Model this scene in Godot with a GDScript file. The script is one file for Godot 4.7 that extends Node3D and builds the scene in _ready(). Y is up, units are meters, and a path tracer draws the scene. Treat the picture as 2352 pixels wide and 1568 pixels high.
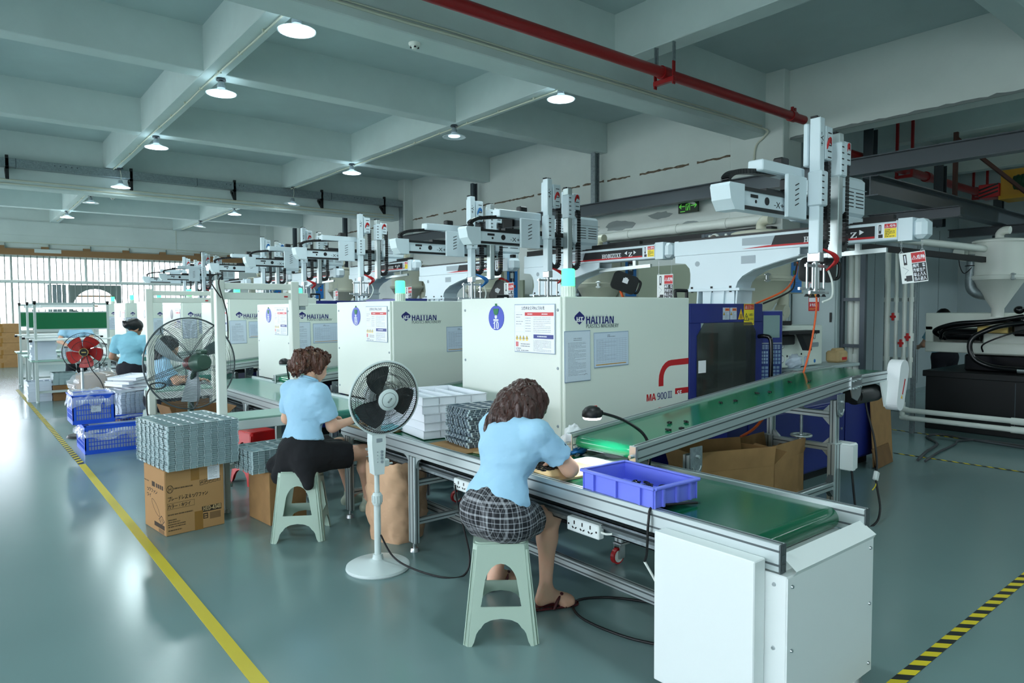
extends Node3D
# An injection-moulding hall: a row of numbered machines with gantry robots, packing belts and workers.

var M := {}
var taken := {}
var rng := RandomNumberGenerator.new()
var ceiling_node: Node3D

# ---------------------------------------------------------------- mesh builder
class B:
	var v := PackedVector3Array()
	var n := PackedVector3Array()
	var u := PackedVector2Array()
	var T := Transform3D()

	func tri(a: Vector3, b: Vector3, c: Vector3, na: Vector3, nb: Vector3, nc: Vector3, ua := Vector2.ZERO, ub := Vector2.ZERO, uc := Vector2.ZERO) -> void:
		var g := (b - a).cross(c - a)
		if g.length_squared() < 1e-16:
			return
		var A := T * a
		var Bq := T * b
		var C := T * c
		var bs := T.basis.orthonormalized()
		if g.dot(na + nb + nc) > 0.0:
			v.append_array([A, C, Bq])
			n.append_array([bs * na, bs * nc, bs * nb])
			u.append_array([ua, uc, ub])
		else:
			v.append_array([A, Bq, C])
			n.append_array([bs * na, bs * nb, bs * nc])
			u.append_array([ua, ub, uc])

	func flat(a: Vector3, b: Vector3, c: Vector3, out: Vector3) -> void:
		var g := (b - a).cross(c - a)
		if g.length_squared() < 1e-16:
			return
		g = g.normalized()
		if g.dot(out) < 0.0:
			g = -g
		tri(a, b, c, g, g, g)

	func quad(a: Vector3, b: Vector3, c: Vector3, d: Vector3, out: Vector3) -> void:
		var g := (c - a).cross(d - b)
		if g.length_squared() < 1e-16:
			return
		g = g.normalized()
		if g.dot(out) < 0.0:
			g = -g
		tri(a, b, c, g, g, g, Vector2(0, 1), Vector2(1, 1), Vector2(1, 0))
		tri(a, c, d, g, g, g, Vector2(0, 1), Vector2(1, 0), Vector2(0, 0))

	# a box from its centre and size, edges chamfered by bev, turned by rot
	func box(c: Vector3, s: Vector3, bev := 0.0, rot := Basis()) -> void:
		var keep := T
		T = T * Transform3D(rot, c)
		var h := s * 0.5
		var e: float = minf(bev, minf(h.x, minf(h.y, h.z)) * 0.9)
		for ax in 3:
			for sg in [-1.0, 1.0]:
				var o := Vector3.ZERO
				o[ax] = sg
				var p := (ax + 1) % 3
				var q := (ax + 2) % 3
				var k := []
				for w in [[-1, -1], [1, -1], [1, 1], [-1, 1]]:
					var r := Vector3.ZERO
					r[ax] = sg * h[ax]
					r[p] = w[0] * (h[p] - e)
					r[q] = w[1] * (h[q] - e)
					k.append(r)
				quad(k[0], k[1], k[2], k[3], o)
		if e > 0.0:
			for ax in 3:
				var p := (ax + 1) % 3
				var q := (ax + 2) % 3
				for s1 in [-1.0, 1.0]:
					for s2 in [-1.0, 1.0]:
						var k := []
						for w in [[-1, 0], [1, 0], [1, 1], [-1, 1]]:
							var r := Vector3.ZERO
							r[ax] = w[0] * (h[ax] - e)
							r[p] = s1 * (h[p] - (e if w[1] == 0 else 0.0))
							r[q] = s2 * (h[q] - (0.0 if w[1] == 0 else e))
							k.append(r)
						var o := Vector3.ZERO
						o[p] = s1
						o[q] = s2
						quad(k[0], k[1], k[2], k[3], o)
			for sx in [-1.0, 1.0]:
				for sy in [-1.0, 1.0]:
					for sz in [-1.0, 1.0]:
						var g := Vector3(sx, sy, sz)
						flat(Vector3(sx * h.x, sy * (h.y - e), sz * (h.z - e)), Vector3(sx * (h.x - e), sy * h.y, sz * (h.z - e)), Vector3(sx * (h.x - e), sy * (h.y - e), sz * h.z), g)
		T = keep

	func span(a: Vector3, b: Vector3, bev := 0.0) -> void:
		box((a + b) * 0.5, (b - a).abs(), bev)

	# a rectangular bar from p to q, w across and h along up
	func bar(p: Vector3, q: Vector3, w: float, h: float, bev := 0.0, up := Vector3.UP) -> void:
		var z := (q - p).normalized()
		if absf(z.dot(up)) > 0.99:
			up = Vector3.RIGHT
		var x := up.cross(z).normalized()
		box((p + q) * 0.5, Vector3(w, h, (q - p).length()), bev, Basis(x, z.cross(x), z))

	func cyl(p: Vector3, q: Vector3, r0: float, r1 := -1.0, seg := 12, caps := true) -> void:
		if r1 < 0.0:
			r1 = r0
		var z := (q - p).normalized()
		var x := z.cross(Vector3.RIGHT if absf(z.x) < 0.8 else Vector3.UP).normalized()
		var y := z.cross(x)
		var slope := (r0 - r1) / maxf((q - p).length(), 1e-6)
		for i in seg:
			var a := TAU * i / seg
			var b := TAU * (i + 1) / seg
			var da := x * cos(a) + y * sin(a)
			var db := x * cos(b) + y * sin(b)
			var na := (da + z * slope).normalized()
			var nb := (db + z * slope).normalized()
			tri(p + da * r0, p + db * r0, q + db * r1, na, nb, nb)
			tri(p + da * r0, q + db * r1, q + da * r1, na, nb, na)
			if caps:
				flat(p, p + da * r0, p + db * r0, -z)
				flat(q, q + da * r1, q + db * r1, z)

	# a round tube along points
	func tube(pts: Array, r: float, seg := 6, closed := false) -> void:
		var m := pts.size()
		var rings := []
		var up := Vector3.UP
		for i in m:
			var d: Vector3
			if closed:
				d = pts[(i + 1) % m] - pts[(i + m - 1) % m]
			else:
				d = pts[mini(i + 1, m - 1)] - pts[maxi(i - 1, 0)]
			d = d.normalized()
			if i == 0:
				up = Vector3.UP if absf(d.y) < 0.9 else Vector3.RIGHT
			var x := up.cross(d).normalized()
			up = d.cross(x).normalized()
			var ring := []
			for k in seg:
				var a := TAU * k / seg
				ring.append(x * cos(a) + up * sin(a))
			rings.append(ring)
		for i in (m if closed else m - 1):
			var j: int = (i + 1) % m
			for k in seg:
				var l: int = (k + 1) % seg
				var a0: Vector3 = rings[i][k]
				var a1: Vector3 = rings[i][l]
				var b0: Vector3 = rings[j][k]
				var b1: Vector3 = rings[j][l]
				tri(pts[i] + a0 * r, pts[i] + a1 * r, pts[j] + b1 * r, a0, a1, b1)
				tri(pts[i] + a0 * r, pts[j] + b1 * r, pts[j] + b0 * r, a0, b1, b0)
		if not closed:
			for e in [0, m - 1]:
				var o: Vector3 = (pts[0] - pts[1]) if e == 0 else (pts[m - 1] - pts[m - 2])
				for k in range(1, seg - 1):
					flat(pts[e] + rings[e][0] * r, pts[e] + rings[e][k] * r, pts[e] + rings[e][k + 1] * r, o)

	# turned about the local y axis: profile of Vector2(radius, height), from below upwards along the outside
	func lathe(prof: Array, seg := 24, arc := TAU) -> void:
		var m := prof.size()
		for i in m - 1:
			var p: Vector2 = prof[i]
			var q: Vector2 = prof[i + 1]
			var t := (q - p).normalized()
			var nn := Vector2(t.y, -t.x)
			var n0 := nn
			var n1 := nn
			if i > 0:
				var tp: Vector2 = (p - prof[i - 1]).normalized()
				if tp.dot(t) > 0.72:
					n0 = (nn + Vector2(tp.y, -tp.x)).normalized()
			if i < m - 2:
				var tn: Vector2 = (prof[i + 2] - q).normalized()
				if tn.dot(t) > 0.72:
					n1 = (nn + Vector2(tn.y, -tn.x)).normalized()
			for k in seg:
				var a := arc * k / seg
				var b := arc * (k + 1) / seg
				var ca := Vector3(cos(a), 0, sin(a))
				var cb := Vector3(cos(b), 0, sin(b))
				var y := Vector3.UP
				var na0 := ca * n0.x + y * n0.y
				var nb0 := cb * n0.x + y * n0.y
				var na1 := ca * n1.x + y * n1.y
				var nb1 := cb * n1.x + y * n1.y
				tri(ca * p.x + y * p.y, cb * p.x + y * p.y, cb * q.x + y * q.y, na0, nb0, nb1)
				tri(ca * p.x + y * p.y, cb * q.x + y * q.y, ca * q.x + y * q.y, na0, nb1, na1)

	# a flat outline in local x-y, given thickness d along z (from z0 to z0 + d)
	func prism(poly: PackedVector2Array, z0: float, d: float) -> void:
		var ids := Geometry2D.triangulate_polygon(poly)
		for i in range(0, ids.size(), 3):
			var a := poly[ids[i]]
			var b := poly[ids[i + 1]]
			var c := poly[ids[i + 2]]
			flat(Vector3(a.x, a.y, z0 + d), Vector3(b.x, b.y, z0 + d), Vector3(c.x, c.y, z0 + d), Vector3.BACK)
			flat(Vector3(a.x, a.y, z0), Vector3(b.x, b.y, z0), Vector3(c.x, c.y, z0), Vector3.FORWARD)
		var cw := Geometry2D.is_polygon_clockwise(poly)
		for i in poly.size():
			var a := poly[i]
			var b := poly[(i + 1) % poly.size()]
			var t := b - a
			var o := Vector3(t.y, -t.x, 0) * (-1.0 if cw else 1.0)
			quad(Vector3(a.x, a.y, z0), Vector3(b.x, b.y, z0), Vector3(b.x, b.y, z0 + d), Vector3(a.x, a.y, z0 + d), o)

	# a smooth sheet from rows of points; side tells which way is out
	func sheet(rows: Array, flip := false, close_u := false) -> void:
		var h := rows.size()
		var w: int = rows[0].size()
		var nn := []
		for i in h:
			var r := []
			for j in w:
				var j1: int = (j + 1) % w if close_u else mini(j + 1, w - 1)
				var j0: int = (j + w - 1) % w if close_u else maxi(j - 1, 0)
				var du: Vector3 = rows[i][j1] - rows[i][j0]
				var dv: Vector3 = rows[mini(i + 1, h - 1)][j] - rows[maxi(i - 1, 0)][j]
				var g := du.cross(dv).normalized()
				r.append(-g if flip else g)
			nn.append(r)
		for i in h - 1:
			for j in (w if close_u else w - 1):
				var k: int = (j + 1) % w
				var ua := Vector2(float(j) / (w - 1), float(i) / (h - 1))
				var ub := Vector2(float(j + 1) / (w - 1), float(i) / (h - 1))
				var uc := Vector2(float(j + 1) / (w - 1), float(i + 1) / (h - 1))
				var ud := Vector2(float(j) / (w - 1), float(i + 1) / (h - 1))
				tri(rows[i][j], rows[i][k], rows[i + 1][k], nn[i][j], nn[i][k], nn[i + 1][k], ua, ub, uc)
				tri(rows[i][j], rows[i + 1][k], rows[i + 1][j], nn[i][j], nn[i + 1][k], nn[i + 1][j], ua, uc, ud)

	# ball stretched to radii r
	func ball(c: Vector3, r: Vector3, seg := 12, lats := 8) -> void:
		var rows := []
		for i in lats + 1:
			var t := PI * i / lats
			var row := []
			for k in seg:
				var a := TAU * k / seg
				row.append(Vector3(cos(a) * sin(t), cos(t), sin(a) * sin(t)))
			rows.append(row)
		for i in lats:
			for k in seg:
				var l: int = (k + 1) % seg
				var q := [rows[i][k], rows[i][l], rows[i + 1][l], rows[i + 1][k]]
				var p := []
				var nn := []
				for w in q:
					p.append(c + w * r)
					nn.append((w / r).normalized())
				tri(p[0], p[1], p[2], nn[0], nn[1], nn[2])
				tri(p[0], p[2], p[3], nn[0], nn[2], nn[3])

	func add(o: B, x: Transform3D) -> void:
		var keep := T
		T = T * x
		for i in range(0, o.v.size(), 3):
			tri(o.v[i], o.v[i + 1], o.v[i + 2], o.n[i], o.n[i + 1], o.n[i + 2], o.u[i], o.u[i + 1], o.u[i + 2])
		T = keep

	func mesh() -> ArrayMesh:
		var a := []
		a.resize(Mesh.ARRAY_MAX)
		a[Mesh.ARRAY_VERTEX] = v
		a[Mesh.ARRAY_NORMAL] = n
		a[Mesh.ARRAY_TEX_UV] = u
		var m := ArrayMesh.new()
		m.add_surface_from_arrays(Mesh.PRIMITIVE_TRIANGLES, a)
		return m

# ---------------------------------------------------------------- objects
func numbered(called: String) -> String:
	var k: int = taken.get(called, 0)
	taken[called] = k + 1
	return called if k == 0 else "%s_%03d" % [called, k]

func part(called: String, b: B, m: Material, parent: Node3D, label := "") -> MeshInstance3D:
	var o := MeshInstance3D.new()
	o.name = called
	o.mesh = b.mesh()
	o.material_override = m
	o.cast_shadow = GeometryInstance3D.SHADOW_CASTING_SETTING_ON
	parent.add_child(o, true)
	if label:
		o.set_meta("label", label)
	return o

func tag(o: Node3D, label: String, category: String, group := "") -> Node3D:
	o.set_meta("label", label)
	o.set_meta("category", category)
	if group:
		o.set_meta("group", group)
	return o

func thing(called: String, label: String, category: String, at := Vector3.ZERO, turn := 0.0, group := "") -> Node3D:
	var o := Node3D.new()
	o.name = numbered(called)
	add_child(o)
	o.position = at
	o.rotation.y = turn
	tag(o, label, category, group)
	return o

func single(called: String, b: B, m: Material, label: String, category: String, group := "") -> MeshInstance3D:
	var o := part(numbered(called), b, m, self)
	tag(o, label, category, group)
	return o

func struct(called: String, b: B, m: Material, parent: Node3D = self) -> MeshInstance3D:
	var o := part(called, b, m, parent)
	if parent == self:
		o.set_meta("kind", "structure")
	return o

func dup(root: Node3D, at: Vector3, turn: float, label: String, group := "") -> Node3D:
	var r: Node3D = root.duplicate()
	r.name = numbered(String(root.name).rstrip("0123456789").rstrip("_"))
	add_child(r)
	r.position = at
	r.rotation.y = turn
	r.set_meta("label", label)
	if group:
		r.set_meta("group", group)
	return r

# ---------------------------------------------------------------- materials
func mat(key: String, c: Color, rough := 0.6, metal := 0.0) -> StandardMaterial3D:
	if M.has(key):
		return M[key]
	var m := StandardMaterial3D.new()
	m.resource_name = key
	m.albedo_color = c
	m.roughness = rough
	m.metallic = metal
	M[key] = m
	return m

func c8(r: int, g: int, b: int, a := 255) -> Color:
	return Color8(r, g, b, a)

func glow(key: String, c: Color, e: float) -> StandardMaterial3D:
	var m := mat(key, c, 0.5)
	m.emission_enabled = true
	m.emission = c
	m.emission_energy_multiplier = e
	return m

func clear_mat(key: String, c: Color, rough := 0.1) -> StandardMaterial3D:
	var m := mat(key, c, rough)
	m.transparency = BaseMaterial3D.TRANSPARENCY_ALPHA
	return m

# seamless value noise: cells that repeat over the picture, octaves added
func noise_tex(freq: float, octs: int, lo: Color, hi: Color, size := 256, as_normal := false, strength := 4.0, sd := 1) -> Texture2D:
	var r := RandomNumberGenerator.new()
	r.seed = sd
	var acc := PackedFloat32Array()
	acc.resize(size * size)
	var amp := 1.0
	var total := 0.0
	var cells := maxi(2, int(round(freq * size)))
	for o in octs:
		var grid := PackedFloat32Array()
		grid.resize(cells * cells)
		for i in cells * cells:
			grid[i] = r.randf()
		for y in size:
			var fy := float(y) / size * cells
			var y0 := int(fy)
			var ty := fy - y0
			ty = ty * ty * (3.0 - 2.0 * ty)
			var r0 := (y0 % cells) * cells
			var r1 := ((y0 + 1) % cells) * cells
			for x in size:
				var fx := float(x) / size * cells
				var x0 := int(fx)
				var tx := fx - x0
				tx = tx * tx * (3.0 - 2.0 * tx)
				var xa := x0 % cells
				var xb := (x0 + 1) % cells
				acc[y * size + x] += amp * lerpf(lerpf(grid[r0 + xa], grid[r0 + xb], tx), lerpf(grid[r1 + xa], grid[r1 + xb], tx), ty)
		total += amp
		amp *= 0.55
		cells *= 2
		if cells > size:
			break
	var im := Image.create_empty(size, size, false, Image.FORMAT_RGB8)
	for y in size:
		for x in size:
			im.set_pixel(x, y, lo.lerp(hi, acc[y * size + x] / total))
	if as_normal:
		im.bump_map_to_normal_map(strength)
	return ImageTexture.create_from_image(im)

func world_tri(m: StandardMaterial3D, t: Texture2D, scale: float, in_world := true) -> StandardMaterial3D:
	m.albedo_texture = t
	m.uv1_triplanar = true
	m.uv1_world_triplanar = in_world
	m.uv1_scale = Vector3.ONE * scale
	return m

func rough_tri(m: StandardMaterial3D, t: Texture2D) -> StandardMaterial3D:
	m.roughness_texture = t
	m.roughness_texture_channel = BaseMaterial3D.TEXTURE_CHANNEL_RED
	return m

func bump_tri(m: StandardMaterial3D, t: Texture2D, amount := 1.0) -> StandardMaterial3D:
	m.normal_enabled = true
	m.normal_texture = t
	m.normal_scale = amount
	return m

func tex_mat(key: String, im: Image, rough := 0.6) -> StandardMaterial3D:
	var m := mat(key, Color.WHITE, rough)
	m.albedo_texture = ImageTexture.create_from_image(im)
	return m

# ---------------------------------------------------------------- drawing print on textures
func page(w: int, h: int, c: Color) -> Image:
	var im := Image.create_empty(w, h, false, Image.FORMAT_RGB8)
	im.fill(c)
	return im

func line(im: Image, a: Vector2, b: Vector2, th: float, c: Color) -> void:
	var k := int(ceil((b - a).length() * 1.4)) + 1
	var t := maxi(1, int(round(th)))
	for i in k + 1:
		var p := a.lerp(b, float(i) / k) - Vector2.ONE * (t - 1) * 0.5
		im.fill_rect(Rect2i(int(round(p.x)), int(round(p.y)), t, t), c)

# written signs as pen strokes on a 10 x 10 grid: each group of digit pairs is one stroke
const STROKES := {
	"危": "4113 417153 1494 2409 367678 464989 8987", "险": "0109 01212313 132516 6144 6196 5474 4547 6557 8577 4999", "注": "1122 0314 0917 5061 3393 3696 3999 6369",
	"塑": "1122 3122 0242 1424 14144454 2209 6007 606080 8089 6373 6676 2989 5749", "机": "0333 2009 2307 2335 5057 5089 8089 5049 8999", "安": "4051 1213 129293 4329 4389 1595 2799",
	"全": "5013 5093 2474 2676 1999 5459", "风": "2019 2080 808999 3357 7337", "点": "5053 5282 2464 244767 2769 0908 3938 6968 9998", "告": "3012 2282 5055 1595 3739 3777 7779 3979",
	"知": "2013 1242 0545 2209 2549 5282 5258 8288 5888", "牌": "1016 1343 1646 1609 4046 5080 5156 5186 8186 5383 5686 6866 6999 4898", "有": "1292 4119 3438 3474 7479 3656 3757", "电": "2226 2282 8286 2686 2484 505989 8986",
	"当": "5053 2132 8172 1484 8489 1989 2686", "心": "1419 3343 434777 4050 7587 6162", "械": "0333 2009 2307 4292 6088 7051 5458 4555 8899 8071", "伤": "2009 1115 4113 4292 4439 4474 7479 6469", "人": "5019 5099",
	"禁": "2024 0242 2206 7074 5292 7256 1585 0797 5759 3749 6779", "止": "5059 2429 5484 0999", "进": "1021 0424 2428 0999 4444 3293 3696 5039 7079", "入": "3143 5019 4399", "部": "2021 0343 1226 4236 0545 1719 1747 4749 6069 606080 8064 6486 8668",
	"ブ": "1171 717739 8082 9092", "レ": "2028 2885", "ー": "1585", "ド": "3139 3466 6162 7172", "ス": "1171 711948 5689", "ネ": "5051 1373 733747 1818 5459 5787", "ッ": "2335 4354 838749", "ク": "3115 318183 8349",
	"フ": "1282 825839", "ァ": "2484 845566 5549", "ン": "1223 1985 8583", "カ": "1383 838969 4119", "ラ": "2171 1484 845839", "ホ": "1383 505959 3517 6587", "ワ": "1215 1282 828539", "イ": "8135 5459", ":": "5354 5657", "者": "1282 5054 0595 9129 3639 3676 7679 3878",
	"保": "2009 1115 4141 4181 8184 4484 5459 3696 5639 5699", "养": "3041 7061 1282 1494 0696 5019 5288 4649 6669", "作": "2009 1115 5035 4292 6269 6484 6787", "业": "3039 6069 1326 8376 0999", "生": "2113 1282 1585 0999 5059", "产": "5051 1282 2142 6252 1484 1419",
	"话": "1122 0424 2428 2837 8041 4292 6155 5585 8589 5589 5989", "操": "0232 2039 0646 5070 5052 7072 5272 4262 6282 4262 4696 6359 6639 6699", "火": "5019 5099 2233 8272", "警": "0222 3232 5090 1434 5494 2676 2878 3999"}

func kanji(im: Image, s: String, at: Vector2, w: float, h: float, c: Color, th: float, gap := 1.12) -> void:
	var p := at
	for ch in s:
		if STROKES.has(ch):
			for grp in String(STROKES[ch]).split(" "):
				for i in range(0, grp.length() - 3, 2):
					var a := Vector2(int(grp[i]), int(grp[i + 1])) / 9.5 * Vector2(w, h) + p
					var b := Vector2(int(grp[i + 2]), int(grp[i + 3])) / 9.5 * Vector2(w, h) + p
					line(im, a, b, th, c)
		p.x += w * gap

# rows of small grey print
func print_rows(im: Image, r: Rect2, rows: int, c: Color, th := 1.0, fill := 0.9) -> void:
	for i in rows:
		var y := r.position.y + r.size.y * (i + 0.5) / rows
		var x := r.position.x
		var stop := r.position.x + r.size.x * (fill if rng.randf() < 0.7 else fill * rng.randf_range(0.35, 0.8))
		while x < stop:
			var w := rng.randf_range(2.0, 9.0)
			im.fill_rect(Rect2i(int(x), int(y - th * 0.5), int(minf(w, stop - x)), int(maxf(1, th))), c)
			x += w + rng.randf_range(1.0, 3.0)

func warn_triangle(im: Image, at: Vector2, s: float, fillc: Color, edge: Color) -> void:
	for i in int(s):
		var half := s * 0.58 * i / s
		im.fill_rect(Rect2i(int(at.x - half), int(at.y + i), int(half * 2) + 1, 1), edge)
	var q := s * 0.74
	for i in int(q):
		var half := q * 0.56 * i / q
		im.fill_rect(Rect2i(int(at.x - half), int(at.y + s * 0.18 + i), int(half * 2) + 1, 1), fillc)
	line(im, at + Vector2(0, s * 0.42), at + Vector2(0, s * 0.7), s * 0.09, edge)
	line(im, at + Vector2(0, s * 0.79), at + Vector2(0, s * 0.82), s * 0.09, edge)

# raised or printed lettering as real letter shapes, facing local +z of xf
func letters(called: String, s: String, height: float, m: Material, parent: Node3D, xf: Transform3D, width := 0.0, font := "Droid Sans", bold := false, depth := 0.0015, label := "") -> MeshInstance3D:
	var t := TextMesh.new()
	var f := SystemFont.new()
	f.font_names = PackedStringArray([font])
	f.font_weight = 700 if bold else 400
	t.font = f
	t.text = s
	t.font_size = 64
	t.pixel_size = height / 46.0
	t.depth = depth
	t.curve_step = 2.0
	var o := MeshInstance3D.new()
	o.name = called
	o.mesh = t
	o.material_override = m
	var sx := 1.0
	if width > 0.0:
		var bb := t.get_aabb()
		if bb.size.x > 0.0:
			sx = width / bb.size.x
	o.transform = Transform3D(xf.basis * Basis.from_scale(Vector3(sx, 1, 1)), xf.origin)
	parent.add_child(o, true)
	if label:
		o.set_meta("label", label)
	return o

# a thin printed plate: local x right, y up, facing +z; the print on the front face, plain behind
func plate(called: String, w: float, h: float, m: Material, parent: Node3D, xf: Transform3D, th := 0.002, label := "") -> MeshInstance3D:
	var b := B.new()
	b.T = xf
	b.box(Vector3.ZERO, Vector3(w, h, th))
	for i in b.v.size():
		var l := xf.affine_inverse() * b.v[i]
		b.u[i] = Vector2(l.x / w + 0.5, 0.5 - l.y / h)
	return part(called, b, m, parent, label)

# a turn whose local x, y, z are the given axes: plates facing -x (towards the aisle) and +z (towards the eye)
func face_left(at: Vector3) -> Transform3D:
	return Transform3D(Basis(Vector3(0, 0, 1), Vector3(0, 1, 0), Vector3(-1, 0, 0)), at)

func face_front(at: Vector3) -> Transform3D:
	return Transform3D(Basis(), at)

func arc_pts(c: Vector3, x: Vector3, y: Vector3, a0: float, a1: float, k: int) -> Array:
	var r := []
	for i in k + 1:
		var a := lerpf(a0, a1, float(i) / k)
		r.append(c + x * cos(a) + y * sin(a))
	return r

func curve(pts: Array, k := 8) -> Array:
	var r := []
	for i in pts.size() - 1:
		var p0: Vector3 = pts[maxi(i - 1, 0)]
		var p1: Vector3 = pts[i]
		var p2: Vector3 = pts[i + 1]
		var p3: Vector3 = pts[mini(i + 2, pts.size() - 1)]
		for j in k:
			r.append(p1.cubic_interpolate(p2, p0, p3, float(j) / k))
	r.append(pts[-1])
	return r

func rounded(w: float, h: float, r: float, k := 4) -> PackedVector2Array:
	var p := PackedVector2Array()
	for q in 4:
		var c := Vector2((w * 0.5 - r) * (1 if q in [0, 3] else -1), (h * 0.5 - r) * (1 if q < 2 else -1))
		for i in k + 1:
			var a := PI * 0.5 * (q + float(i) / k)
			p.append(c + Vector2(cos(a), sin(a)) * r)
	return p

# ================================================================ the scene
func _ready() -> void:
	rng.seed = 7
	# camera
	var cam := Camera3D.new()
	cam.name = "camera"
	cam.fov = rad_to_deg(2.0 * atan(784.0 / 1568.57578))
	cam.near = 0.05
	cam.far = 200.0
	cam.transform = Transform3D(Basis(Vector3.UP, -0.680715623) * Basis(Vector3.RIGHT, -0.0470986026) * Basis(Vector3.BACK, -0.00496278493), Vector3(0, 1.62, 0))
	add_child(cam)
	cam.current = true
	# sky and exposure
	var env := Environment.new()
	var sky := Sky.new()
	var sm := ProceduralSkyMaterial.new()
	sm.sky_top_color = c8(225, 238, 255)
	sm.sky_horizon_color = c8(245, 250, 255)
	sm.ground_horizon_color = c8(225, 232, 230)
	sm.ground_bottom_color = c8(190, 200, 200)
	sm.sky_energy_multiplier = SKY_E
	sm.ground_energy_multiplier = SKY_E * 0.8
	sky.sky_material = sm
	env.background_mode = Environment.BG_SKY
	env.sky = sky
	env.tonemap_mode = Environment.TONE_MAPPER_LINEAR
	env.tonemap_exposure = EXPOSURE
	env.sdfgi_enabled = true
	env.ssao_enabled = true
	env.ssil_enabled = true
	var we := WorldEnvironment.new()
	we.name = "world"
	we.environment = env
	add_child(we)
	materials()
	make_prints()
	build_shell()
	build_ceiling_things()
	build_lamps()
	build_all()

const SKY_E := 3.0
const EXPOSURE := 0.8
const LAMP_E := 3.8
const GOOSE_E := 0.45

func materials() -> void:
	var grime := noise_tex(0.012, 5, Color(0.9, 0.9, 0.9), Color(1, 1, 1), 256, false, 1.0, 3)
	var patch := noise_tex(0.006, 4, Color(0.90, 0.92, 0.92), Color(1, 1, 1), 256, false, 1.0, 5)
	var fine := noise_tex(0.2, 3, Color(0.35, 0.35, 0.35), Color(0.65, 0.65, 0.65), 256, true, 2.0, 9)
	var rgh := noise_tex(0.01, 4, Color(0.22, 0.22, 0.22), Color(0.36, 0.36, 0.36), 256, false, 1.0, 11)
	world_tri(mat("floor_epoxy", c8(124, 150, 149), 0.75), patch, 0.12)
	rough_tri(M.floor_epoxy, rgh)
	world_tri(mat("wall_paint", c8(226, 234, 230), 0.75), grime, 0.3)
	bump_tri(M.wall_paint, fine, 0.15)
	world_tri(mat("ceiling_paint", c8(196, 213, 213), 0.85), grime, 0.35)
	world_tri(mat("beam_paint", c8(214, 228, 226), 0.8), grime, 0.5)
	world_tri(mat("panel_wall", c8(186, 198, 202), 0.55), patch, 0.5)
	world_tri(mat("chipped", c8(150, 132, 112), 0.9), noise_tex(0.05, 4, Color(0.5, 0.5, 0.5), Color(1, 1, 1), 256, false, 1.0, 6), 3.0)
	mat("brown_board", c8(150, 112, 74), 0.7)
	mat("window_steel", c8(120, 132, 128), 0.5, 0.3)
	mat("window_white", c8(205, 214, 210), 0.5)
	mat("dark_steel", c8(74, 84, 92), 0.38, 0.2)
	mat("beam_steel", c8(70, 78, 84), 0.35, 0.3)
	mat("black_steel", c8(22, 24, 26), 0.5, 0.2)
	mat("galv", c8(160, 172, 176), 0.42, 0.65)
	world_tri(M.galv, noise_tex(0.05, 3, Color(0.78, 0.78, 0.78), Color(1, 1, 1), 256, false, 1.0, 17), 4.0, false)
	mat("pipe_red", c8(150, 22, 24), 0.32)
	mat("white_pvc", c8(228, 233, 226), 0.35)
	mat("cream_conduit", c8(212, 214, 196), 0.5)
	mat("red", c8(190, 26, 30), 0.4)
	mat("crane_yellow", c8(205, 150, 24), 0.45)
	mat("motor_green", c8(24, 70, 44), 0.5)
	mat("cream", c8(228, 236, 226), 0.4)
	M.cream.clearcoat_enabled = true
	M.cream.clearcoat = 0.25
	M.cream.clearcoat_roughness = 0.3
	mat("white_panel", c8(232, 238, 236), 0.45)
	mat("blue_body", c8(34, 46, 124), 0.4)
	mat("alu", c8(196, 206, 206), 0.36, 0.72)
	mat("alu_dark", c8(92, 100, 102), 0.5, 0.6)
	mat("steel", c8(190, 196, 198), 0.28, 0.9)
	mat("belt_green", c8(10, 92, 62), 0.16)
	mat("belt_teal", c8(60, 132, 116), 0.2)
	mat("robot_white", c8(214, 228, 234), 0.35)
	mat("robot_grey", c8(150, 162, 168), 0.45, 0.2)
	mat("black", c8(16, 17, 19), 0.45)
	mat("black_gloss", c8(10, 11, 14), 0.22)
	mat("rubber", c8(24, 25, 27), 0.7)
	mat("cable", c8(18, 18, 20), 0.5)
	mat("orange_cable", c8(232, 96, 38), 0.5)
	mat("navy", c8(30, 34, 110), 0.5)
	mat("grey_text", c8(84, 96, 100), 0.6)
	mat("black_text", c8(20, 22, 26), 0.6)
	mat("white_text", c8(240, 242, 244), 0.6)
	mat("red_text", c8(190, 20, 28), 0.5)
	mat("grey_cabinet", c8(176, 192, 192), 0.5)
	mat("dryer_cream", c8(196, 196, 178), 0.4)
	mat("dryer_white", c8(226, 230, 222), 0.35)
	mat("ctrl_blue", c8(38, 120, 190), 0.5)
	var card := noise_tex(0.03, 4, Color(0.86, 0.86, 0.86), Color(1, 1, 1), 256, false, 1.0, 21)
	world_tri(mat("cardboard", c8(176, 134, 86), 0.85), card, 1.3, false)
	world_tri(mat("cardboard_dark", c8(132, 96, 58), 0.85), card, 1.3, false)
	world_tri(mat("cardboard_light", c8(206, 176, 128), 0.85), card, 1.3, false)
	mat("packing_tape", c8(150, 108, 50), 0.25)
	mat("paper", c8(236, 238, 240), 0.8)
	mat("brown_paper", c8(206, 166, 132), 0.85)
	bump_tri(M.brown_paper, noise_tex(0.03, 3, Color(0, 0, 0), Color(1, 1, 1), 256, true, 6.0, 23), 1.0)
	M.brown_paper.uv1_triplanar = true
	M.brown_paper.uv1_scale = Vector3.ONE * 2.5
	mat("stool_green", c8(178, 198, 182), 0.35)
	mat("stool_red", c8(190, 20, 22), 0.3)
	mat("tray_violet", c8(118, 130, 238), 0.4)
	mat("crate_blue", c8(28, 86, 214), 0.4)
	clear_mat("film", c8(225, 235, 245, 70), 0.15)
	clear_mat("window_pane", c8(255, 255, 255, 14), 0.03)
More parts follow.
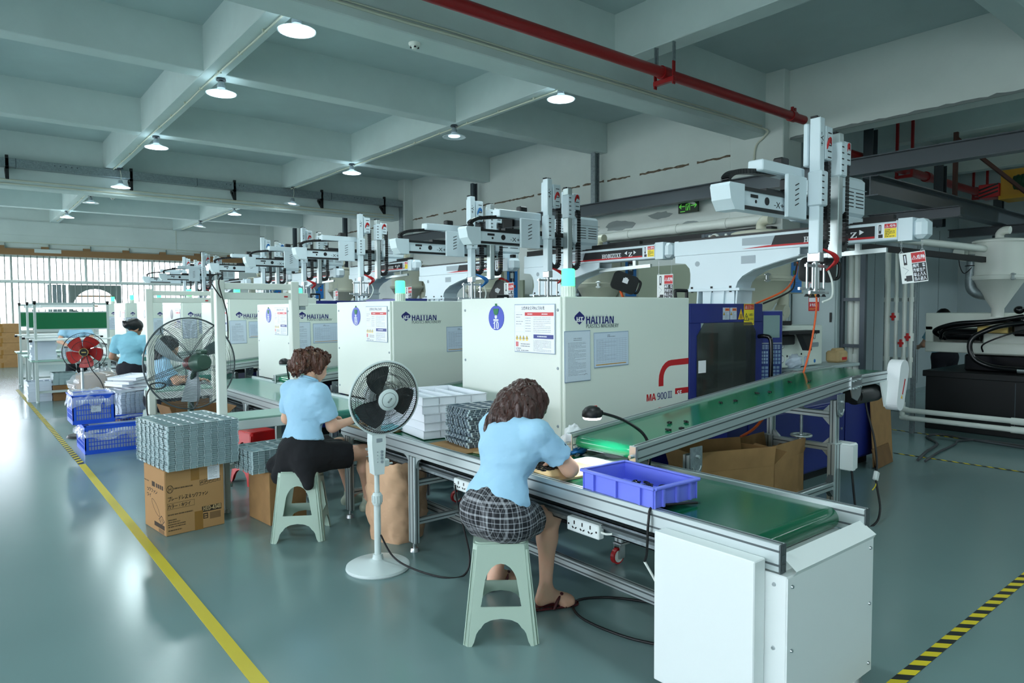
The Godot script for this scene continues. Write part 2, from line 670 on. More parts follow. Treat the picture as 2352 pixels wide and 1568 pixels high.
	clear_mat("smoked", c8(60, 66, 62, 150), 0.12)
	mat("blister", c8(150, 172, 174), 0.14)
	M.blister.clearcoat_enabled = true
	M.blister.clearcoat = 0.6
	mat("blister_edge", c8(206, 224, 226), 0.2)
	mat("white_tray", c8(236, 240, 246), 0.5)
	mat("pearl_tray", c8(214, 224, 236), 0.35)
	mat("dark_blister", c8(96, 112, 124), 0.22, 0.1)
	mat("skin", c8(226, 178, 150), 0.55)
	M.skin.subsurf_scatter_enabled = true
	M.skin.subsurf_scatter_strength = 0.15
	mat("skin_tan", c8(178, 128, 100), 0.55)
	var weave := noise_tex(0.018, 3, Color(0, 0, 0), Color(1, 1, 1), 256, true, 5.0, 31)
	mat("shirt", c8(160, 204, 230), 0.85)
	bump_tri(M.shirt, weave, 0.35)
	M.shirt.uv1_triplanar = true
	M.shirt.uv1_scale = Vector3.ONE * 3.0
	M.shirt.rim_enabled = true
	M.shirt.rim = 0.3
	mat("shirt_cyan", c8(138, 198, 216), 0.85)
	mat("skirt_black", c8(14, 15, 20), 0.9)
	mat("trousers", c8(22, 24, 34), 0.9)
	var strands := Image.create_empty(128, 128, false, Image.FORMAT_RGB8)
	for x in 128:
		var k := rng.randf_range(0.62, 1.0)
		for y in 128:
			strands.set_pixel(x, y, Color(k, k, k))
	mat("hair_brown", c8(78, 46, 38), 0.38)
	mat("hair_auburn", c8(104, 58, 38), 0.45)
	mat("hair_black", c8(20, 19, 22), 0.4)
	for h in ["hair_brown", "hair_auburn", "hair_black"]:
		M[h].albedo_texture = ImageTexture.create_from_image(strands)
		M[h].uv1_triplanar = true
		M[h].uv1_scale = Vector3(3.5, 0.3, 3.5)
	mat("sandal", c8(84, 24, 30), 0.35)
	mat("sneaker", c8(176, 186, 168), 0.7)
	mat("shoe_black", c8(20, 20, 22), 0.6)
	mat("fan_white", c8(208, 220, 218), 0.4)
	mat("fan_red", c8(176, 30, 24), 0.35)
	mat("wire_grey", c8(92, 100, 104), 0.35, 0.5)
	mat("wire_black", c8(16, 17, 18), 0.35)
	mat("fan_green", c8(58, 86, 74), 0.4, 0.3)
	mat("bench_grey", c8(178, 190, 186), 0.5)
	mat("bench_top", c8(150, 186, 172), 0.4)
	mat("board_green", c8(8, 104, 62), 0.25)
	mat("frame_white", c8(226, 232, 222), 0.45)
	mat("glove", c8(70, 176, 186), 0.6)
	mat("tape_yellow", c8(206, 186, 44), 0.55)
	mat("tape_hazard", c8(232, 208, 38), 0.5)
	mat("tape_dark", c8(34, 38, 38), 0.5)
	mat("screen", c8(120, 146, 146), 0.2)
	mat("brass", c8(170, 150, 90), 0.35, 0.8)
	mat("bottle_clear", c8(210, 224, 228, 60), 0.06)
	M.bottle_clear.transparency = BaseMaterial3D.TRANSPARENCY_ALPHA
	glow("lamp_glow", c8(232, 248, 255), 7.0)
	glow("lamp_dim", c8(225, 242, 250), 2.2)
	glow("green_glow", c8(70, 255, 150), 3.0)
	glow("tube_glow", c8(240, 250, 255), 5.0)
	glow("led_glow", c8(245, 252, 255), 8.0)
	glow("exit_glow", c8(90, 190, 70), 0.7)
	clear_mat("lamp_shade", c8(225, 240, 245, 120), 0.2)
	clear_mat("beacon_glass", c8(120, 240, 170, 120), 0.2)

func slab(called: String, a: Vector3, b: Vector3, m: Material, parent: Node3D = self, bev := 0.0) -> MeshInstance3D:
	var bb := B.new()
	bb.span(a, b, bev)
	return struct(called, bb, m, parent)

func build_shell() -> void:
	slab("floor", Vector3(-9.2, -0.2, -26.3), Vector3(17.2, 0, 5.2), M.floor_epoxy)
	# the slab with its grid of beams
	ceiling_node = slab("ceiling", Vector3(-9.2, 4.95, -26.3), Vector3(17.2, 5.15, 5.2), M.ceiling_paint)
	for x in [-8.45, -4.87, -1.3, 2.33, 5.9]:
		slab("ceiling_beam", Vector3(x, 4.42, -26.0), Vector3(x + 0.25, 4.96, 5.0), M.beam_paint, ceiling_node, 0.008)
	for z in [-22.85, -19.5, -12.35, -8.85, -2.3, 1.2]:
		slab("ceiling_beam", Vector3(-9.0, 4.425, z), Vector3(9.2, 4.96, z + 0.25), M.beam_paint, ceiling_node, 0.008)
	slab("main_beam", Vector3(-9.0, 4.08, -5.74), Vector3(9.3, 4.96, -5.4), M.beam_paint, ceiling_node, 0.01)
	slab("main_beam", Vector3(-9.0, 3.93, -16.05), Vector3(9.3, 4.96, -15.7), M.beam_paint, ceiling_node, 0.01)
	slab("main_beam", Vector3(-9.0, 4.08, 4.6), Vector3(17.0, 4.96, 4.95), M.beam_paint, ceiling_node, 0.01)
	slab("edge_beam", Vector3(9.2, 4.0, -5.2), Vector3(9.55, 4.96, 5.0), M.wall_paint, ceiling_node, 0.012)
	slab("ceiling_beam", Vector3(12.6, 4.42, -5.45), Vector3(12.85, 4.96, 4.8), M.beam_paint, ceiling_node, 0.008)
	slab("ceiling_beam", Vector3(15.6, 4.3, -5.45), Vector3(15.85, 4.96, 4.8), M.beam_paint, ceiling_node, 0.008)
	# a worn lower arris of the edge beam, chipped plaster
	var ch := B.new()
	var pl := PackedVector2Array([Vector2(0, 0)])
	for i in 90:
		pl.append(Vector2(i * 0.085, 0.012 + absf(sin(i * 1.7)) * 0.02 + rng.randf() * 0.022))
	pl.append(Vector2(89 * 0.085, 0))
	ch.T = Transform3D(Basis(Vector3(0, 0, 1), Vector3(0, 1, 0), Vector3(-1, 0, 0)), Vector3(9.205, 3.985, -5.1))
	ch.prism(pl, 0.0, 0.012)
	struct("chipped_edge", ch, mat("chip_grey", c8(120, 128, 128), 0.9), ceiling_node)
	# right wall, behind the machines as far as the column
	var wr := slab("wall_right", Vector3(9.2, 0, -26.0), Vector3(9.45, 4.96, -5.9), M.wall_paint)
	slab("column", Vector3(9.05, 0, -5.97), Vector3(9.55, 4.96, -5.12), M.wall_paint, wr, 0.01)
	slab("column", Vector3(8.95, 0, -16.4), Vector3(9.3, 4.96, -15.4), M.wall_paint, wr, 0.01)
	slab("column", Vector3(8.9, 0, -26.0), Vector3(9.3, 4.96, -25.4), M.wall_paint, wr, 0.01)
	# long crack with chipped plaster where the masonry meets the tie beam
	var z := -25.3
	while z < -6.3:
		var len := rng.randf_range(0.5, 1.6)
		var cr := B.new()
		var up := []
		var lo := []
		var k := int(len / 0.06)
		for i in k + 1:
			up.append(Vector2(i * 0.06, 0.006 + rng.randf() * 0.022))
			lo.append(Vector2(i * 0.06, -0.006 - rng.randf() * 0.016))
		var poly := PackedVector2Array(up)
		lo.reverse()
		poly.append_array(PackedVector2Array(lo))
		cr.T = Transform3D(Basis(Vector3(0, 0, 1), Vector3(0, 1, 0), Vector3(-1, 0, 0)), Vector3(9.202, 3.93 + rng.randf_range(-0.012, 0.012), z))
		cr.prism(poly, 0.0, 0.006)
		struct("wall_crack", cr, M.chipped, wr)
		z += len + rng.randf_range(0.0, 0.25)
	# broken plaster patches above the steel beam
	for q in [[-7.4, 3.18, 0.5, 0.12], [-8.3, 3.1, 0.7, 0.2], [-6.8, 2.98, 0.35, 0.1], [-9.0, 3.05, 0.4, 0.1]]:
		var pb := B.new()
		var pp := PackedVector2Array()
		for i in 18:
			var a := TAU * i / 18
			pp.append(Vector2(cos(a) * q[2] * 0.5, sin(a) * q[3] * 0.5) * rng.randf_range(0.7, 1.1))
		pb.T = Transform3D(Basis(Vector3(0, 0, 1), Vector3(0, 1, 0), Vector3(-1, 0, 0)), Vector3(9.2, q[1], q[0]))
		pb.prism(pp, 0.0, 0.008)
		struct("broken_plaster", pb, mat("plaster_bare", c8(150, 160, 160), 0.95), wr)
	# partition and far wall of the next bay
	var wp := slab("wall_partition", Vector3(9.45, 0, -5.75), Vector3(17.0, 4.96, -5.5), M.panel_wall)
	for i in 7:
		slab("panel_joint", Vector3(9.9 + i * 1.0, 0.1, -5.502), Vector3(9.912 + i * 1.0, 3.2, -5.494), M.galv, wp)
	slab("wall_far_right", Vector3(17.0, 0, -5.75), Vector3(17.25, 4.96, 5.2), M.panel_wall)
	slab("wall_front", Vector3(-9.2, 0, 5.0), Vector3(17.2, 4.96, 5.2), M.wall_paint)
	# left wall: a long band of windows
	var wl := slab("wall_left", Vector3(-9.2, 0, -26.2), Vector3(-9.0, 0.9, 5.2), M.wall_paint)
	slab("wall_head", Vector3(-9.2, 3.7, -26.2), Vector3(-9.0, 4.96, 5.2), M.wall_paint, wl)
	for i in 8:
		slab("wall_pier", Vector3(-9.2, 0.9, -26.2 + i * 4.43), Vector3(-9.0, 3.7, -25.8 + i * 4.43), M.wall_paint, wl)
	var wn := B.new()
	wn.span(Vector3(-9.12, 2.55, -26), Vector3(-9.06, 2.61, 5))
	for i in 22:
		wn.span(Vector3(-9.12, 0.9, -25.6 + i * 1.4), Vector3(-9.06, 3.7, -25.55 + i * 1.4))
	struct("window_2", wn, M.window_white)
	# end wall with the barred windows
	var we := slab("wall_back", Vector3(-9.2, 3.34, -26.25), Vector3(9.3, 4.96, -26.0), M.wall_paint)
	slab("sill_wall", Vector3(-9.2, 0, -26.25), Vector3(8.1, 1.0, -26.0), M.wall_paint, we)
	slab("wall_pier", Vector3(8.1, 0, -26.25), Vector3(9.3, 3.4, -26.0), M.wall_paint, we)
	slab("wall_ledge", Vector3(-9.0, 3.98, -26.0), Vector3(9.2, 4.42, -25.94), M.wall_paint, we)
	slab("wall_ledge", Vector3(-9.0, 3.60, -26.0), Vector3(9.2, 3.98, -25.97), M.wall_paint, we)
	build_window()
	# brown fascia board over the windows, with its brackets
	var fb := slab("trim_1", Vector3(-8.9, 3.37, -25.95), Vector3(8.2, 3.56, -25.88), M.brown_board)
	for i in 15:
		var x := -8.0 + i * 1.12
		slab("bracket", Vector3(x, 3.52, -25.96), Vector3(x + 0.2, 3.64, -25.9), M.brown_board, fb)
		slab("bracket_plate", Vector3(x + 0.2, 3.5, -25.97), Vector3(x + 0.225, 3.72, -25.89), M.window_steel, fb)
	slab("fascia_patch", Vector3(1.9, 3.45, -25.885), Vector3(2.6, 3.565, -25.872), M.wall_paint, fb)

func build_window() -> void:
	var w := Node3D.new()
	w.name = "window_1"
	add_child(w)
	w.set_meta("kind", "structure")
	slab("transom", Vector3(-9.0, 2.5, -26.12), Vector3(8.1, 2.6, -26.02), M.window_white, w, 0.005)
	slab("sill", Vector3(-9.0, 0.98, -26.15), Vector3(8.1, 1.05, -25.95), M.window_white, w, 0.005)
	slab("head", Vector3(-9.0, 3.3, -26.15), Vector3(8.1, 3.36, -26.02), M.window_white, w, 0.005)
	var x := -8.52
	while x < 8.1:
		slab("mullion", Vector3(x, 2.58, -26.12), Vector3(x + 0.06, 3.32, -26.05), M.window_white, w, 0.005)
		if x < 2.3 or x > 4.3:
			slab("mullion", Vector3(x, 1.02, -26.12), Vector3(x + 0.06, 2.52, -26.05), M.window_white, w, 0.005)
		slab("pane", Vector3(x + 0.06, 2.6, -26.09), Vector3(x + 0.98, 3.32, -26.084), M.window_pane, w)
		if x < 1.9 or x > 4.3:
			slab("pane", Vector3(x + 0.06, 1.05, -26.09), Vector3(x + 0.98, 2.5, -26.084), M.window_pane, w)
		x += 0.98
	x = -1.0
	while x < 8.0:
		for q in [[2.6, 3.36], [1.05, 2.52]]:
			var b := B.new()
			b.cyl(Vector3(x, q[0], -25.98), Vector3(x, q[1], -25.98), 0.016, 0.016, 6)
			part("window_bar", b, M.window_steel, w)
		x += 0.165
	# the dark arched gate behind the bars
	var ar := B.new()
	var pl := PackedVector2Array([Vector2(2.78, 1.0), Vector2(2.78, 2.48), Vector2(4.28, 2.48), Vector2(4.28, 1.0), Vector2(4.16, 1.0), Vector2(4.16, 1.75)])
	for i in 15:
		var a := PI * i / 14
		pl.append(Vector2(3.53 + cos(a) * 0.63, 1.75 + sin(a) * 0.6))
	pl.append_array(PackedVector2Array([Vector2(2.9, 1.75), Vector2(2.9, 1.0)]))
	ar.prism(pl, -26.2, 0.08)
	part("arched_gate", ar, M.window_steel, w)
	for i in 3:
		slab("gate_rail", Vector3(2.9, 1.45 + i * 0.32, -26.18), Vector3(4.16, 1.5 + i * 0.32, -26.14), M.brown_board, w)
	# folded steel shutter beside it
	for i in 4:
		slab("shutter_leaf", Vector3(2.22 + i * 0.13, 1.02, -26.14), Vector3(2.33 + i * 0.13, 2.48, -26.06 - (i % 2) * 0.03), M.galv, w, 0.01)

func build_ceiling_things() -> void:
	# conduits clipped under the beams
	for x in [2.47, 6.03]:
		var b := B.new()
		var pts := []
		for i in 40:
			pts.append(Vector3(x + sin(i * 0.9) * 0.006, 4.408 - absf(sin(i * 0.45)) * 0.01, -5.8 - i * 0.5))
		b.tube(pts, 0.011, 6)
		for i in 26:
			b.span(Vector3(x - 0.022, 4.395, -6.2 - i * 0.76), Vector3(x + 0.022, 4.421, -6.18 - i * 0.76))
		single("conduit", b, M.cream_conduit, "thin white conduit clipped under the %s lengthwise ceiling beam" % ["left" if x < 3 else "right"], "conduit")
	var mc := B.new()
	for k in 2:
		var y := 4.17 + k * 0.035
		var pts := []
		for i in 60:
			pts.append(Vector3(-0.5 + i * 0.16, y + sin(i * 0.5 + k) * 0.004, -5.388))
		mc.tube(pts, 0.013 - k * 0.004, 6)
	mc.tube(curve([Vector3(8.94, 4.17, -5.388), Vector3(9.0, 4.12, -5.33), Vector3(9.03, 4.05, -5.42), Vector3(9.035, 3.9, -5.55), Vector3(9.035, 3.3, -5.56)], 6), 0.014, 6)
	single("conduit", mc, M.cream_conduit, "pair of pale conduits along the near face of the big cross beam", "conduit")
	var fc := B.new()
	for i in 2:
		fc.tube([Vector3(-1, 4.05 - i * 0.07, -15.69), Vector3(8.8, 4.05 - i * 0.07, -15.69)], 0.014, 6)
	single("conduit", fc, M.cream_conduit, "pale conduits along the far cross beam behind the cable tray", "conduit")
	var wc := B.new()
	wc.tube(curve([Vector3(-2, 3.77, -25.96), Vector3(2, 3.74, -25.96), Vector3(5, 3.76, -25.96), Vector3(8.5, 3.68, -25.96)], 8), 0.012, 5)
	wc.tube([Vector3(5.98, 4.4, -25.92), Vector3(5.98, 3.66, -25.95), Vector3(8.4, 3.62, -25.95)], 0.012, 5)
	single("conduit", wc, M.cream_conduit, "sagging cable run across the end wall above the brown board", "conduit")
	# smoke detectors
	for q in [[Vector3(3.36, 4.08, -5.56), "round white smoke detector under the big cross beam"], [Vector3(3.05, 4.42, -19.38), "small smoke detector far back under a cross beam"]]:
		var d := thing("smoke_detector", q[1], "smoke detector", q[0])
		var b := B.new()
		b.lathe([Vector2(0.0, -0.03), Vector2(0.045, -0.03), Vector2(0.055, -0.012), Vector2(0.055, 0.0)], 20)
		part("base", b, M.white_pvc, d)
		b = B.new()
		b.lathe([Vector2(0.0, -0.058), Vector2(0.02, -0.056), Vector2(0.036, -0.034), Vector2(0.036, -0.03)], 16)
		part("sensor_dome", b, M.white_pvc, d)
		b = B.new()
		for i in 4:
			var a := TAU * i / 4 + 0.4
			b.box(Vector3(cos(a) * 0.031, -0.041, sin(a) * 0.031), Vector3(0.016, 0.012, 0.016))
		part("vent", b, M.black, d)
	# red fire main under the ceiling
	var p := thing("fire_pipe", "thick red fire main hung below the ceiling across the hall", "pipe", Vector3(0, 4.12, -4.72))
	var b := B.new()
	b.cyl(Vector3(1.0, 0, 0), Vector3(8.85, 0.0, 0), 0.057, 0.057, 20)
	part("pipe_run", b, M.pipe_red, p)
	b = B.new()
	for x in [5.92, 8.55]:
		b.cyl(Vector3(x - 0.05, 0, 0), Vector3(x + 0.05, 0, 0), 0.07, 0.07, 20)
	b.box(Vector3(8.6, 0.085, 0), Vector3(0.03, 0.05, 0.05))
	b.box(Vector3(8.52, 0.085, 0.02), Vector3(0.03, 0.05, 0.03))
	part("coupling", b, M.pipe_red, p)
	b = B.new()
	b.tube(arc_pts(Vector3(5.95, 0, 0), Vector3(0, 0.064, 0), Vector3(0, 0, 0.064), 0, TAU, 16), 0.006, 5)
	b.tube(arc_pts(Vector3(5.98, 0, 0), Vector3(0, 0.064, 0), Vector3(0, 0, 0.064), 0, TAU, 16), 0.006, 5)
	part("wire_tie", b, M.cable, p)
	var hb := thing("pipe_hanger", "steel hanger with two uprights carrying the red pipe", "hanger", Vector3(5.93, 4.12, -4.72))
	for s in [-1, 1]:
		b = B.new()
		b.box(Vector3(0, 0.46, s * 0.12), Vector3(0.04, 0.74, 0.012), 0.002)
		b.box(Vector3(0.02, 0.46, s * 0.114), Vector3(0.012, 0.74, 0.03), 0.002)
		part("upright", b, M.galv, hb)
		b = B.new()
		b.box(Vector3(0, -0.02, s * 0.122), Vector3(0.044, 0.24, 0.014), 0.002)
		part("painted_foot", b, M.pipe_red, hb)
	b = B.new()
	b.box(Vector3(0, -0.085, 0), Vector3(0.05, 0.05, 0.27), 0.004)
	part("cross_bar", b, M.pipe_red, hb)
	var p2 := thing("fire_pipe", "red fire main running on through the next bay behind the crane beam", "pipe", Vector3(0, 3.93, -4.88))
	b = B.new()
	b.cyl(Vector3(9.7, 0, 0), Vector3(16.9, 0, 0), 0.07, 0.07, 20)
	part("pipe_run", b, M.pipe_red, p2)
	b = B.new()
	for x in [13.45, 16.0]:
		b.cyl(Vector3(x - 0.06, 0, 0), Vector3(x + 0.06, 0, 0), 0.09, 0.09, 20)
	part("coupling", b, M.pipe_red, p2)
	b = B.new()
	for x in [12.5, 16.2]:
		b.span(Vector3(x - 0.02, -0.1, -0.14), Vector3(x + 0.02, 1.0, -0.1))
		b.span(Vector3(x - 0.02, -0.1, 0.1), Vector3(x + 0.02, 1.0, 0.14))
		b.span(Vector3(x - 0.03, -0.13, -0.14), Vector3(x + 0.03, -0.08, 0.14))
	part("hanger", b, M.pipe_red, p2)
	# galvanised cable tray on the far beam, on black brackets
	var tr := thing("cable_tray", "long galvanised cable tray crossing below the far ceiling beams", "cable tray", Vector3(0, 4.33, -15.55))
	b = B.new()
	b.span(Vector3(-9, -0.075, -0.1), Vector3(9.05, 0.075, 0.09), 0.004)
	part("tray", b, M.galv, tr)
	b = B.new()
	for x in [0.9, 4.0, 7.0]:
		b.span(Vector3(x, -0.078, -0.1), Vector3(x + 0.012, 0.078, 0.094))
		for k in 5:
			b.cyl(Vector3(x + 0.6 + k * 0.09, 0.02, 0.088), Vector3(x + 0.6 + k * 0.09, 0.02, 0.0925), 0.012, 0.012, 6)
	part("joint", b, M.dark_steel, tr)
	b = B.new()
	b.span(Vector3(8.93, -1.6, -0.1), Vector3(9.05, 0.075, 0.09), 0.004)
	part("drop_tray", b, M.galv, tr)
	for x in [0.75, 2.75, 4.75, 6.75, 8.4]:
		b = B.new()
		b.span(Vector3(x, -0.3, 0.04), Vector3(x + 0.05, 0.13, 0.09))
		b.bar(Vector3(x + 0.02, -0.27, 0.06), Vector3(x + 0.02, -0.09, -0.14), 0.05, 0.05)
		b.span(Vector3(x, -0.12, -0.16), Vector3(x + 0.05, -0.08, 0.09))
		part("bracket", b, M.black_steel, tr)
	# steel crane runway on posts
	var rb := thing("crane_runway", "dark grey steel crane runway beam along the right wall", "steel beam", Vector3(8.75, 0, 0))
	b = B.new()
	ibeam(b, Vector3(0, 3.36, -15.2), Vector3(0, 3.36, 4.8), 0.16, 0.21)
	part("beam", b, M.beam_steel, rb)
	b = B.new()
	b.span(Vector3(-0.06, 3.2, -11.0), Vector3(-0.03, 3.5, -10.7))
	b.span(Vector3(-0.1, 3.468, -9.6), Vector3(0.0, 3.56, -9.3))
	part("splice_plate", b, M.black_steel, rb)
	var xb := thing("crane_beam", "shiny dark grey steel beam crossing into the next bay", "steel beam", Vector3(0, 0, -3.85))
	b = B.new()
	ibeam(b, Vector3(8.85, 3.13, 0), Vector3(16.9, 3.13, 0), 0.2, 0.25)
	part("beam", b, M.beam_steel, xb)
	for x in [10.7, 13.9]:
		b = B.new()
		ibeam(b, Vector3(x, 2.93, -0.8), Vector3(x, 2.93, 0.4), 0.15, 0.15)
		part("cross_bracket", b, M.beam_steel, xb)
	var px := 0
	for q in [[9.02, -8.73, 3.46, 4.85], [9.02, -12.46, 3.46, 4.42], [9.02, -19.0, 2.6, 4.42], [9.02, -22.9, 2.5, 4.42]]:
		b = B.new()
		ibeam(b, Vector3(q[0], q[2], q[1]), Vector3(q[0], q[3], q[1]), 0.1, 0.12)
		single("steel_post", b, M.galv if px == 0 else M.dark_steel, ["galvanised post from the crane beam up to the ceiling, nearest", "dark post rising to the second ceiling beam behind the robots", "third dark post farther along the right wall", "farthest dark post by the end of the right wall"][px], "post")
		px += 1
	px = 0
	for q in [Vector3(12.7, 2.95, -4.4), Vector3(16.0, 2.95, -4.5), Vector3(10.8, 3.3, -4.7)]:
		var hp := thing("steel_hanger", ["dark steel hanger with a slanting brace above the crossing beam", "second dark steel hanger beside the yellow crane", "short dark steel hanger just right of the nearest robot"][px], "hanger", q)
		b = B.new()
		ibeam(b, Vector3(0, 0, 0), Vector3(0, 1.0, 0), 0.14, 0.16)
		part("upright", b, M.beam_steel, hp)
		if px == 0:
			b = B.new()
			b.bar(Vector3(-0.25, 0.4, 0.3), Vector3(-0.25, 1.45, 0.3), 0.06, 0.06)
			b.bar(Vector3(-0.25, 1.36, 0.3), Vector3(0.3, 0.45, 1.1), 0.05, 0.05)
			part("brace", b, mat("rust", c8(84, 52, 44), 0.7), hp)
		px += 1
	# yellow crane end carriage with its green motor
	var cr := thing("bridge_crane", "yellow bridge crane end with green motor and striped buffer", "crane", Vector3(13.3, 3.42, -3.6))
	b = B.new()
	b.span(Vector3(0, 0.0, -0.12), Vector3(0.06, 0.42, 1.8))
	b.span(Vector3(0.3, 0.0, -0.12), Vector3(0.36, 0.42, 1.8))
	b.span(Vector3(-0.1, -0.06, -0.12), Vector3(0.42, 0.0, 1.8))
	b.span(Vector3(-0.02, 0.42, 0.2), Vector3(0.42, 0.5, 1.9))
	part("carriage", b, M.crane_yellow, cr)
	b = B.new()
	b.cyl(Vector3(-0.12, 0.18, 0.1), Vector3(-0.12, 0.18, 0.75), 0.11, 0.11, 16)
	for i in 9:
		b.cyl(Vector3(-0.12, 0.18, 0.14 + i * 0.06), Vector3(-0.12, 0.18, 0.16 + i * 0.06), 0.122, 0.122, 16)
	part("motor", b, M.motor_green, cr)
	b = B.new()
	b.span(Vector3(-0.05, 0.0, -0.42), Vector3(0.3, 0.22, -0.12), 0.01)
	part("buffer", b, M.red, cr)
	b = B.new()
	for i in 3:
		b.bar(Vector3(-0.052, 0.01 + i * 0.06, -0.41), Vector3(-0.052, 0.09 + i * 0.06, -0.14), 0.006, 0.026)
	part("stripe", b, M.black, cr)
	# exit sign on the right wall
	var ex := thing("exit_sign", "green exit sign with arrows hung under the crane beam", "sign", Vector3(9.1, 3.23, -6.75))
	b = B.new()
	b.box(Vector3.ZERO, Vector3(0.03, 0.17, 0.38), 0.004)
	part("housing", b, mat("exit_dark", c8(30, 48, 34), 0.5), ex)
	b = B.new()
	for s in [-1, 1]:
		b.bar(Vector3(-0.017, 0.02, s * 0.06), Vector3(-0.017, 0.02, s * 0.16), 0.004, 0.014)
		b.bar(Vector3(-0.017, 0.02, s * 0.165), Vector3(-0.017, 0.055, s * 0.125), 0.004, 0.013)
		b.bar(Vector3(-0.017, 0.02, s * 0.165), Vector3(-0.017, -0.015, s * 0.125), 0.004, 0.013)
	b.box(Vector3(-0.017, 0.0, -0.035), Vector3(0.004, 0.1, 0.01))
	b.box(Vector3(-0.017, 0.05, 0.0), Vector3(0.004, 0.01, 0.07))
	b.box(Vector3(-0.017, 0.0, 0.035), Vector3(0.004, 0.1, 0.01))
	b.bar(Vector3(-0.017, 0.03, 0.01), Vector3(-0.017, -0.05, -0.01), 0.004, 0.016)
	b.box(Vector3(-0.017, -0.06, -0.1), Vector3(0.004, 0.012, 0.09))
	part("pictogram", b, M.exit_glow, ex)
	b = B.new()
	b.bar(Vector3(-0.02, 0.09, -0.02), Vector3(-0.25, 0.0, 0.3), 0.012, 0.03)
	part("strap", b, M.white_pvc, ex)
	# fat white duct on the right wall
	var wd := thing("air_duct", "fat white air pipe running along the right wall behind the robots", "pipe", Vector3(8.95, 2.86, 0))
	b = B.new()
	b.cyl(Vector3(0, 0.02, -10.5), Vector3(0, 0.02, -5.2), 0.075, 0.075, 16)
	part("pipe_run", b, M.white_pvc, wd)
	b = B.new()
	for z in [-8.9, -7.9, -6.9, -6.0]:
		b.cyl(Vector3(0, 0.02, z - 0.07), Vector3(0, 0.02, z + 0.07), 0.083, 0.083, 16)
	part("coupling", b, M.white_pvc, wd)
	b = B.new()
	b.span(Vector3(-0.05, -0.2, -10.5), Vector3(0.12, -0.09, -5.2))
	part("support_rail", b, M.black_steel, wd)

func ibeam(b: B, p: Vector3, q: Vector3, w: float, h: float) -> void:
	var up := Vector3.UP if absf((q - p).normalized().y) < 0.9 else Vector3.RIGHT
	var t := 0.014
	b.bar(p, q, t, h - 2 * t, 0.0, up)
	var o := up * (h * 0.5 - t * 0.5)
	if up == Vector3.RIGHT:
		o = Vector3.RIGHT * (h * 0.5 - t * 0.5)
	b.bar(p + o, q + o, w, t, 0.0, up)
	b.bar(p - o, q - o, w, t, 0.0, up)

func make_lamp(label: String, at: Vector3, drop: float, m: Material, e: float, tilt := 0.0) -> void:
	# at = centre of the glowing disc; hung from a rose drop above
	var l := thing("ceiling_lamp", label, "lamp", at, 0.0, "high-bay lamps")
	var b := B.new()
	b.cyl(Vector3(0, 0.155 + drop, 0), Vector3(0, 0.18 + drop, 0), 0.06, 0.05, 14)
	b.cyl(Vector3(0, 0.13 + drop, 0), Vector3(0, 0.155 + drop, 0), 0.02, 0.02, 8)
	part("rose", b, M.dark_steel, l)
	if drop > 0.03:
		b = B.new()
		b.tube([Vector3(0.01, 0.13, 0), Vector3(0.015, 0.13 + drop * 0.5, 0.01), Vector3(0, 0.14 + drop, 0)], 0.006, 5)
		part("cord", b, M.cream_conduit, l)
	b = B.new()
	b.lathe([Vector2(0.028, 0.055), Vector2(0.045, 0.065), Vector2(0.047, 0.1), Vector2(0.036, 0.115), Vector2(0.036, 0.135), Vector2(0.0, 0.135)], 16)
	part("socket", b, M.robot_grey, l)
	b = B.new()
	b.lathe([Vector2(0.05, 0.03), Vector2(0.175, -0.006), Vector2(0.178, 0.0), Vector2(0.1, 0.032), Vector2(0.04, 0.06), Vector2(0.0, 0.062)], 28)
	part("shade", b, M.lamp_shade, l)
	b = B.new()
	b.lathe([Vector2(0.0, -0.014), Vector2(0.1, -0.012), Vector2(0.165, -0.004), Vector2(0.165, 0.0), Vector2(0.0, 0.012)] if e > 3.0 else [Vector2(0.0, 0.0), Vector2(0.08, 0.004), Vector2(0.09, 0.012), Vector2(0.0, 0.02)], 28)
	part("light_disc", b, m, l)
	if tilt != 0.0:
		l.rotation.z = tilt
	var s := SpotLight3D.new()
	s.name = "lamp_light"
	s.spot_angle = 82.0
	s.spot_angle_attenuation = 0.35
	s.rotation.x = -PI / 2
	s.light_color = c8(226, 246, 250)
	s.light_energy = e
	s.spot_range = 40.0
	s.spot_attenuation = 2.0
	s.light_size = 0.16
	s.shadow_enabled = true
	s.position = Vector3(0, -0.06, 0)
	l.add_child(s)

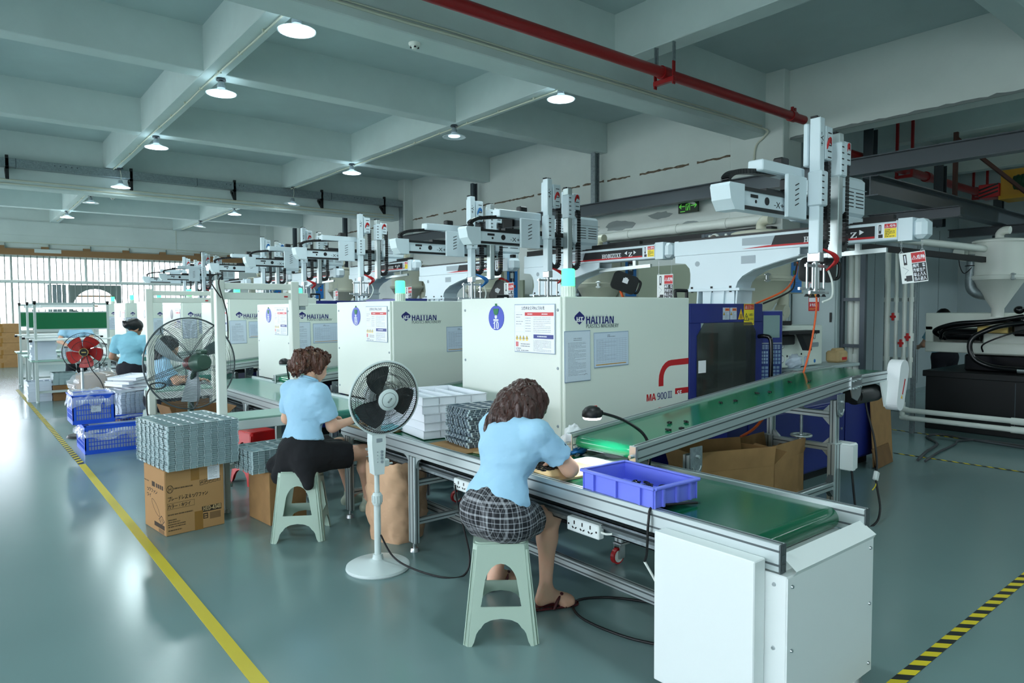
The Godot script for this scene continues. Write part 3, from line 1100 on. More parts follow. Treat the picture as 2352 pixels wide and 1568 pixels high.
func build_lamps() -> void:
	var k := 0
	for z in [-6.35, -8.72, -12.2]:
		make_lamp("bright round ceiling lamp on the left beam, %s" % ["nearest, just behind the big cross beam", "second from the big cross beam", "third from the big cross beam"][k], Vector3(2.56, 4.24, z), 0.0, M.lamp_glow, LAMP_E)
		make_lamp("round ceiling lamp over the machine row, %s" % ["nearest, brightly lit behind the cross beam", "second along, its clear shade visible", "third along, brightly lit"][k], Vector3(5.95, 4.24, z), 0.0, M.lamp_glow if k != 1 else M.lamp_dim, LAMP_E if k != 1 else 2.9)
		k += 1
	make_lamp("bright ceiling lamp on a long cord just below the cable tray, left", Vector3(2.56, 4.05, -15.35), 0.2, M.lamp_glow, LAMP_E)
	make_lamp("tilted dim ceiling lamp on a cord below the cable tray, right", Vector3(5.98, 4.03, -15.3), 0.22, M.lamp_dim, 2.9, -0.12)
	make_lamp("small dim ceiling lamp just behind the far cross beam, left", Vector3(2.58, 4.24, -19.35), 0.0, M.lamp_dim, 2.9)
	make_lamp("small bright ceiling lamp just behind the far cross beam, right", Vector3(5.95, 4.24, -19.35), 0.0, M.lamp_glow, LAMP_E)
	make_lamp("farthest bright ceiling lamp near the end wall, left", Vector3(2.45, 4.24, -22.72), 0.0, M.lamp_glow, LAMP_E)
	make_lamp("farthest tilted unlit-looking ceiling lamp near the end wall, right", Vector3(5.93, 4.24, -22.72), 0.0, M.lamp_dim, 1.0, -0.12)
	for q in [Vector3(2.46, 4.24, -2.1), Vector3(2.46, 4.24, 1.4), Vector3(5.95, 4.24, 1.0), Vector3(-1.2, 4.24, -2.1), Vector3(-1.2, 4.24, -8.7), Vector3(-1.2, 4.24, 1.4)]:
		make_lamp("round ceiling lamp of the same row above the eye, out of view", q, 0.0, M.lamp_glow, LAMP_E)
	for q in [Vector3(13.9, 4.24, -1.6), Vector3(11.2, 4.24, 0.6), Vector3(11.0, 4.24, 3.0)]:
		make_lamp("round ceiling lamp of the next bay, out of view", q, 0.0, M.lamp_glow, LAMP_E * 1.3)

func make_prints() -> void:
	# safety notice
	var w := c8(238, 242, 248)
	var k := c8(24, 26, 32)
	var g := c8(120, 126, 136)
	var im := page(420, 330, w)
	kanji(im, "注塑机安全风险点告知牌", Vector2(75, 10), 20, 24, k, 2)
	im.fill_rect(Rect2i(112, 52, 300, 24), c8(208, 24, 30))
	print_rows(im, Rect2(140, 58, 60, 12), 1, w, 8)
	print_rows(im, Rect2(290, 58, 70, 12), 1, w, 8)
	for y in [50, 100, 150, 190]:
		im.fill_rect(Rect2i(8, y, 100, 1), c8(190, 200, 215))
	im.fill_rect(Rect2i(108, 50, 1, 150), c8(190, 200, 215))
	print_rows(im, Rect2(16, 60, 80, 36), 2, g, 5)
	print_rows(im, Rect2(16, 108, 84, 36), 2, g, 5)
	print_rows(im, Rect2(118, 84, 66, 110), 6, g, 4)
	print_rows(im, Rect2(205, 84, 200, 110), 9, g, 3)
	im.fill_rect(Rect2i(205, 205, 206, 28), c8(20, 40, 130))
	print_rows(im, Rect2(245, 212, 110, 14), 1, w, 9)
	for i in 4:
		warn_triangle(im, Vector2(26 + i * 36, 214), 26, c8(246, 206, 30), k)
		im.fill_rect(Rect2i(14 + i * 36, 243, 24, 8), c8(246, 206, 30))
	im.fill_rect(Rect2i(12, 262, 28, 32), c8(206, 40, 44))
	print_rows(im, Rect2(16, 266, 20, 26), 2, w, 6)
	print_rows(im, Rect2(66, 268, 112, 30), 2, k, 5)
	kanji(im, "生产部电话", Vector2(14, 303), 10, 10, k, 1)
	kanji(im, "火警电话", Vector2(14, 317), 10, 10, k, 1)
	print_rows(im, Rect2(70, 316, 120, 12), 1, k, 5)
	print_rows(im, Rect2(205, 244, 205, 80), 9, g, 3)
	tex_mat("print_notice", im, 0.4)
	# text sheet and record sheet behind clear film
	im = page(200, 280, c8(214, 226, 238))
	print_rows(im, Rect2(66, 34, 76, 20), 2, c8(80, 90, 104), 3)
	print_rows(im, Rect2(22, 60, 160, 190), 26, c8(110, 122, 140), 2)
	line(im, Vector2(150, 250), Vector2(160, 240), 1, k)
	line(im, Vector2(160, 240), Vector2(176, 246), 1, k)
	tex_mat("print_sheet", im, 0.22)
	im = page(260, 190, c8(206, 220, 236))
	print_rows(im, Rect2(96, 10, 70, 16), 2, c8(80, 90, 104), 3)
	for i in 13:
		im.fill_rect(Rect2i(10, 34 + i * 11, 240, 1), c8(150, 164, 186))
	for i in 11:
		im.fill_rect(Rect2i(16 + i * 22, 34, 1, 132), c8(168, 180, 200))
	print_rows(im, Rect2(12, 36, 220, 120), 11, c8(140, 152, 172), 2, 0.7)
	im.fill_rect(Rect2i(8, 176, 234, 5), c8(196, 140, 50))
	tex_mat("print_record", im, 0.22)
	# danger hanger sign: robot pictogram, red danger field and black lines
	im = page(200, 260, c8(232, 236, 234))
	im.fill_rect(Rect2i(92, 8, 104, 84), c8(196, 26, 34))
	warn_triangle(im, Vector2(114, 30), 34, c8(196, 26, 34), w)
	kanji(im, "危险", Vector2(134, 28), 28, 38, w, 4)
	im.fill_rect(Rect2i(92, 98, 104, 154), c8(26, 28, 32))
	for i in 4:
		kanji(im, ["机械手操", "作部生产", "禁止人入", "当心进入"][i], Vector2(97, 104 + i * 37), 21, 30, w, 3)
	im.fill_rect(Rect2i(30, 14, 26, 90), k)
	im.fill_rect(Rect2i(38, 24, 10, 60), w)
	line(im, Vector2(20, 120), Vector2(60, 150), 2, g)
	line(im, Vector2(60, 150), Vector2(30, 180), 2, g)
	im.fill_rect(Rect2i(36, 196, 46, 48), k)
	im.fill_rect(Rect2i(22, 216, 20, 20), k)
	tex_mat("print_danger", im, 0.45)
	# small robot caution sticker
	im = page(120, 100, w)
	im.fill_rect(Rect2i(8, 6, 16, 60), k)
	im.fill_rect(Rect2i(13, 12, 6, 34), w)
	im.fill_rect(Rect2i(6, 72, 28, 24), k)
	im.fill_rect(Rect2i(44, 2, 74, 30), c8(206, 34, 36))
	warn_triangle(im, Vector2(60, 6), 20, c8(206, 34, 36), w)
	kanji(im, "危险", Vector2(76, 7), 17, 18, w, 2)
	im.fill_rect(Rect2i(44, 34, 74, 64), c8(248, 218, 36))
	print_rows(im, Rect2(50, 40, 62, 54), 5, k, 5, 0.95)
	tex_mat("print_caution", im, 0.4)
	# yellow mechanical-injury sign on the guard door
	im = page(200, 260, c8(240, 216, 40))
	im.fill_rect(Rect2i(6, 6, 188, 66), c8(206, 66, 44))
	warn_triangle(im, Vector2(40, 18), 40, c8(206, 66, 44), w)
	kanji(im, "警告", Vector2(66, 20), 34, 40, c8(240, 190, 170), 3)
	print_rows(im, Rect2(140, 26, 50, 30), 2, c8(240, 170, 150), 6)
	warn_triangle(im, Vector2(46, 108), 96, c8(240, 216, 40), k)
	line(im, Vector2(44, 186), Vector2(56, 150), 7, k)
	kanji(im, "当心机械伤人", Vector2(86, 116), 15, 34, k, 2)
	print_rows(im, Rect2(88, 170, 100, 30), 2, k, 7, 1.0)
	im.fill_rect(Rect2i(8, 236, 184, 8), c8(150, 30, 30))
	tex_mat("print_injury", im, 0.4)
	im = page(160, 150, c8(196, 206, 222))
	im.fill_rect(Rect2i(52, 8, 102, 34), c8(226, 110, 50))
	print_rows(im, Rect2(74, 16, 70, 18), 1, c8(120, 50, 30), 9)
	warn_triangle(im, Vector2(26, 50), 44, c8(240, 190, 40), k)
	print_rows(im, Rect2(56, 50, 98, 90), 9, g, 4)
	tex_mat("print_label", im, 0.4)
	im = page(110, 300, w)
	im.fill_rect(Rect2i(0, 0, 110, 6), c8(206, 30, 34))
	im.fill_rect(Rect2i(0, 0, 5, 300), c8(206, 30, 34))
	im.fill_rect(Rect2i(105, 0, 5, 300), c8(206, 30, 34))
	warn_triangle(im, Vector2(55, 50), 110, c8(246, 206, 30), k)
	im.fill_rect(Rect2i(0, 205, 110, 95), c8(206, 24, 30))
	kanji(im, "有电危险", Vector2(12, 218), 19, 34, w, 3)
	print_rows(im, Rect2(12, 268, 88, 20), 2, c8(240, 170, 60), 6)
	tex_mat("print_electric", im, 0.4)
	# keypad of the control panel
	im = page(160, 250, c8(34, 52, 110))
	for r in 3:
		for q in 6:
			im.fill_rect(Rect2i(14 + q * 23, 8 + r * 10, 18, 6), c8(150, 170, 190))
	for r in 4:
		for q in 3:
			im.fill_rect(Rect2i(8 + q * 18, 48 + r * 22, 13, 16), c8(140, 164, 186))
			im.fill_rect(Rect2i(90 + ((q + r) % 3) * 22, 44 + r * 24, 16, 18), c8(120, 148, 176))
	for r in 4:
		for q in 5:
			im.fill_rect(Rect2i(10 + q * 28, 148 + r * 24, 22, 17), c8(120, 146, 170))
	tex_mat("print_keys", im, 0.35)
	# dryer control panel
	im = page(100, 260, c8(36, 120, 196))
	im.fill_rect(Rect2i(22, 16, 50, 110), c8(40, 50, 64))
	im.fill_rect(Rect2i(30, 26, 34, 20), c8(160, 30, 30))
	im.fill_rect(Rect2i(32, 60, 30, 40), c8(190, 200, 200))
	im.fill_rect(Rect2i(16, 150, 18, 22), c8(40, 120, 60))
	im.fill_rect(Rect2i(62, 150, 18, 22), c8(190, 40, 40))
	print_rows(im, Rect2(14, 186, 74, 60), 6, c8(30, 70, 130), 4)
	tex_mat("print_dryer", im, 0.4)
	# carton prints
	im = page(520, 460, c8(178, 136, 88))
	var ink := c8(52, 38, 24)
	for i in 24:
		var a := TAU * i / 24
		var a2 := TAU * (i + 1) / 24
		line(im, Vector2(36 + cos(a) * 26, 130 + sin(a) * 26), Vector2(36 + cos(a2) * 26, 130 + sin(a2) * 26), 4, ink)
	line(im, Vector2(26, 118), Vector2(26, 144), 4, ink)
	line(im, Vector2(46, 116), Vector2(46, 142), 4, ink)
	line(im, Vector2(26, 132), Vector2(46, 128), 4, ink)
	print_rows(im, Rect2(68, 122, 170, 16), 1, ink, 10, 1.0)
	for i in 5:
		var x := 300 + i * 40
		for e in [[0, 0, 34, 3], [0, 33, 34, 3], [0, 0, 3, 36], [31, 0, 3, 36], [8, 10, 6, 18], [18, 8, 8, 14]]:
			im.fill_rect(Rect2i(x + e[0], 104 - i * 3 + e[1], e[2], e[3]), ink)
	kanji(im, "ブレードレスネックファン", Vector2(14, 186), 29, 30, ink, 4, 1.04)
	for e in [[10, 232, 240, 2], [10, 274, 240, 2], [10, 232, 2, 44], [248, 232, 2, 44]]:
		im.fill_rect(Rect2i(e[0], e[1], e[2], e[3]), ink)
	kanji(im, "カラー:ホワイト", Vector2(16, 240), 27, 28, ink, 4, 1.06)
	print_rows(im, Rect2(14, 306, 220, 18), 1, ink, 9, 1.0)
	print_rows(im, Rect2(14, 344, 170, 66), 4, ink, 8)
	print_rows(im, Rect2(14, 420, 120, 14), 1, ink, 8, 1.0)
	im.fill_rect(Rect2i(316, 300, 180, 42), ink)
	for i in 26:
		im.fill_rect(Rect2i(386 + i * 4, 352, 1 + (i * 7) % 3, 50), ink)
	im.fill_rect(Rect2i(326, 352, 44, 40), ink)
	im.fill_rect(Rect2i(334, 360, 28, 10), c8(178, 136, 88))
	im.fill_rect(Rect2i(334, 376, 28, 10), c8(178, 136, 88))
	tex_mat("print_carton", im, 0.85)
	im = page(240, 460, c8(168, 126, 80))
	print_rows(im, Rect2(0, 110, 60, 14), 1, ink, 8, 1.0)
	im.fill_rect(Rect2i(92, 106, 36, 36), ink)
	for i in 4:
		im.fill_rect(Rect2i(140 + i * 22, 110, 17, 30), ink)
	kanji(im, "ックファン", Vector2(30, 160), 24, 30, ink, 4, 1.04)
	kanji(im, "ワイト", Vector2(30, 204), 24, 28, ink, 4, 1.04)
	for i in 30:
		var a := TAU * i / 30
		var a2 := TAU * (i + 1) / 30
		var p := Vector2(130, 290) + Vector2(cos(a) * 66, sin(a) * 22).rotated(0.9)
		var p2 := Vector2(130, 290) + Vector2(cos(a2) * 66, sin(a2) * 22).rotated(0.9)
		line(im, p, p2, 3, ink)
	for e in [[Vector2(196, 330), Vector2(226, 362)], [Vector2(226, 362), Vector2(196, 396)], [Vector2(196, 396), Vector2(166, 362)], [Vector2(166, 362), Vector2(196, 330)]]:
		line(im, e[0], e[1], 4, ink)
	line(im, Vector2(186, 352), Vector2(186, 374), 4, ink)
	line(im, Vector2(200, 352), Vector2(208, 374), 4, ink)
	im.fill_rect(Rect2i(110, 394, 118, 32), ink)
	for i in 16:
		im.fill_rect(Rect2i(160 + i * 4, 430, 2, 28), ink)
	tex_mat("print_carton_side", im, 0.85)
	# check cloth
	im = page(240, 240, c8(22, 24, 30))
	for s in [[8, 8], [28, 5], [68, 4], [96, 14], [126, 5], [152, 4], [180, 12], [216, 5]]:
		for q in 240:
			for j in s[1]:
				var p: int = s[0] + j
				for e in [[p, q], [q, p]]:
					var c0 := im.get_pixel(e[0], e[1])
					im.set_pixel(e[0], e[1], c0.lerp(c8(226, 228, 230), 0.55))
	tex_mat("plaid", im, 0.9)
	M.plaid.uv1_triplanar = true
	M.plaid.uv1_scale = Vector3.ONE * 5.2
	im = page(200, 140, c8(196, 206, 220))
	print_rows(im, Rect2(16, 14, 60, 10), 1, k, 5)
	print_rows(im, Rect2(40, 62, 130, 18), 1, k, 9)
	print_rows(im, Rect2(16, 100, 90, 14), 1, k, 5)
	tex_mat("print_crate", im, 0.5)
	im = page(140, 160, w)
	print_rows(im, Rect2(14, 12, 110, 130), 9, g, 4)
	tex_mat("print_slip", im, 0.7)

# ---------------------------------------------------------------- injection moulding machines
func make_machine(no: String, z0: float, tall: float, width: float, badge_m: Material, near: int) -> void:
	var nums := {"10": "nearest", "09": "second", "08": "third", "07": "fourth", "06": "fifth", "05": "sixth", "04": "seventh", "03": "eighth"}
	var o := thing("injection_machine", "cream injection moulding machine with blue door and base, %s of the row" % nums[no], "machine", Vector3(3.12, 0, z0), 0.0, "moulding machines in the row")
	var W := width
	var H := tall
	var b := B.new()
	b.span(Vector3(1.6, 0.0, -W + 0.06), Vector3(4.3, 0.1, 0.1))
	b.span(Vector3(0.4, 0.0, -W + 0.14), Vector3(1.6, 0.1, -0.3))
	part("plinth", b, M.black, o)
	b = B.new()
	b.span(Vector3(1.6, 0.1, -W + 0.02), Vector3(4.37, 0.72, 0.19), 0.008)
	b.span(Vector3(0.35, 0.1, -W + 0.1), Vector3(1.6, 0.68, -0.25), 0.008)
	var base := part("base", b, M.blue_body, o)
	if near < 1:
		for x in [1.9, 2.75, 3.6]:
			b = B.new()
			b.span(Vector3(x, 0.12, 0.19), Vector3(x + 0.82, 0.7, 0.202), 0.004)
			part("base_door", b, M.blue_body, base)
			b = B.new()
			b.cyl(Vector3(x + 0.75, 0.45, 0.2), Vector3(x + 0.75, 0.45, 0.212), 0.014, 0.014, 10)
			part("lock", b, M.steel, base)
	b = B.new()
	b.span(Vector3(0.012, 0.74, -W), Vector3(1.36, H, 0), 0.006)
	var cover := part("clamp_cover", b, M.cream, o)
	b = B.new()
	b.span(Vector3(0.05, 0.68, -W + 0.06), Vector3(2.4, 0.742, -0.06))
	part("rail_bed", b, M.black, base)
	b = B.new()
	b.span(Vector3(-0.004, 0.742, -W + 0.004), Vector3(0.012, H - 0.002, -0.025), 0.004)
	var ep := part("end_panel", b, M.cream, o)
	if near < 5:
		for z in [-0.05, -W + 0.05]:
			for y in [H - 0.09, (H + 0.74) * 0.5, 0.83]:
				b = B.new()
				b.T = face_left(Vector3(-0.004, y, z))
				b.lathe([Vector2(0.012, 0), Vector2(0.009, 0.004), Vector2(0, 0.005)], 10)
				b = B.new()
				b.cyl(Vector3(-0.004, y, z), Vector3(-0.009, y, z), 0.011, 0.008, 10)
				part("screw", b, M.robot_grey, ep)
	# round machine badge with its number
	b = B.new()
	b.cyl(Vector3(-0.004, 1.557, -0.72), Vector3(-0.008, 1.557, -0.72), 0.092, 0.092, 28)
	var bd := part("number_badge", b, badge_m, o)
	if near < 3:
		letters("number", no, 0.052, M.white_text, bd, face_left(Vector3(-0.0085, 1.5, -0.72)), 0.066, "Droid Serif", true)
		b = B.new()
		b.T = face_left(Vector3(-0.0085, 1.613, -0.72))
		b.prism(PackedVector2Array([Vector2(-0.034, 0.012), Vector2(0.034, 0.012), Vector2(0.024, -0.026), Vector2(0, -0.04), Vector2(-0.024, -0.026)]), 0, 0.002)
		b.box(Vector3(0, 0.04, 0), Vector3(0.02, 0.02, 0.004))
		part("badge_emblem", b, mat("badge_green", c8(20, 120, 70), 0.5), bd)
		b = B.new()
		b.T = face_left(Vector3(-0.0085, 1.555, -0.72))
		b.cyl(Vector3(0, 0.01, 0), Vector3(0, 0.01, 0.002), 0.015, 0.015, 14)
		b.box(Vector3(0, -0.014, 0.001), Vector3(0.06, 0.012, 0.002))
		b.box(Vector3(0, -0.026, 0.001), Vector3(0.05, 0.004, 0.002))
		part("badge_mark", b, M.white_text, bd)
	# maker's sign on the side
	b = B.new()
	b.prism(PackedVector2Array([Vector2(0.15, 1.604), Vector2(0.192, 1.575), Vector2(0.2, 1.56), Vector2(0.192, 1.545), Vector2(0.15, 1.514), Vector2(0.108, 1.545), Vector2(0.1, 1.56), Vector2(0.108, 1.575)]), 0.0, 0.0015)
	var logo := part("diamond_logo", b, M.navy, cover)
	letters("logo_letters", "HT", 0.034, M.white_text, cover, face_front(Vector3(0.15, 1.548, 0.0025)), 0.062, "Droid Sans", true)
	b = B.new()
	for i in 6:
		b.bar(Vector3(0.116 + i * 0.0115, 1.534 + (i % 2) * 0.009, 0.0022), Vector3(0.1275 + i * 0.0115, 1.534 + ((i + 1) % 2) * 0.009, 0.0022), 0.005, 0.002, 0.0, Vector3.BACK)
	part("logo_wave", b, M.white_text, cover)
	if near < 5:
		letters("maker_name", "HAITIAN", 0.058, M.navy, cover, face_front(Vector3(0.35, 1.545, 0.001)), 0.275, "Droid Sans", true)
		b = B.new()
		b.bar(Vector3(0.205, 1.571, 0.0026), Vector3(0.5, 1.571, 0.0026), 0.006, 0.001, 0.0, Vector3.BACK)
		part("name_cut", b, M.cream, cover)
		letters("maker_line", "PLASTICS MACHINERY", 0.026, M.grey_text, cover, face_front(Vector3(0.375, 1.502, 0.001)), 0.325)
	# guard door
	if near < 4:
		b = B.new()
		var zf := 0.0
		b.span(Vector3(1.37, 1.5, -0.05), Vector3(2.42, H - 0.045, zf), 0.004)
		b.span(Vector3(1.37, 0.74, -0.05), Vector3(1.52, 1.5, zf), 0.004)
		b.span(Vector3(2.24, 0.74, -0.05), Vector3(2.42, 1.5, zf), 0.004)
		b.span(Vector3(1.52, 0.74, -0.05), Vector3(2.24, 0.8, zf), 0.004)
		var door := part("guard_door", b, M.blue_body, o)
		b = B.new()
		b.prism(PackedVector2Array([Vector2(1.46, 0.82), Vector2(2.3, 0.82), Vector2(2.3, 1.42), Vector2(2.23, 1.5), Vector2(1.55, 1.5), Vector2(1.46, 1.4)]), 0.002, 0.008)
		part("door_window", b, M.smoked, door)
		b = B.new()
		b.box(Vector3(1.52, 1.15, 0.012), Vector3(0.1, 0.1, 0.002))
		part("window_sticker", b, M.paper, door)
		b = B.new()
		b.tube(curve([Vector3(2.36, 1.37, 0.0), Vector3(2.36, 1.375, 0.05), Vector3(2.37, 1.36, 0.1), Vector3(2.37, 1.28, 0.115), Vector3(2.37, 0.98, 0.115), Vector3(2.37, 0.9, 0.1), Vector3(2.36, 0.88, 0.05), Vector3(2.36, 0.885, 0.0)], 5), 0.019, 8)
		part("door_handle", b, M.black_gloss, door)
		b = B.new()
		b.tube(curve([Vector3(1.32, H, -0.1), Vector3(1.31, H + 0.05, -0.1), Vector3(1.33, H + 0.06, -0.1), Vector3(1.44, H + 0.06, -0.1), Vector3(1.46, H + 0.05, -0.1), Vector3(1.46, H - 0.05, -0.1)], 5), 0.014, 7)
		part("grab_rail", b, M.black, o)
		if near < 1:
			plate("label_plate", 0.095, 0.1, M.print_label, door, face_front(Vector3(1.86, 1.575, 0.003)))
			plate("label_plate", 0.095, 0.1, M.print_label, door, face_front(Vector3(1.965, 1.575, 0.003)))
			b = B.new()
			b.prism(PackedVector2Array([Vector2(2.04, 1.525), Vector2(2.12, 1.525), Vector2(2.08, 1.615)]), 0.001, 0.002)
			part("pinch_triangle", b, mat("sign_yellow", c8(240, 190, 30), 0.45), door)
			b = B.new()
			b.box(Vector3(2.07, 1.55, 0.004), Vector3(0.006, 0.04, 0.001))
			b.box(Vector3(2.09, 1.55, 0.004), Vector3(0.006, 0.04, 0.001))
			part("pinch_mark", b, M.black_text, door)
			plate("injury_sign", 0.155, 0.185, M.print_injury, door, face_front(Vector3(2.2, 1.565, 0.004)))
		# inside the guard: platens and mould
		b = B.new()
		b.span(Vector3(1.4, 0.75, -0.95), Vector3(1.55, 1.5, -0.2), 0.01)
		b.span(Vector3(2.2, 0.75, -0.95), Vector3(2.45, H - 0.08, -0.15), 0.01)
		part("platen", b, M.grey_cabinet, o)
		b = B.new()
		b.span(Vector3(1.56, 0.9, -0.85), Vector3(1.8, 1.4, -0.3), 0.006)
		b.span(Vector3(1.95, 0.9, -0.85), Vector3(2.2, 1.4, -0.3), 0.006)
		b.span(Vector3(1.4, 0.74, -1.1), Vector3(2.4, 0.77, -0.06))
		part("mould", b, M.alu_dark, o)
		b = B.new()
		b.span(Vector3(1.36, 0.74, -W), Vector3(2.42, H - 0.1, -W + 0.03))
		part("rear_guard", b, M.blue_body, o)
	if near < 2:
		# control panel on its swivel
		b = B.new()
		b.T = Transform3D(Basis(Vector3.UP, -0.5), Vector3(2.52, 0, -0.0))
		b.span(Vector3(-0.1, 0.93, -0.05), Vector3(0.13, 1.6, 0.02), 0.008)
		var cp := part("control_panel", b, M.robot_grey, o)
		b = B.new()
		b.T = Transform3D(Basis(Vector3.UP, -0.5), Vector3(2.52, 0, -0.0))
		b.box(Vector3(0.015, 1.45, 0.021), Vector3(0.21, 0.28, 0.004))
		part("screen_bezel", b, M.blue_body, cp)
		b = B.new()
		b.T = Transform3D(Basis(Vector3.UP, -0.5), Vector3(2.52, 0, -0.0))
		b.box(Vector3(0.015, 1.455, 0.024), Vector3(0.16, 0.2, 0.003))
		part("screen", b, M.screen, cp)
		plate("keypad", 0.21, 0.34, M.print_keys, cp, Transform3D(Basis(Vector3.UP, -0.5), Vector3(2.52, 0, 0) + Basis(Vector3.UP, -0.5) * Vector3(0.015, 1.13, 0.021)))
		b = B.new()
		b.cyl(Vector3(2.63, 0.945, 0.09), Vector3(2.63, 0.945, 0.12), 0.03, 0.03, 16)
		part("switch_base", b, mat("sign_yellow", c8(240, 190, 30), 0.45), cp)
		b = B.new()
		b.T = Transform3D(Basis(Vector3.RIGHT, PI / 2), Vector3(2.63, 0.945, 0.12))
		b.lathe([Vector2(0.012, 0), Vector2(0.012, 0.02), Vector2(0.026, 0.022), Vector2(0.026, 0.045), Vector2(0, 0.05)], 16)
		part("emergency_stop", b, M.red, cp)
		# injection unit cover
		b = B.new()
		b.span(Vector3(2.66, 1.06, -0.7), Vector3(3.55, 1.45, -0.02), 0.01)
		var ic := part("injection_cover", b, M.cream, o)
		if near < 1:
			for y in [1.28, 1.15]:
				b = B.new()
				b.cyl(Vector3(2.74, y, -0.02), Vector3(2.74, y, 0.012), 0.036, 0.036, 18)
				part("gauge", b, M.black, ic)
				b = B.new()
				b.cyl(Vector3(2.74, y, 0.012), Vector3(2.74, y, 0.014), 0.03, 0.03, 18)
				b.box(Vector3(2.74, y - 0.055, -0.015), Vector3(0.06, 0.02, 0.012))
				part("gauge_face", b, M.white_text, ic)
			b = B.new()
			for p in [[2.88, 1.3], [2.88, 1.17], [3.14, 1.3], [3.14, 1.18]]:
				b.cyl(Vector3(p[0], p[1], -0.02), Vector3(p[0], p[1], -0.015), 0.01, 0.01, 10)
			part("bolt_hole", b, M.black, ic)
			letters("model_number", "280", 0.055, M.grey_text, ic, face_front(Vector3(3.36, 1.34, -0.0195)), 0.1)
			b = B.new()
			b.tube(arc_pts(Vector3(3.37, 1.36, -0.018), Vector3(0.06, 0, 0), Vector3(0, 0.045, 0), 0.0, 2.0, 8), 0.004, 4)
			part("number_arc", b, M.grey_text, ic)
			b = B.new()
			b.T = Transform3D(Basis(), Vector3(3.35, 1.26, -0.02))
			b.prism(rounded(0.24, 0.045, 0.015), 0.0, 0.003)
			part("sight_slot", b, M.robot_grey, ic)
			b = B.new()
			b.span(Vector3(2.62, 1.38, 0.0), Vector3(3.18, 1.41, 0.14), 0.004)
			b.span(Vector3(2.62, 1.46, -0.1), Vector3(2.85, 1.5, 0.04), 0.004)
			b.span(Vector3(2.62, 1.28, -0.01), Vector3(2.9, 1.37, 0.05), 0.01)
			b.T = Transform3D(Basis(), Vector3(0, 0, 0.04))
			b.prism(PackedVector2Array([Vector2(2.92, 1.38), Vector2(3.1, 1.38), Vector2(3.11, 1.22), Vector2(3.05, 1.22)]), 0, 0.06)
			part("tray_bracket", b, M.black, ic)
			b = B.new()
			b.T = Transform3D(Basis(), Vector3(3.4, 1.1, -0.02))
			b.cyl(Vector3(0, 0, 0), Vector3(0, 0, 0.002), 0.018, 0.018, 14)
			part("round_sticker", b, M.ctrl_blue, ic)
			# red model stripe
			b = B.new()
			var arc := PackedVector2Array([Vector2(1.355, 1.23), Vector2(1.16, 1.225)])
			for i in 7:
				var a := PI / 2 + PI / 2 * i / 6
				arc.append(Vector2(1.14 + cos(a) * 0.15, 1.075 + sin(a) * 0.15))
			arc.append(Vector2(0.99, 1.03))
			arc.append(Vector2(1.045, 1.03))
			for i in 7:
				var a := PI - PI / 2 * i / 6
				arc.append(Vector2(1.14 + cos(a) * 0.095, 1.085 + sin(a) * 0.095))
			arc.append(Vector2(1.355, 1.182))
			b.prism(arc, 0.0, 0.0015)
			b.span(Vector3(1.19, 0.955, 0), Vector3(1.355, 1.0, 0.0015))
			b.span(Vector3(0.99, 0.82, 0), Vector3(1.045, 0.87, 0.0015))
			part("red_stripe", b, M.red_text, cover)
			letters("model_letters", "MA", 0.052, M.red_text, cover, face_front(Vector3(0.9, 0.953, 0.001)), 0.105, "Droid Sans", true)
			letters("model_letters", "900", 0.052, M.navy, cover, face_front(Vector3(1.03, 0.955, 0.001)), 0.11)
			letters("model_letters", "III", 0.052, M.navy, cover, face_front(Vector3(1.125, 0.957, 0.001)), 0.05, "Droid Serif")
			letters("model_letters", "SE", 0.036, M.white_text, cover, face_front(Vector3(1.24, 0.962, 0.0025)), 0.055, "Droid Sans", true)
	if no == "09":
		b = B.new()
		b.span(Vector3(0.35, H, -W - 0.02), Vector3(0.6, H + 0.03, -0.35))
		part("top_rail", b, M.blue_body, o)
	# signal beacon on the roof
	var bx := 0.16
	b = B.new()
	b.cyl(Vector3(bx, H, -0.12), Vector3(bx, H + 0.075, -0.12), 0.045, 0.045, 16)
	for i in 16:
		var a := TAU * i / 16
		b.box(Vector3(bx + cos(a) * 0.046, H + 0.035, -0.12 + sin(a) * 0.046), Vector3(0.006, 0.07, 0.006))
	var bc := part("signal_beacon", b, M.white_pvc, o)
	b = B.new()
	b.lathe([Vector2(0.047, 0), Vector2(0.046, 0.11), Vector2(0.038, 0.118), Vector2(0, 0.118)], 18)
	b.T = Transform3D()
	var gl := part("beacon_glow_lens", b, M.green_glow, bc)
	gl.position = Vector3(bx, H + 0.076, -0.12)
	if near < 2:
		var l := OmniLight3D.new()
		l.name = "beacon_light"
		l.light_color = c8(120, 255, 180)
		l.light_energy = 0.006
		l.omni_range = 20.0
		l.omni_attenuation = 2.0
		l.light_size = 0.04
		l.shadow_enabled = true
		l.position = Vector3(bx, H + 0.24, -0.05)
		o.add_child(l)

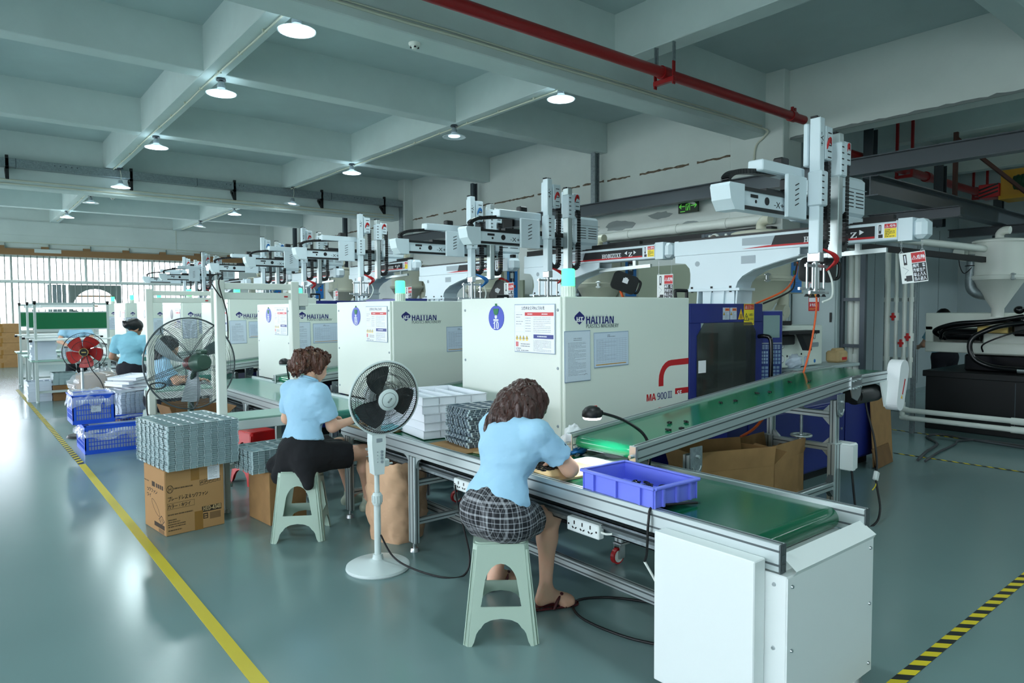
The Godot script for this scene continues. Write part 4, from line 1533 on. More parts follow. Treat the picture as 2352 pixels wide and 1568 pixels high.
# dryer hopper standing on the injection unit
func make_dryer(called_label: String, at: Vector3, body: Material, white := false) -> void:
	var o := thing("hopper_dryer", called_label, "hopper", at, 0.0, "" if white else "hopper dryers on the machines")
	var b := B.new()
	b.lathe([Vector2(0.07, -0.12), Vector2(0.07, 0.0), Vector2(0.28, 0.36), Vector2(0.3, 0.37), Vector2(0.3, 0.39)], 28)
	part("cone", b, body, o)
	b = B.new()
	b.lathe([Vector2(0.3, 0.39), Vector2(0.31, 0.39), Vector2(0.31, 0.42), Vector2(0.28, 0.43), Vector2(0.28, 0.85), Vector2(0.3, 0.85), Vector2(0.3, 0.875), Vector2(0.27, 0.885), Vector2(0.08, 0.91), Vector2(0, 0.91)], 28)
	part("barrel", b, body, o)
	for a in [2.4, 0.3]:
		b = B.new()
		b.T = Transform3D(Basis(Vector3.UP, -a), Vector3(cos(a) * 0.31, 0.4, sin(a) * 0.31))
		b.box(Vector3(0.008, 0.0, 0.0), Vector3(0.025, 0.09, 0.03), 0.004)
		b.box(Vector3(0.02, 0.03, 0.0), Vector3(0.02, 0.016, 0.06), 0.004)
		b.box(Vector3(0.02, -0.03, 0.0), Vector3(0.02, 0.016, 0.06), 0.004)
		part("clasp", b, M.steel, o)
	b = B.new()
	b.tube(curve([Vector3(0, 0.9, 0), Vector3(0, 0.96, 0), Vector3(-0.02, 1.0, 0.05), Vector3(-0.03, 1.0, 0.12)], 4), 0.05, 12)
	part("lid_pipe", b, body, o)
	if white:
		# blower and elbow pipe at the left
		b = B.new()
		b.cyl(Vector3(-0.18, 0.74, -0.34), Vector3(-0.1, 0.74, -0.34), 0.12, 0.12, 20)
		b.cyl(Vector3(-0.26, 0.74, -0.38), Vector3(-0.18, 0.74, -0.36), 0.075, 0.075, 16)
		part("blower", b, body, o)
		b = B.new()
		b.tube(curve([Vector3(-0.14, 0.72, -0.26), Vector3(-0.12, 0.6, -0.27), Vector3(-0.12, 0.3, -0.28), Vector3(-0.1, 0.2, -0.22), Vector3(0, 0.17, -0.14)], 6), 0.06, 14)
		part("elbow_pipe", b, M.galv, o)
		b = B.new()
		b.tube(arc_pts(Vector3(-0.12, 0.56, -0.272), Vector3(0.07, 0, 0), Vector3(0, 0, 0.07), 0, TAU, 16), 0.006, 5)
		b.tube(curve([Vector3(-0.26, 0.7, -0.38), Vector3(-0.27, 0.56, -0.36), Vector3(-0.22, 0.46, -0.32), Vector3(-0.16, 0.56, -0.24)], 6), 0.006, 5)
		part("wire", b, M.cable, o)
		b = B.new()
		b.box(Vector3(-0.05, -0.17, 0), Vector3(0.14, 0.12, 0.14), 0.01)
		b.box(Vector3(0.09, -0.17, 0.03), Vector3(0.03, 0.14, 0.1), 0.004)
		part("magnet_base", b, body, o)
		return
	b = B.new()
	b.span(Vector3(-0.2, -0.13, -0.3), Vector3(0.3, -0.11, 0.2))
	b.span(Vector3(-0.08, -0.36, -0.08), Vector3(0.08, -0.1, 0.08), 0.005)
	part("mounting_plate", b, M.alu, o)
	# blower throat and the grey control box with its blue panel
	b = B.new()
	b.cyl(Vector3(0.24, 0.06, 0.06), Vector3(0.24, 0.06, 0.16), 0.07, 0.07, 18)
	b.tube(curve([Vector3(0.05, -0.05, 0.05), Vector3(0.18, -0.02, 0.1), Vector3(0.26, 0.06, 0.1), Vector3(0.3, 0.3, 0.08)], 5), 0.06, 12)
	part("blower", b, body, o)
	b = B.new()
	b.span(Vector3(0.29, 0.25, -0.28), Vector3(0.62, 0.82, 0.14), 0.008)
	var bx := part("control_box", b, M.dryer_cream, o)
	b = B.new()
	for i in 5:
		b.box(Vector3(0.288, 0.62 + i * 0.018, -0.07), Vector3(0.004, 0.006, 0.09))
	part("vent", b, M.black, bx)
	plate("panel", 0.22, 0.55, M.print_dryer, bx, face_front(Vector3(0.46, 0.535, 0.142)))
	b = B.new()
	b.box(Vector3(0.28, 0.34, -0.04), Vector3(0.02, 0.02, 0.07), 0.003)
	b.tube(curve([Vector3(0.4, 0.25, 0.0), Vector3(0.39, 0.1, 0.02), Vector3(0.45, -0.2, 0.0), Vector3(0.5, -0.5, 0.0)], 6), 0.012, 6)
	part("power_lead", b, M.cable, bx)

func chain_u(b: B, x0: float, x1: float, top0: float, top1: float, low: float, z: float) -> void:
	# drag chain of separate links hanging in a U between two heights
	var pts := [Vector3(x0, top0, z), Vector3(x0, low + 0.06, z)]
	var c := Vector3((x0 + x1) * 0.5, low + 0.06, z)
	pts.append_array(arc_pts(c, Vector3((x1 - x0) * -0.5, 0, 0), Vector3(0, -(x1 - x0) * 0.5, 0), 0.2, PI - 0.2, 8))
	pts.append(Vector3(x1, low + 0.06, z))
	pts.append(Vector3(x1, top1, z))
	for i in pts.size() - 1:
		var d: Vector3 = pts[i + 1] - pts[i]
		var k := maxi(1, int(d.length() / 0.028))
		for j in k:
			var p: Vector3 = pts[i] + d * (float(j) / k)
			var q: Vector3 = pts[i] + d * ((j + 0.86) / k)
			b.bar(p, q, 0.05, 0.034, 0.0, Vector3.BACK)

func make_robot(i: int, z0: float, zc: float, lift: float) -> Node3D:
	# beam across the machine on a bracket, a lengthwise arm on a carriage and two upright arms
	var names := ["nearest, over the blue door", "second, above machine number 10", "third along the row", "fourth along the row", "fifth along the row", "sixth along the row", "seventh along the row", "farthest, before the bright windows"]
	var o := thing("gantry_robot", "white gantry take-out robot with black cable chains, %s" % names[i], "robot", Vector3(5.6, lift, z0), 0.0, "robots above the machines")
	var b := B.new()
	var shape := PackedVector2Array([Vector2(-0.92, 2.125), Vector2(0.36, 2.125), Vector2(0.36, 2.05), Vector2(0.2, 2.02), Vector2(-0.06, 1.955), Vector2(-0.17, 1.9), Vector2(-0.22, 1.85), Vector2(-0.24, 1.8), Vector2(-0.76, 1.8), Vector2(-0.73, 1.9), Vector2(-0.75, 2.0), Vector2(-0.8, 2.05), Vector2(-0.92, 2.06)])
	b.T = Transform3D(Basis(Vector3(0, 0, 1), Vector3(0, 1, 0), Vector3(-1, 0, 0)), Vector3.ZERO)
	b.prism(shape, 0.09, 0.014)
	b.prism(shape, -0.104, 0.014)
	b.T = Transform3D()
	var low := PackedVector2Array([Vector2(0.36, 2.06), Vector2(0.2, 2.03), Vector2(-0.06, 1.965), Vector2(-0.17, 1.91), Vector2(-0.22, 1.86), Vector2(-0.24, 1.8)])
	for k in low.size() - 1:
		b.bar(Vector3(0, low[k].y, low[k].x), Vector3(0, low[k + 1].y, low[k + 1].x), 0.24, 0.012)
	b.span(Vector3(-0.09, 1.8, -0.75), Vector3(0.09, 2.12, -0.7))
	b.span(Vector3(-0.13, 1.776, -0.79), Vector3(0.13, 1.802, -0.19), 0.003)
	var br := part("bracket", b, M.robot_white, o)
	b = B.new()
	b.box(Vector3(-0.105, 2.05, -0.12), Vector3(0.004, 0.07, 0.14))
	b.T = Transform3D(Basis(Vector3.BACK, PI / 2), Vector3(-0.103, 2.04, -0.66))
	b.cyl(Vector3(0, 0, 0), Vector3(0, 0.004, 0), 0.025, 0.025, 14)
	part("bracket_opening", b, M.robot_grey, br)
	b = B.new()
	for z in [-0.72, -0.5, -0.3]:
		b.cyl(Vector3(-0.1, 1.8, z), Vector3(-0.1, 1.822, z), 0.015, 0.015, 6)
		b.cyl(Vector3(-0.1, 1.766, z), Vector3(-0.1, 1.776, z), 0.013, 0.013, 6)
	part("bolt", b, M.black, br)
	b = B.new()
	b.span(Vector3(-0.13, 1.64 - lift, -0.66), Vector3(0.13, 1.66 - lift, -0.2))
	for z in [-0.64, -0.5, -0.36, -0.22]:
		b.bar(Vector3(0, 1.65 - lift, z - 0.01), Vector3(0, 1.776, z), 0.24, 0.014, 0.0, Vector3.BACK)
	b.span(Vector3(-0.1, 1.65 - lift, -0.6), Vector3(0.1, 1.776, -0.26))
	part("pedestal", b, M.robot_white, o)
	b = B.new()
	b.span(Vector3(-0.075, 2.125, -0.96), Vector3(0.075, 2.275, 1.12), 0.008)
	var bm := part("traverse_beam", b, M.robot_white, o)
	b = B.new()
	b.T = Transform3D(Basis(), Vector3(0, 2.2, 1.12))
	b.prism(PackedVector2Array([Vector2(-0.08, -0.085), Vector2(0.08, -0.085), Vector2(0.08, 0.085), Vector2(-0.08, 0.085)]), 0.0, 0.1)
	b.T = Transform3D(Basis(), Vector3(0, 2.2, 1.26))
	b.box(Vector3.ZERO, Vector3(0.15, 0.15, 0.1), 0.03)
	part("end_cap", b, M.robot_white, bm)
	b = B.new()
	b.span(Vector3(-0.03, 2.275, -0.9), Vector3(0.03, 2.292, 1.1))
	b.span(Vector3(-0.078, 2.268, -0.9), Vector3(-0.07, 2.282, 1.1))
	b.span(Vector3(0.01, 2.29, zc + 0.2), Vector3(0.06, 2.33, minf(zc + 0.9, 1.05)))
	part("top_rail", b, M.black, bm)
	b = B.new()
	b.T = face_left(Vector3(-0.0765, 2.2, 0.1))
	b.prism(PackedVector2Array([Vector2(-0.02, -0.045), Vector2(0.85, -0.045), Vector2(0.85, 0.045), Vector2(0.02, 0.045)]), 0, 0.0015)
	part("name_strip", b, M.black_text, bm)
	b = B.new()
	b.T = face_left(Vector3(-0.0765, 2.2, 0.1))
	b.prism(PackedVector2Array([Vector2(-0.3, 0.045), Vector2(0.02, 0.045), Vector2(-0.02, -0.03), Vector2(-0.3, -0.02)]), 0, 0.0012)
	part("grey_strip", b, M.robot_grey, bm)
	b = B.new()
	b.T = face_left(Vector3(-0.077, 2.2, 0.1))
	b.prism(PackedVector2Array([Vector2(-0.3, -0.05), Vector2(-0.05, -0.035), Vector2(0.85, -0.035), Vector2(0.85, -0.05)]), 0.0005, 0.0022)
	part("red_strip", b, M.red_text, bm)
	if i < 4:
		letters("robot_name", "HOBIZIXE", 0.045, M.white_text, bm, face_left(Vector3(-0.079, 2.187, 0.52)), 0.28, "Droid Serif", true)
		letters("axis_letter", "Z", 0.045, M.white_text, bm, face_left(Vector3(-0.079, 2.187, 0.79)), 0.05, "Droid Serif", true)
		b = B.new()
		b.T = face_left(Vector3(-0.079, 2.205, 0.79))
		b.prism(PackedVector2Array([Vector2(-0.08, 0), Vector2(-0.045, 0.02), Vector2(-0.045, -0.02)]), 0, 0.002)
		b.prism(PackedVector2Array([Vector2(0.08, 0), Vector2(0.045, -0.02), Vector2(0.045, 0.02)]), 0, 0.002)
		part("axis_arrow", b, M.white_text, bm)
		plate("caution_sticker", 0.14, 0.11, M.print_caution, bm, face_left(Vector3(-0.0775, 2.2, 1.04)))
	# carriage and lengthwise arm
	b = B.new()
	b.span(Vector3(-0.16, 2.275, zc - 0.14), Vector3(0.16, 2.34, zc + 0.14), 0.006)
	part("carriage", b, M.robot_white, o)
	b = B.new()
	b.span(Vector3(-1.48, 2.29, zc - 0.06), Vector3(0.14, 2.435, zc + 0.06), 0.006)
	var xa := part("lengthwise_arm", b, M.robot_white, o)
	b = B.new()
	b.T = Transform3D(Basis(), Vector3(-1.6, 2.36, zc))
	b.prism(PackedVector2Array([Vector2(-0.02, -0.02), Vector2(0.03, -0.085), Vector2(0.14, -0.085), Vector2(0.14, 0.09), Vector2(-0.03, 0.09), Vector2(-0.04, 0.07)]), -0.075, 0.15)
	part("arm_end_cap", b, M.robot_white, xa)
	b = B.new()
	for y in [2.3, 2.425]:
		b.span(Vector3(-1.45, y - 0.012, zc + 0.058), Vector3(0.1, y + 0.012, zc + 0.07))
	b.span(Vector3(-1.1, 2.435, zc - 0.05), Vector3(0.1, 2.47, zc + 0.02))
	part("guide_rail", b, M.black, xa)
	b = B.new()
	b.cyl(Vector3(-1.16, 2.365, zc + 0.06), Vector3(-1.16, 2.365, zc + 0.064), 0.028, 0.028, 14)
	b.box(Vector3(-1.32, 2.385, zc + 0.061), Vector3(0.09, 0.022, 0.003))
	b.cyl(Vector3(-1.3, 2.35, zc + 0.06), Vector3(-1.3, 2.35, zc + 0.063), 0.012, 0.012, 10)
	part("arm_mark", b, M.black_text, xa)
	if i < 5:
		letters("axis_letter", "-X+", 0.042, M.black_text, xa, face_front(Vector3(-1.0, 2.35, zc + 0.0605)), 0.13)
	# drag chain arcing over the arm
	b = B.new()
	var pts := curve([Vector3(-1.5, 2.46, zc - 0.03), Vector3(-1.52, 2.5, zc - 0.03), Vector3(-1.42, 2.55, zc - 0.03), Vector3(-1.15, 2.585, zc - 0.03), Vector3(-0.85, 2.6, zc - 0.03)], 7)
	for k in pts.size() - 1:
		b.bar(pts[k], pts[k].lerp(pts[k + 1], 0.88), 0.06, 0.034)
	part("arm_chain", b, M.black, o)
	b = B.new()
	b.span(Vector3(-1.2, 2.58, zc - 0.07), Vector3(-0.62, 2.66, zc + 0.05), 0.008)
	b.span(Vector3(-0.95, 2.27, zc + 0.07), Vector3(-0.68, 2.58, zc + 0.1), 0.006)
	var bg := part("arm_bridge", b, M.robot_white, o)
	b = B.new()
	b.box(Vector3(-0.84, 2.69, zc - 0.02), Vector3(0.1, 0.06, 0.08), 0.01)
	b.box(Vector3(-0.75, 2.53, zc), Vector3(0.12, 0.09, 0.1), 0.01)
	part("motor", b, M.black, bg)
	b = B.new()
	for k in 5:
		b.bar(Vector3(-0.85, 2.36 + k * 0.036, zc + 0.101), Vector3(-0.8, 2.38 + k * 0.036, zc + 0.101), 0.007, 0.003, 0.0, Vector3.BACK)
	part("cover_slot", b, M.black_text, bg)
	# two upright arms
	for q in [[-0.6, 2.02, 3.02, 2.37], [-0.3, 2.0, 2.95, 2.62]]:
		var x: float = q[0]
		b = B.new()
		b.span(Vector3(x - 0.035, q[1], zc + 0.09), Vector3(x + 0.035, q[2], zc + 0.17), 0.005)
		var ua := part("upright_arm", b, M.robot_white if x < -0.5 else M.alu, o)
		b = B.new()
		b.span(Vector3(x - 0.045, q[3], zc + 0.08), Vector3(x + 0.06, q[3] + 0.26, zc + 0.19), 0.01)
		b.span(Vector3(x + 0.05, 2.72, zc + 0.08), Vector3(x + 0.16, q[2] - 0.05, zc + 0.17), 0.008)
		b.span(Vector3(x + 0.0, 2.68, zc + 0.02), Vector3(x + 0.12, q[2] - 0.02, zc + 0.06), 0.008)
		part("arm_cover", b, M.robot_white, ua)
		b = B.new()
		for k in 5:
			b.box(Vector3(x - 0.02, q[3] + 0.04 + k * 0.045, zc + 0.191), Vector3(0.03, 0.009, 0.003))
			b.box(Vector3(x + 0.11, q[2] - 0.1 - k * 0.045, zc + 0.171), Vector3(0.05, 0.008, 0.003))
		for k in 3:
			b.box(Vector3(x - 0.03 + k * 0.03, q[2] + 0.006, zc + 0.12), Vector3(0.016, 0.014, 0.05))
		part("cover_slot", b, M.black_text, ua)
		if i < 5 and x < -0.5:
			letters("axis_letter", "-Y+", 0.04, M.black_text, ua, Transform3D(Basis(Vector3.BACK, -PI / 2), Vector3(x - 0.008, 2.86, zc + 0.1705)), 0.1)
		b = B.new()
		chain_u(b, x + 0.03, x + 0.16, q[3], 2.78, 2.08, zc + 0.13)
		part("drag_chain", b, M.black, ua)
		b = B.new()
		for k in 3:
			b.tube(curve([Vector3(x + 0.07, 2.8 + k * 0.012, zc + 0.17), Vector3(x + 0.1, 2.86 + k * 0.012, zc + 0.18), Vector3(x + 0.15, 2.82 + k * 0.01, zc + 0.16), Vector3(x + 0.16, 2.72, zc + 0.14)], 5), 0.006, 5)
		part("air_hose", b, M.red if i % 3 != 2 else M.ctrl_blue, ua)
	# gripper under the front arm
	b = B.new()
	b.span(Vector3(-0.63, 1.96, zc + 0.08), Vector3(-0.57, 2.03, zc + 0.18), 0.004)
	b.cyl(Vector3(-0.6, 1.98, zc + 0.13), Vector3(-0.6, 1.72, zc + 0.13), 0.02, 0.02, 8)
	b.bar(Vector3(-0.74, 1.93, zc + 0.13), Vector3(-0.42, 1.93, zc + 0.13), 0.02, 0.02)
	for k in 4:
		var gx := -0.72 + k * 0.085
		b.cyl(Vector3(gx, 1.95, zc + 0.13), Vector3(gx, 1.76, zc + 0.13), 0.009, 0.009, 6)
	b.bar(Vector3(-0.78, 1.76, zc + 0.1), Vector3(-0.4, 1.76, zc + 0.1), 0.016, 0.02)
	b.bar(Vector3(-0.74, 1.73, zc + 0.16), Vector3(-0.46, 1.73, zc + 0.16), 0.016, 0.02)
	var gr := part("gripper", b, M.steel, o)
	b = B.new()
	for k in 4:
		b.cyl(Vector3(-0.72 + k * 0.085, 1.72, zc + 0.13), Vector3(-0.72 + k * 0.085, 1.7, zc + 0.13), 0.008, 0.02, 8)
	part("suction_cup", b, M.rubber, gr)
	b = B.new()
	for k in 3:
		b.tube(curve([Vector3(-0.55, 2.06, zc + 0.15), Vector3(-0.5 + k * 0.03, 2.02, zc + 0.2), Vector3(-0.44 + k * 0.02, 1.97, zc + 0.2), Vector3(-0.47, 1.9, zc + 0.15)], 5), 0.009, 5)
	part("gripper_hose", b, M.red if i % 3 != 2 else M.ctrl_blue, gr)
	b = B.new()
	b.tube(curve([Vector3(-0.42, 1.92, zc + 0.13), Vector3(-0.4, 1.82, zc + 0.16), Vector3(-0.48, 1.7, zc + 0.2), Vector3(-0.58, 1.66, zc + 0.18)], 5), 0.008, 5)
	part("vacuum_hose", b, M.white_pvc, gr)
	# control box at the back of the arm
	b = B.new()
	b.span(Vector3(-0.2, 2.34, zc - 0.34), Vector3(0.2, 2.66, zc + 0.14), 0.03)
	var cb := part("drive_box", b, M.robot_white, o)
	b = B.new()
	for r in 5:
		for k in 2:
			b.box(Vector3(-0.201, 2.42 + r * 0.028, zc + 0.0 - k * 0.19), Vector3(0.004, 0.007, 0.14))
			b.box(Vector3(-0.09 + k * 0.17, 2.42 + r * 0.028, zc + 0.141), Vector3(0.13, 0.007, 0.004))
	part("vent_slot", b, M.black_text, cb)
	b = B.new()
	b.span(Vector3(-0.203, 2.56, zc - 0.34), Vector3(0.203, 2.564, zc + 0.143))
	part("seam", b, M.robot_grey, cb)
	# rod below the beam that carries the sign
	b = B.new()
	b.bar(Vector3(-0.02, 2.04, 0.3), Vector3(-0.02, 2.06, 1.02), 0.03, 0.035)
	b.span(Vector3(-0.03, 2.05, 0.78), Vector3(0.0, 2.13, 0.82))
	part("hanging_rail", b, M.alu, o)
	return o

func hang_sign(label: String, at: Vector3, turn: float, w: float, h: float, tilt := 0.0) -> void:
	var o := thing("danger_sign", label, "sign", at, turn, "danger signs on chains under the robot beams")
	var xf := Transform3D(Basis(Vector3(0, 0, 1), Vector3(0, 1, 0), Vector3(-1, 0, 0)) * Basis(Vector3.BACK, tilt), Vector3.ZERO)
	plate("board", w, h, M.print_danger, o, xf, 0.003)
	for s in [-1, 1]:
		var b := B.new()
		var p0: Vector3 = xf * Vector3(s * w * 0.4, h * 0.5, 0)
		for i in 9:
			b.tube(arc_pts(p0 + Vector3(0, 0.012 + i * 0.015, 0), Vector3(0.004 * (i % 2), 0, 0.004 * ((i + 1) % 2)), Vector3(0, 0.01, 0), 0, TAU, 8), 0.0012, 4, false)
		b.tube(arc_pts(p0 + Vector3(0, 0.0, 0), Vector3(0.001, 0, 0.012), Vector3(0, 0.012, 0), 0, TAU, 10), 0.0018, 4)
		part("chain", b, M.steel, o)

func pendant(label: String, at: Vector3, turn: float, tilt: float, red_edge: bool, lead: Array) -> void:
	var o := thing("teach_pendant", label, "controller", at, turn)
	var x := Transform3D(Basis(Vector3.BACK, tilt), Vector3.ZERO)
	var b := B.new()
	b.T = x
	b.prism(rounded(0.28, 0.2, 0.05, 5), -0.035, 0.07)
	b.box(Vector3(0, 0, -0.04), Vector3(0.2, 0.13, 0.03), 0.01)
	part("body", b, M.black_gloss, o)
	b = B.new()
	b.T = x
	b.box(Vector3(0.0, 0.02, 0.036), Vector3(0.06, 0.05, 0.002))
	b.box(Vector3(0.0, 0.05, 0.036), Vector3(0.03, 0.012, 0.002))
	part("label_plate", b, M.paper, o)
	b = B.new()
	b.T = x
	b.tube(curve([Vector3(0.13, 0.07, 0.0), Vector3(0.165, 0.05, 0.0), Vector3(0.165, -0.05, 0.0), Vector3(0.13, -0.07, 0.0)], 5), 0.014, 7)
	part("hand_strap", b, M.red if red_edge else M.black, o)
	b = B.new()
	var l := [x * Vector3(-0.01, -0.1, 0.0)]
	l.append_array(lead)
	b.tube(curve(l, 6), 0.0085, 6)
	b.cyl(l[0] + Vector3(0, 0.01, 0), l[0] + (l[1] - l[0]).normalized() * 0.07, 0.016, 0.012, 8)
	part("orange_lead", b, M.orange_cable, o)

func sheet_on(label: String, called: String, cat: String, m: Material, x: float, y: float, z: float, w: float, h: float, tilt: float, left := false) -> void:
	var o := thing(called, label, cat, Vector3(x, y, z))
	var base := Transform3D(Basis(Vector3.BACK, tilt), Vector3.ZERO)
	if left:
		base = face_left(Vector3.ZERO) * base
	var b := B.new()
	b.T = base
	b.box(Vector3(0, 0, 0.0015), Vector3(w + 0.012, h + 0.012, 0.003), 0.001)
	part("sleeve", b, mat("sleeve_blue", c8(150, 170, 190), 0.25), o)
	plate("sheet", w, h, m, o, base * Transform3D(Basis(), Vector3(0, 0, 0.004)), 0.002)

func build_machines() -> void:
	var ord := ["nearest", "second", "third", "fourth", "fifth", "sixth", "seventh", "eighth"]
	var z0 := [-3.31, -5.62, -8.12, -10.53, -13.28, -15.7, -18.56, -21.2]
	var zc := [0.62, -0.06, 1.02, 0.41, 0.86, 1.1, -0.5, 0.2]
	var tall := [1.703, 1.703, 1.7, 1.82, 1.82, 1.83, 1.82, 1.82]
	var wid := [1.175, 1.175, 1.15, 1.44, 1.45, 1.5, 1.5, 1.5]
	var dark := mat("badge_dark", c8(30, 52, 78), 0.3)
	var blue := mat("badge_blue", c8(26, 62, 190), 0.35)
	for i in 8:
		make_machine(["10", "09", "08", "07", "06", "05", "04", "03"][i], z0[i], tall[i], wid[i], blue if i < 3 else dark, i)
		make_robot(i, z0[i], zc[i], tall[i] - 1.7)
		if i < 7:
			make_dryer("beige hopper dryer with a blue control panel, %s machine of the row" % ord[i], Vector3(6.5, 1.52 + (tall[i] - 1.7), z0[i] - 0.6), M.dryer_cream)
	# notices, one by one
	for i in 8:
		var z: float = z0[i]
		if i < 7:
			sheet_on("printed safety notice with a red and blue heading on the end of the %s machine" % ord[i], "safety_notice", "notice", M.print_notice, 3.113, 1.485, z - 0.285, 0.42, 0.33, 0.0, true)
		var dx := 0.0
		if i != 1:
			sheet_on("tall text sheet in a blue sleeve below the logo of the %s machine" % ord[i], "text_sheet", "sheet", M.print_sheet, 3.25 + dx, 1.3, z + 0.001, 0.235, 0.335, 0.012)
		if i < 5:
			sheet_on("wide record sheet in a blue sleeve on the side of the %s machine" % ord[i], "record_sheet", "sheet", M.print_record, (3.585 if i != 1 else 3.9), 1.335 if i != 1 else 1.33, z + 0.001, 0.345, 0.235, 0.015)
	# signs and pendants hung from the robot beams
	hang_sign("danger sign on a chain beside the white pipes, nearest robot beam", Vector3(5.58, 1.92, -2.1), 0.35, 0.17, 0.23, 0.12)
	hang_sign("white danger sign hung under the end of the second robot beam", Vector3(5.58, 1.83, -4.42), 0.0, 0.2, 0.27)
	hang_sign("danger sign with keypad-like print under the third robot beam", Vector3(5.58, 1.83, -6.95), 0.0, 0.2, 0.27)
	hang_sign("small danger sign under the fourth robot beam", Vector3(5.58, 1.85, -9.5), 0.0, 0.2, 0.27)
	hang_sign("far danger sign under the fifth robot beam, partly hidden", Vector3(5.58, 1.85, -12.2), 0.0, 0.2, 0.27)
	pendant("black teach pendant with an orange lead over the nearest machine", Vector3(5.5, 1.93, -2.8), -1.0, -0.06, false, [Vector3(0.0, -0.3, 0.0), Vector3(-0.04, -0.62, 0.02), Vector3(-0.1, -0.86, 0.05)])
	pendant("tilted black teach pendant hung beside the beige hopper, second robot", Vector3(5.6, 1.9, -4.98), -0.75, -0.35, false, [Vector3(0.0, -0.2, 0.0), Vector3(-0.05, -0.34, 0.0)])
	pendant("teach pendant with a red edge hung steeply, third robot", Vector3(5.6, 1.86, -7.18), -0.75, 1.1, true, [Vector3(-0.02, -0.2, 0.0), Vector3(-0.05, -0.32, 0.0)])
	# orange and black leads at the nearest hopper
	for q in [[5.6, -3.25, 0.009], [5.75, -3.27, 0.008]]:
		var b := B.new()
		b.tube(curve([Vector3(6.2, 2.05, -3.35), Vector3(6.12, 1.92, -3.33), Vector3(q[0] + 0.2, 1.78, q[1]), Vector3(q[0] - 0.1, 1.66, q[1] - 0.1)], 7), q[2], 6)
		single("hose", b, M.orange_cable if q[0] < 5.7 else M.cable, "%s lead curving down in front of the nearest hopper" % ["orange" if q[0] < 5.7 else "black"], "cable")
	# worker's glove over a pipe end behind the nearest beam
	var gv := thing("work_glove", "striped work glove hung over a white pipe end by the nearest robot", "glove", Vector3(6.05, 2.3, -4.2))
	var b := B.new()
	b.tube(curve([Vector3(0.06, -0.05, 0.0), Vector3(0.07, 0.0, 0.0), Vector3(0.04, 0.04, 0.02), Vector3(-0.02, 0.035, 0.05)], 5), 0.045, 12)
	part("pipe_end", b, M.white_pvc, gv)
	b = B.new()
	b.ball(Vector3(-0.05, 0.01, 0.06), Vector3(0.05, 0.055, 0.035), 12, 8)
	for k in 4:
		b.tube(curve([Vector3(-0.07, 0.02 - k * 0.018, 0.05 + k * 0.012), Vector3(-0.11, -0.01 - k * 0.016, 0.06 + k * 0.012), Vector3(-0.125, -0.05 - k * 0.01, 0.06 + k * 0.012)], 4), 0.012, 7)
	part("glove_hand", b, mat("glove_grey", c8(120, 112, 104), 0.9), gv)

# an aluminium slot profile from p to q, w across and h along up, grooves as dark insets
func profile(parent: Node3D, called: String, p: Vector3, q: Vector3, w: float, h: float, up := Vector3.UP, slots := 1) -> MeshInstance3D:
	var b := B.new()
	b.bar(p, q, w, h, 0.003, up)
	var o := part(called, b, M.alu, parent)
	b = B.new()
	var z := (q - p).normalized()
	if absf(z.dot(up)) > 0.99:
		up = Vector3.RIGHT
	var x := up.cross(z).normalized()
	var y := z.cross(x)
	for i in slots:
		var off := y * h * ((i + 0.5) / slots - 0.5)
		b.bar(p + off, q + off, w + 0.002, 0.008, 0.0, up)
	if w > 0.03:
		b.bar(p, q, 0.008, h + 0.002, 0.0, up)
	part("slot", b, M.alu_dark, o)
	return o

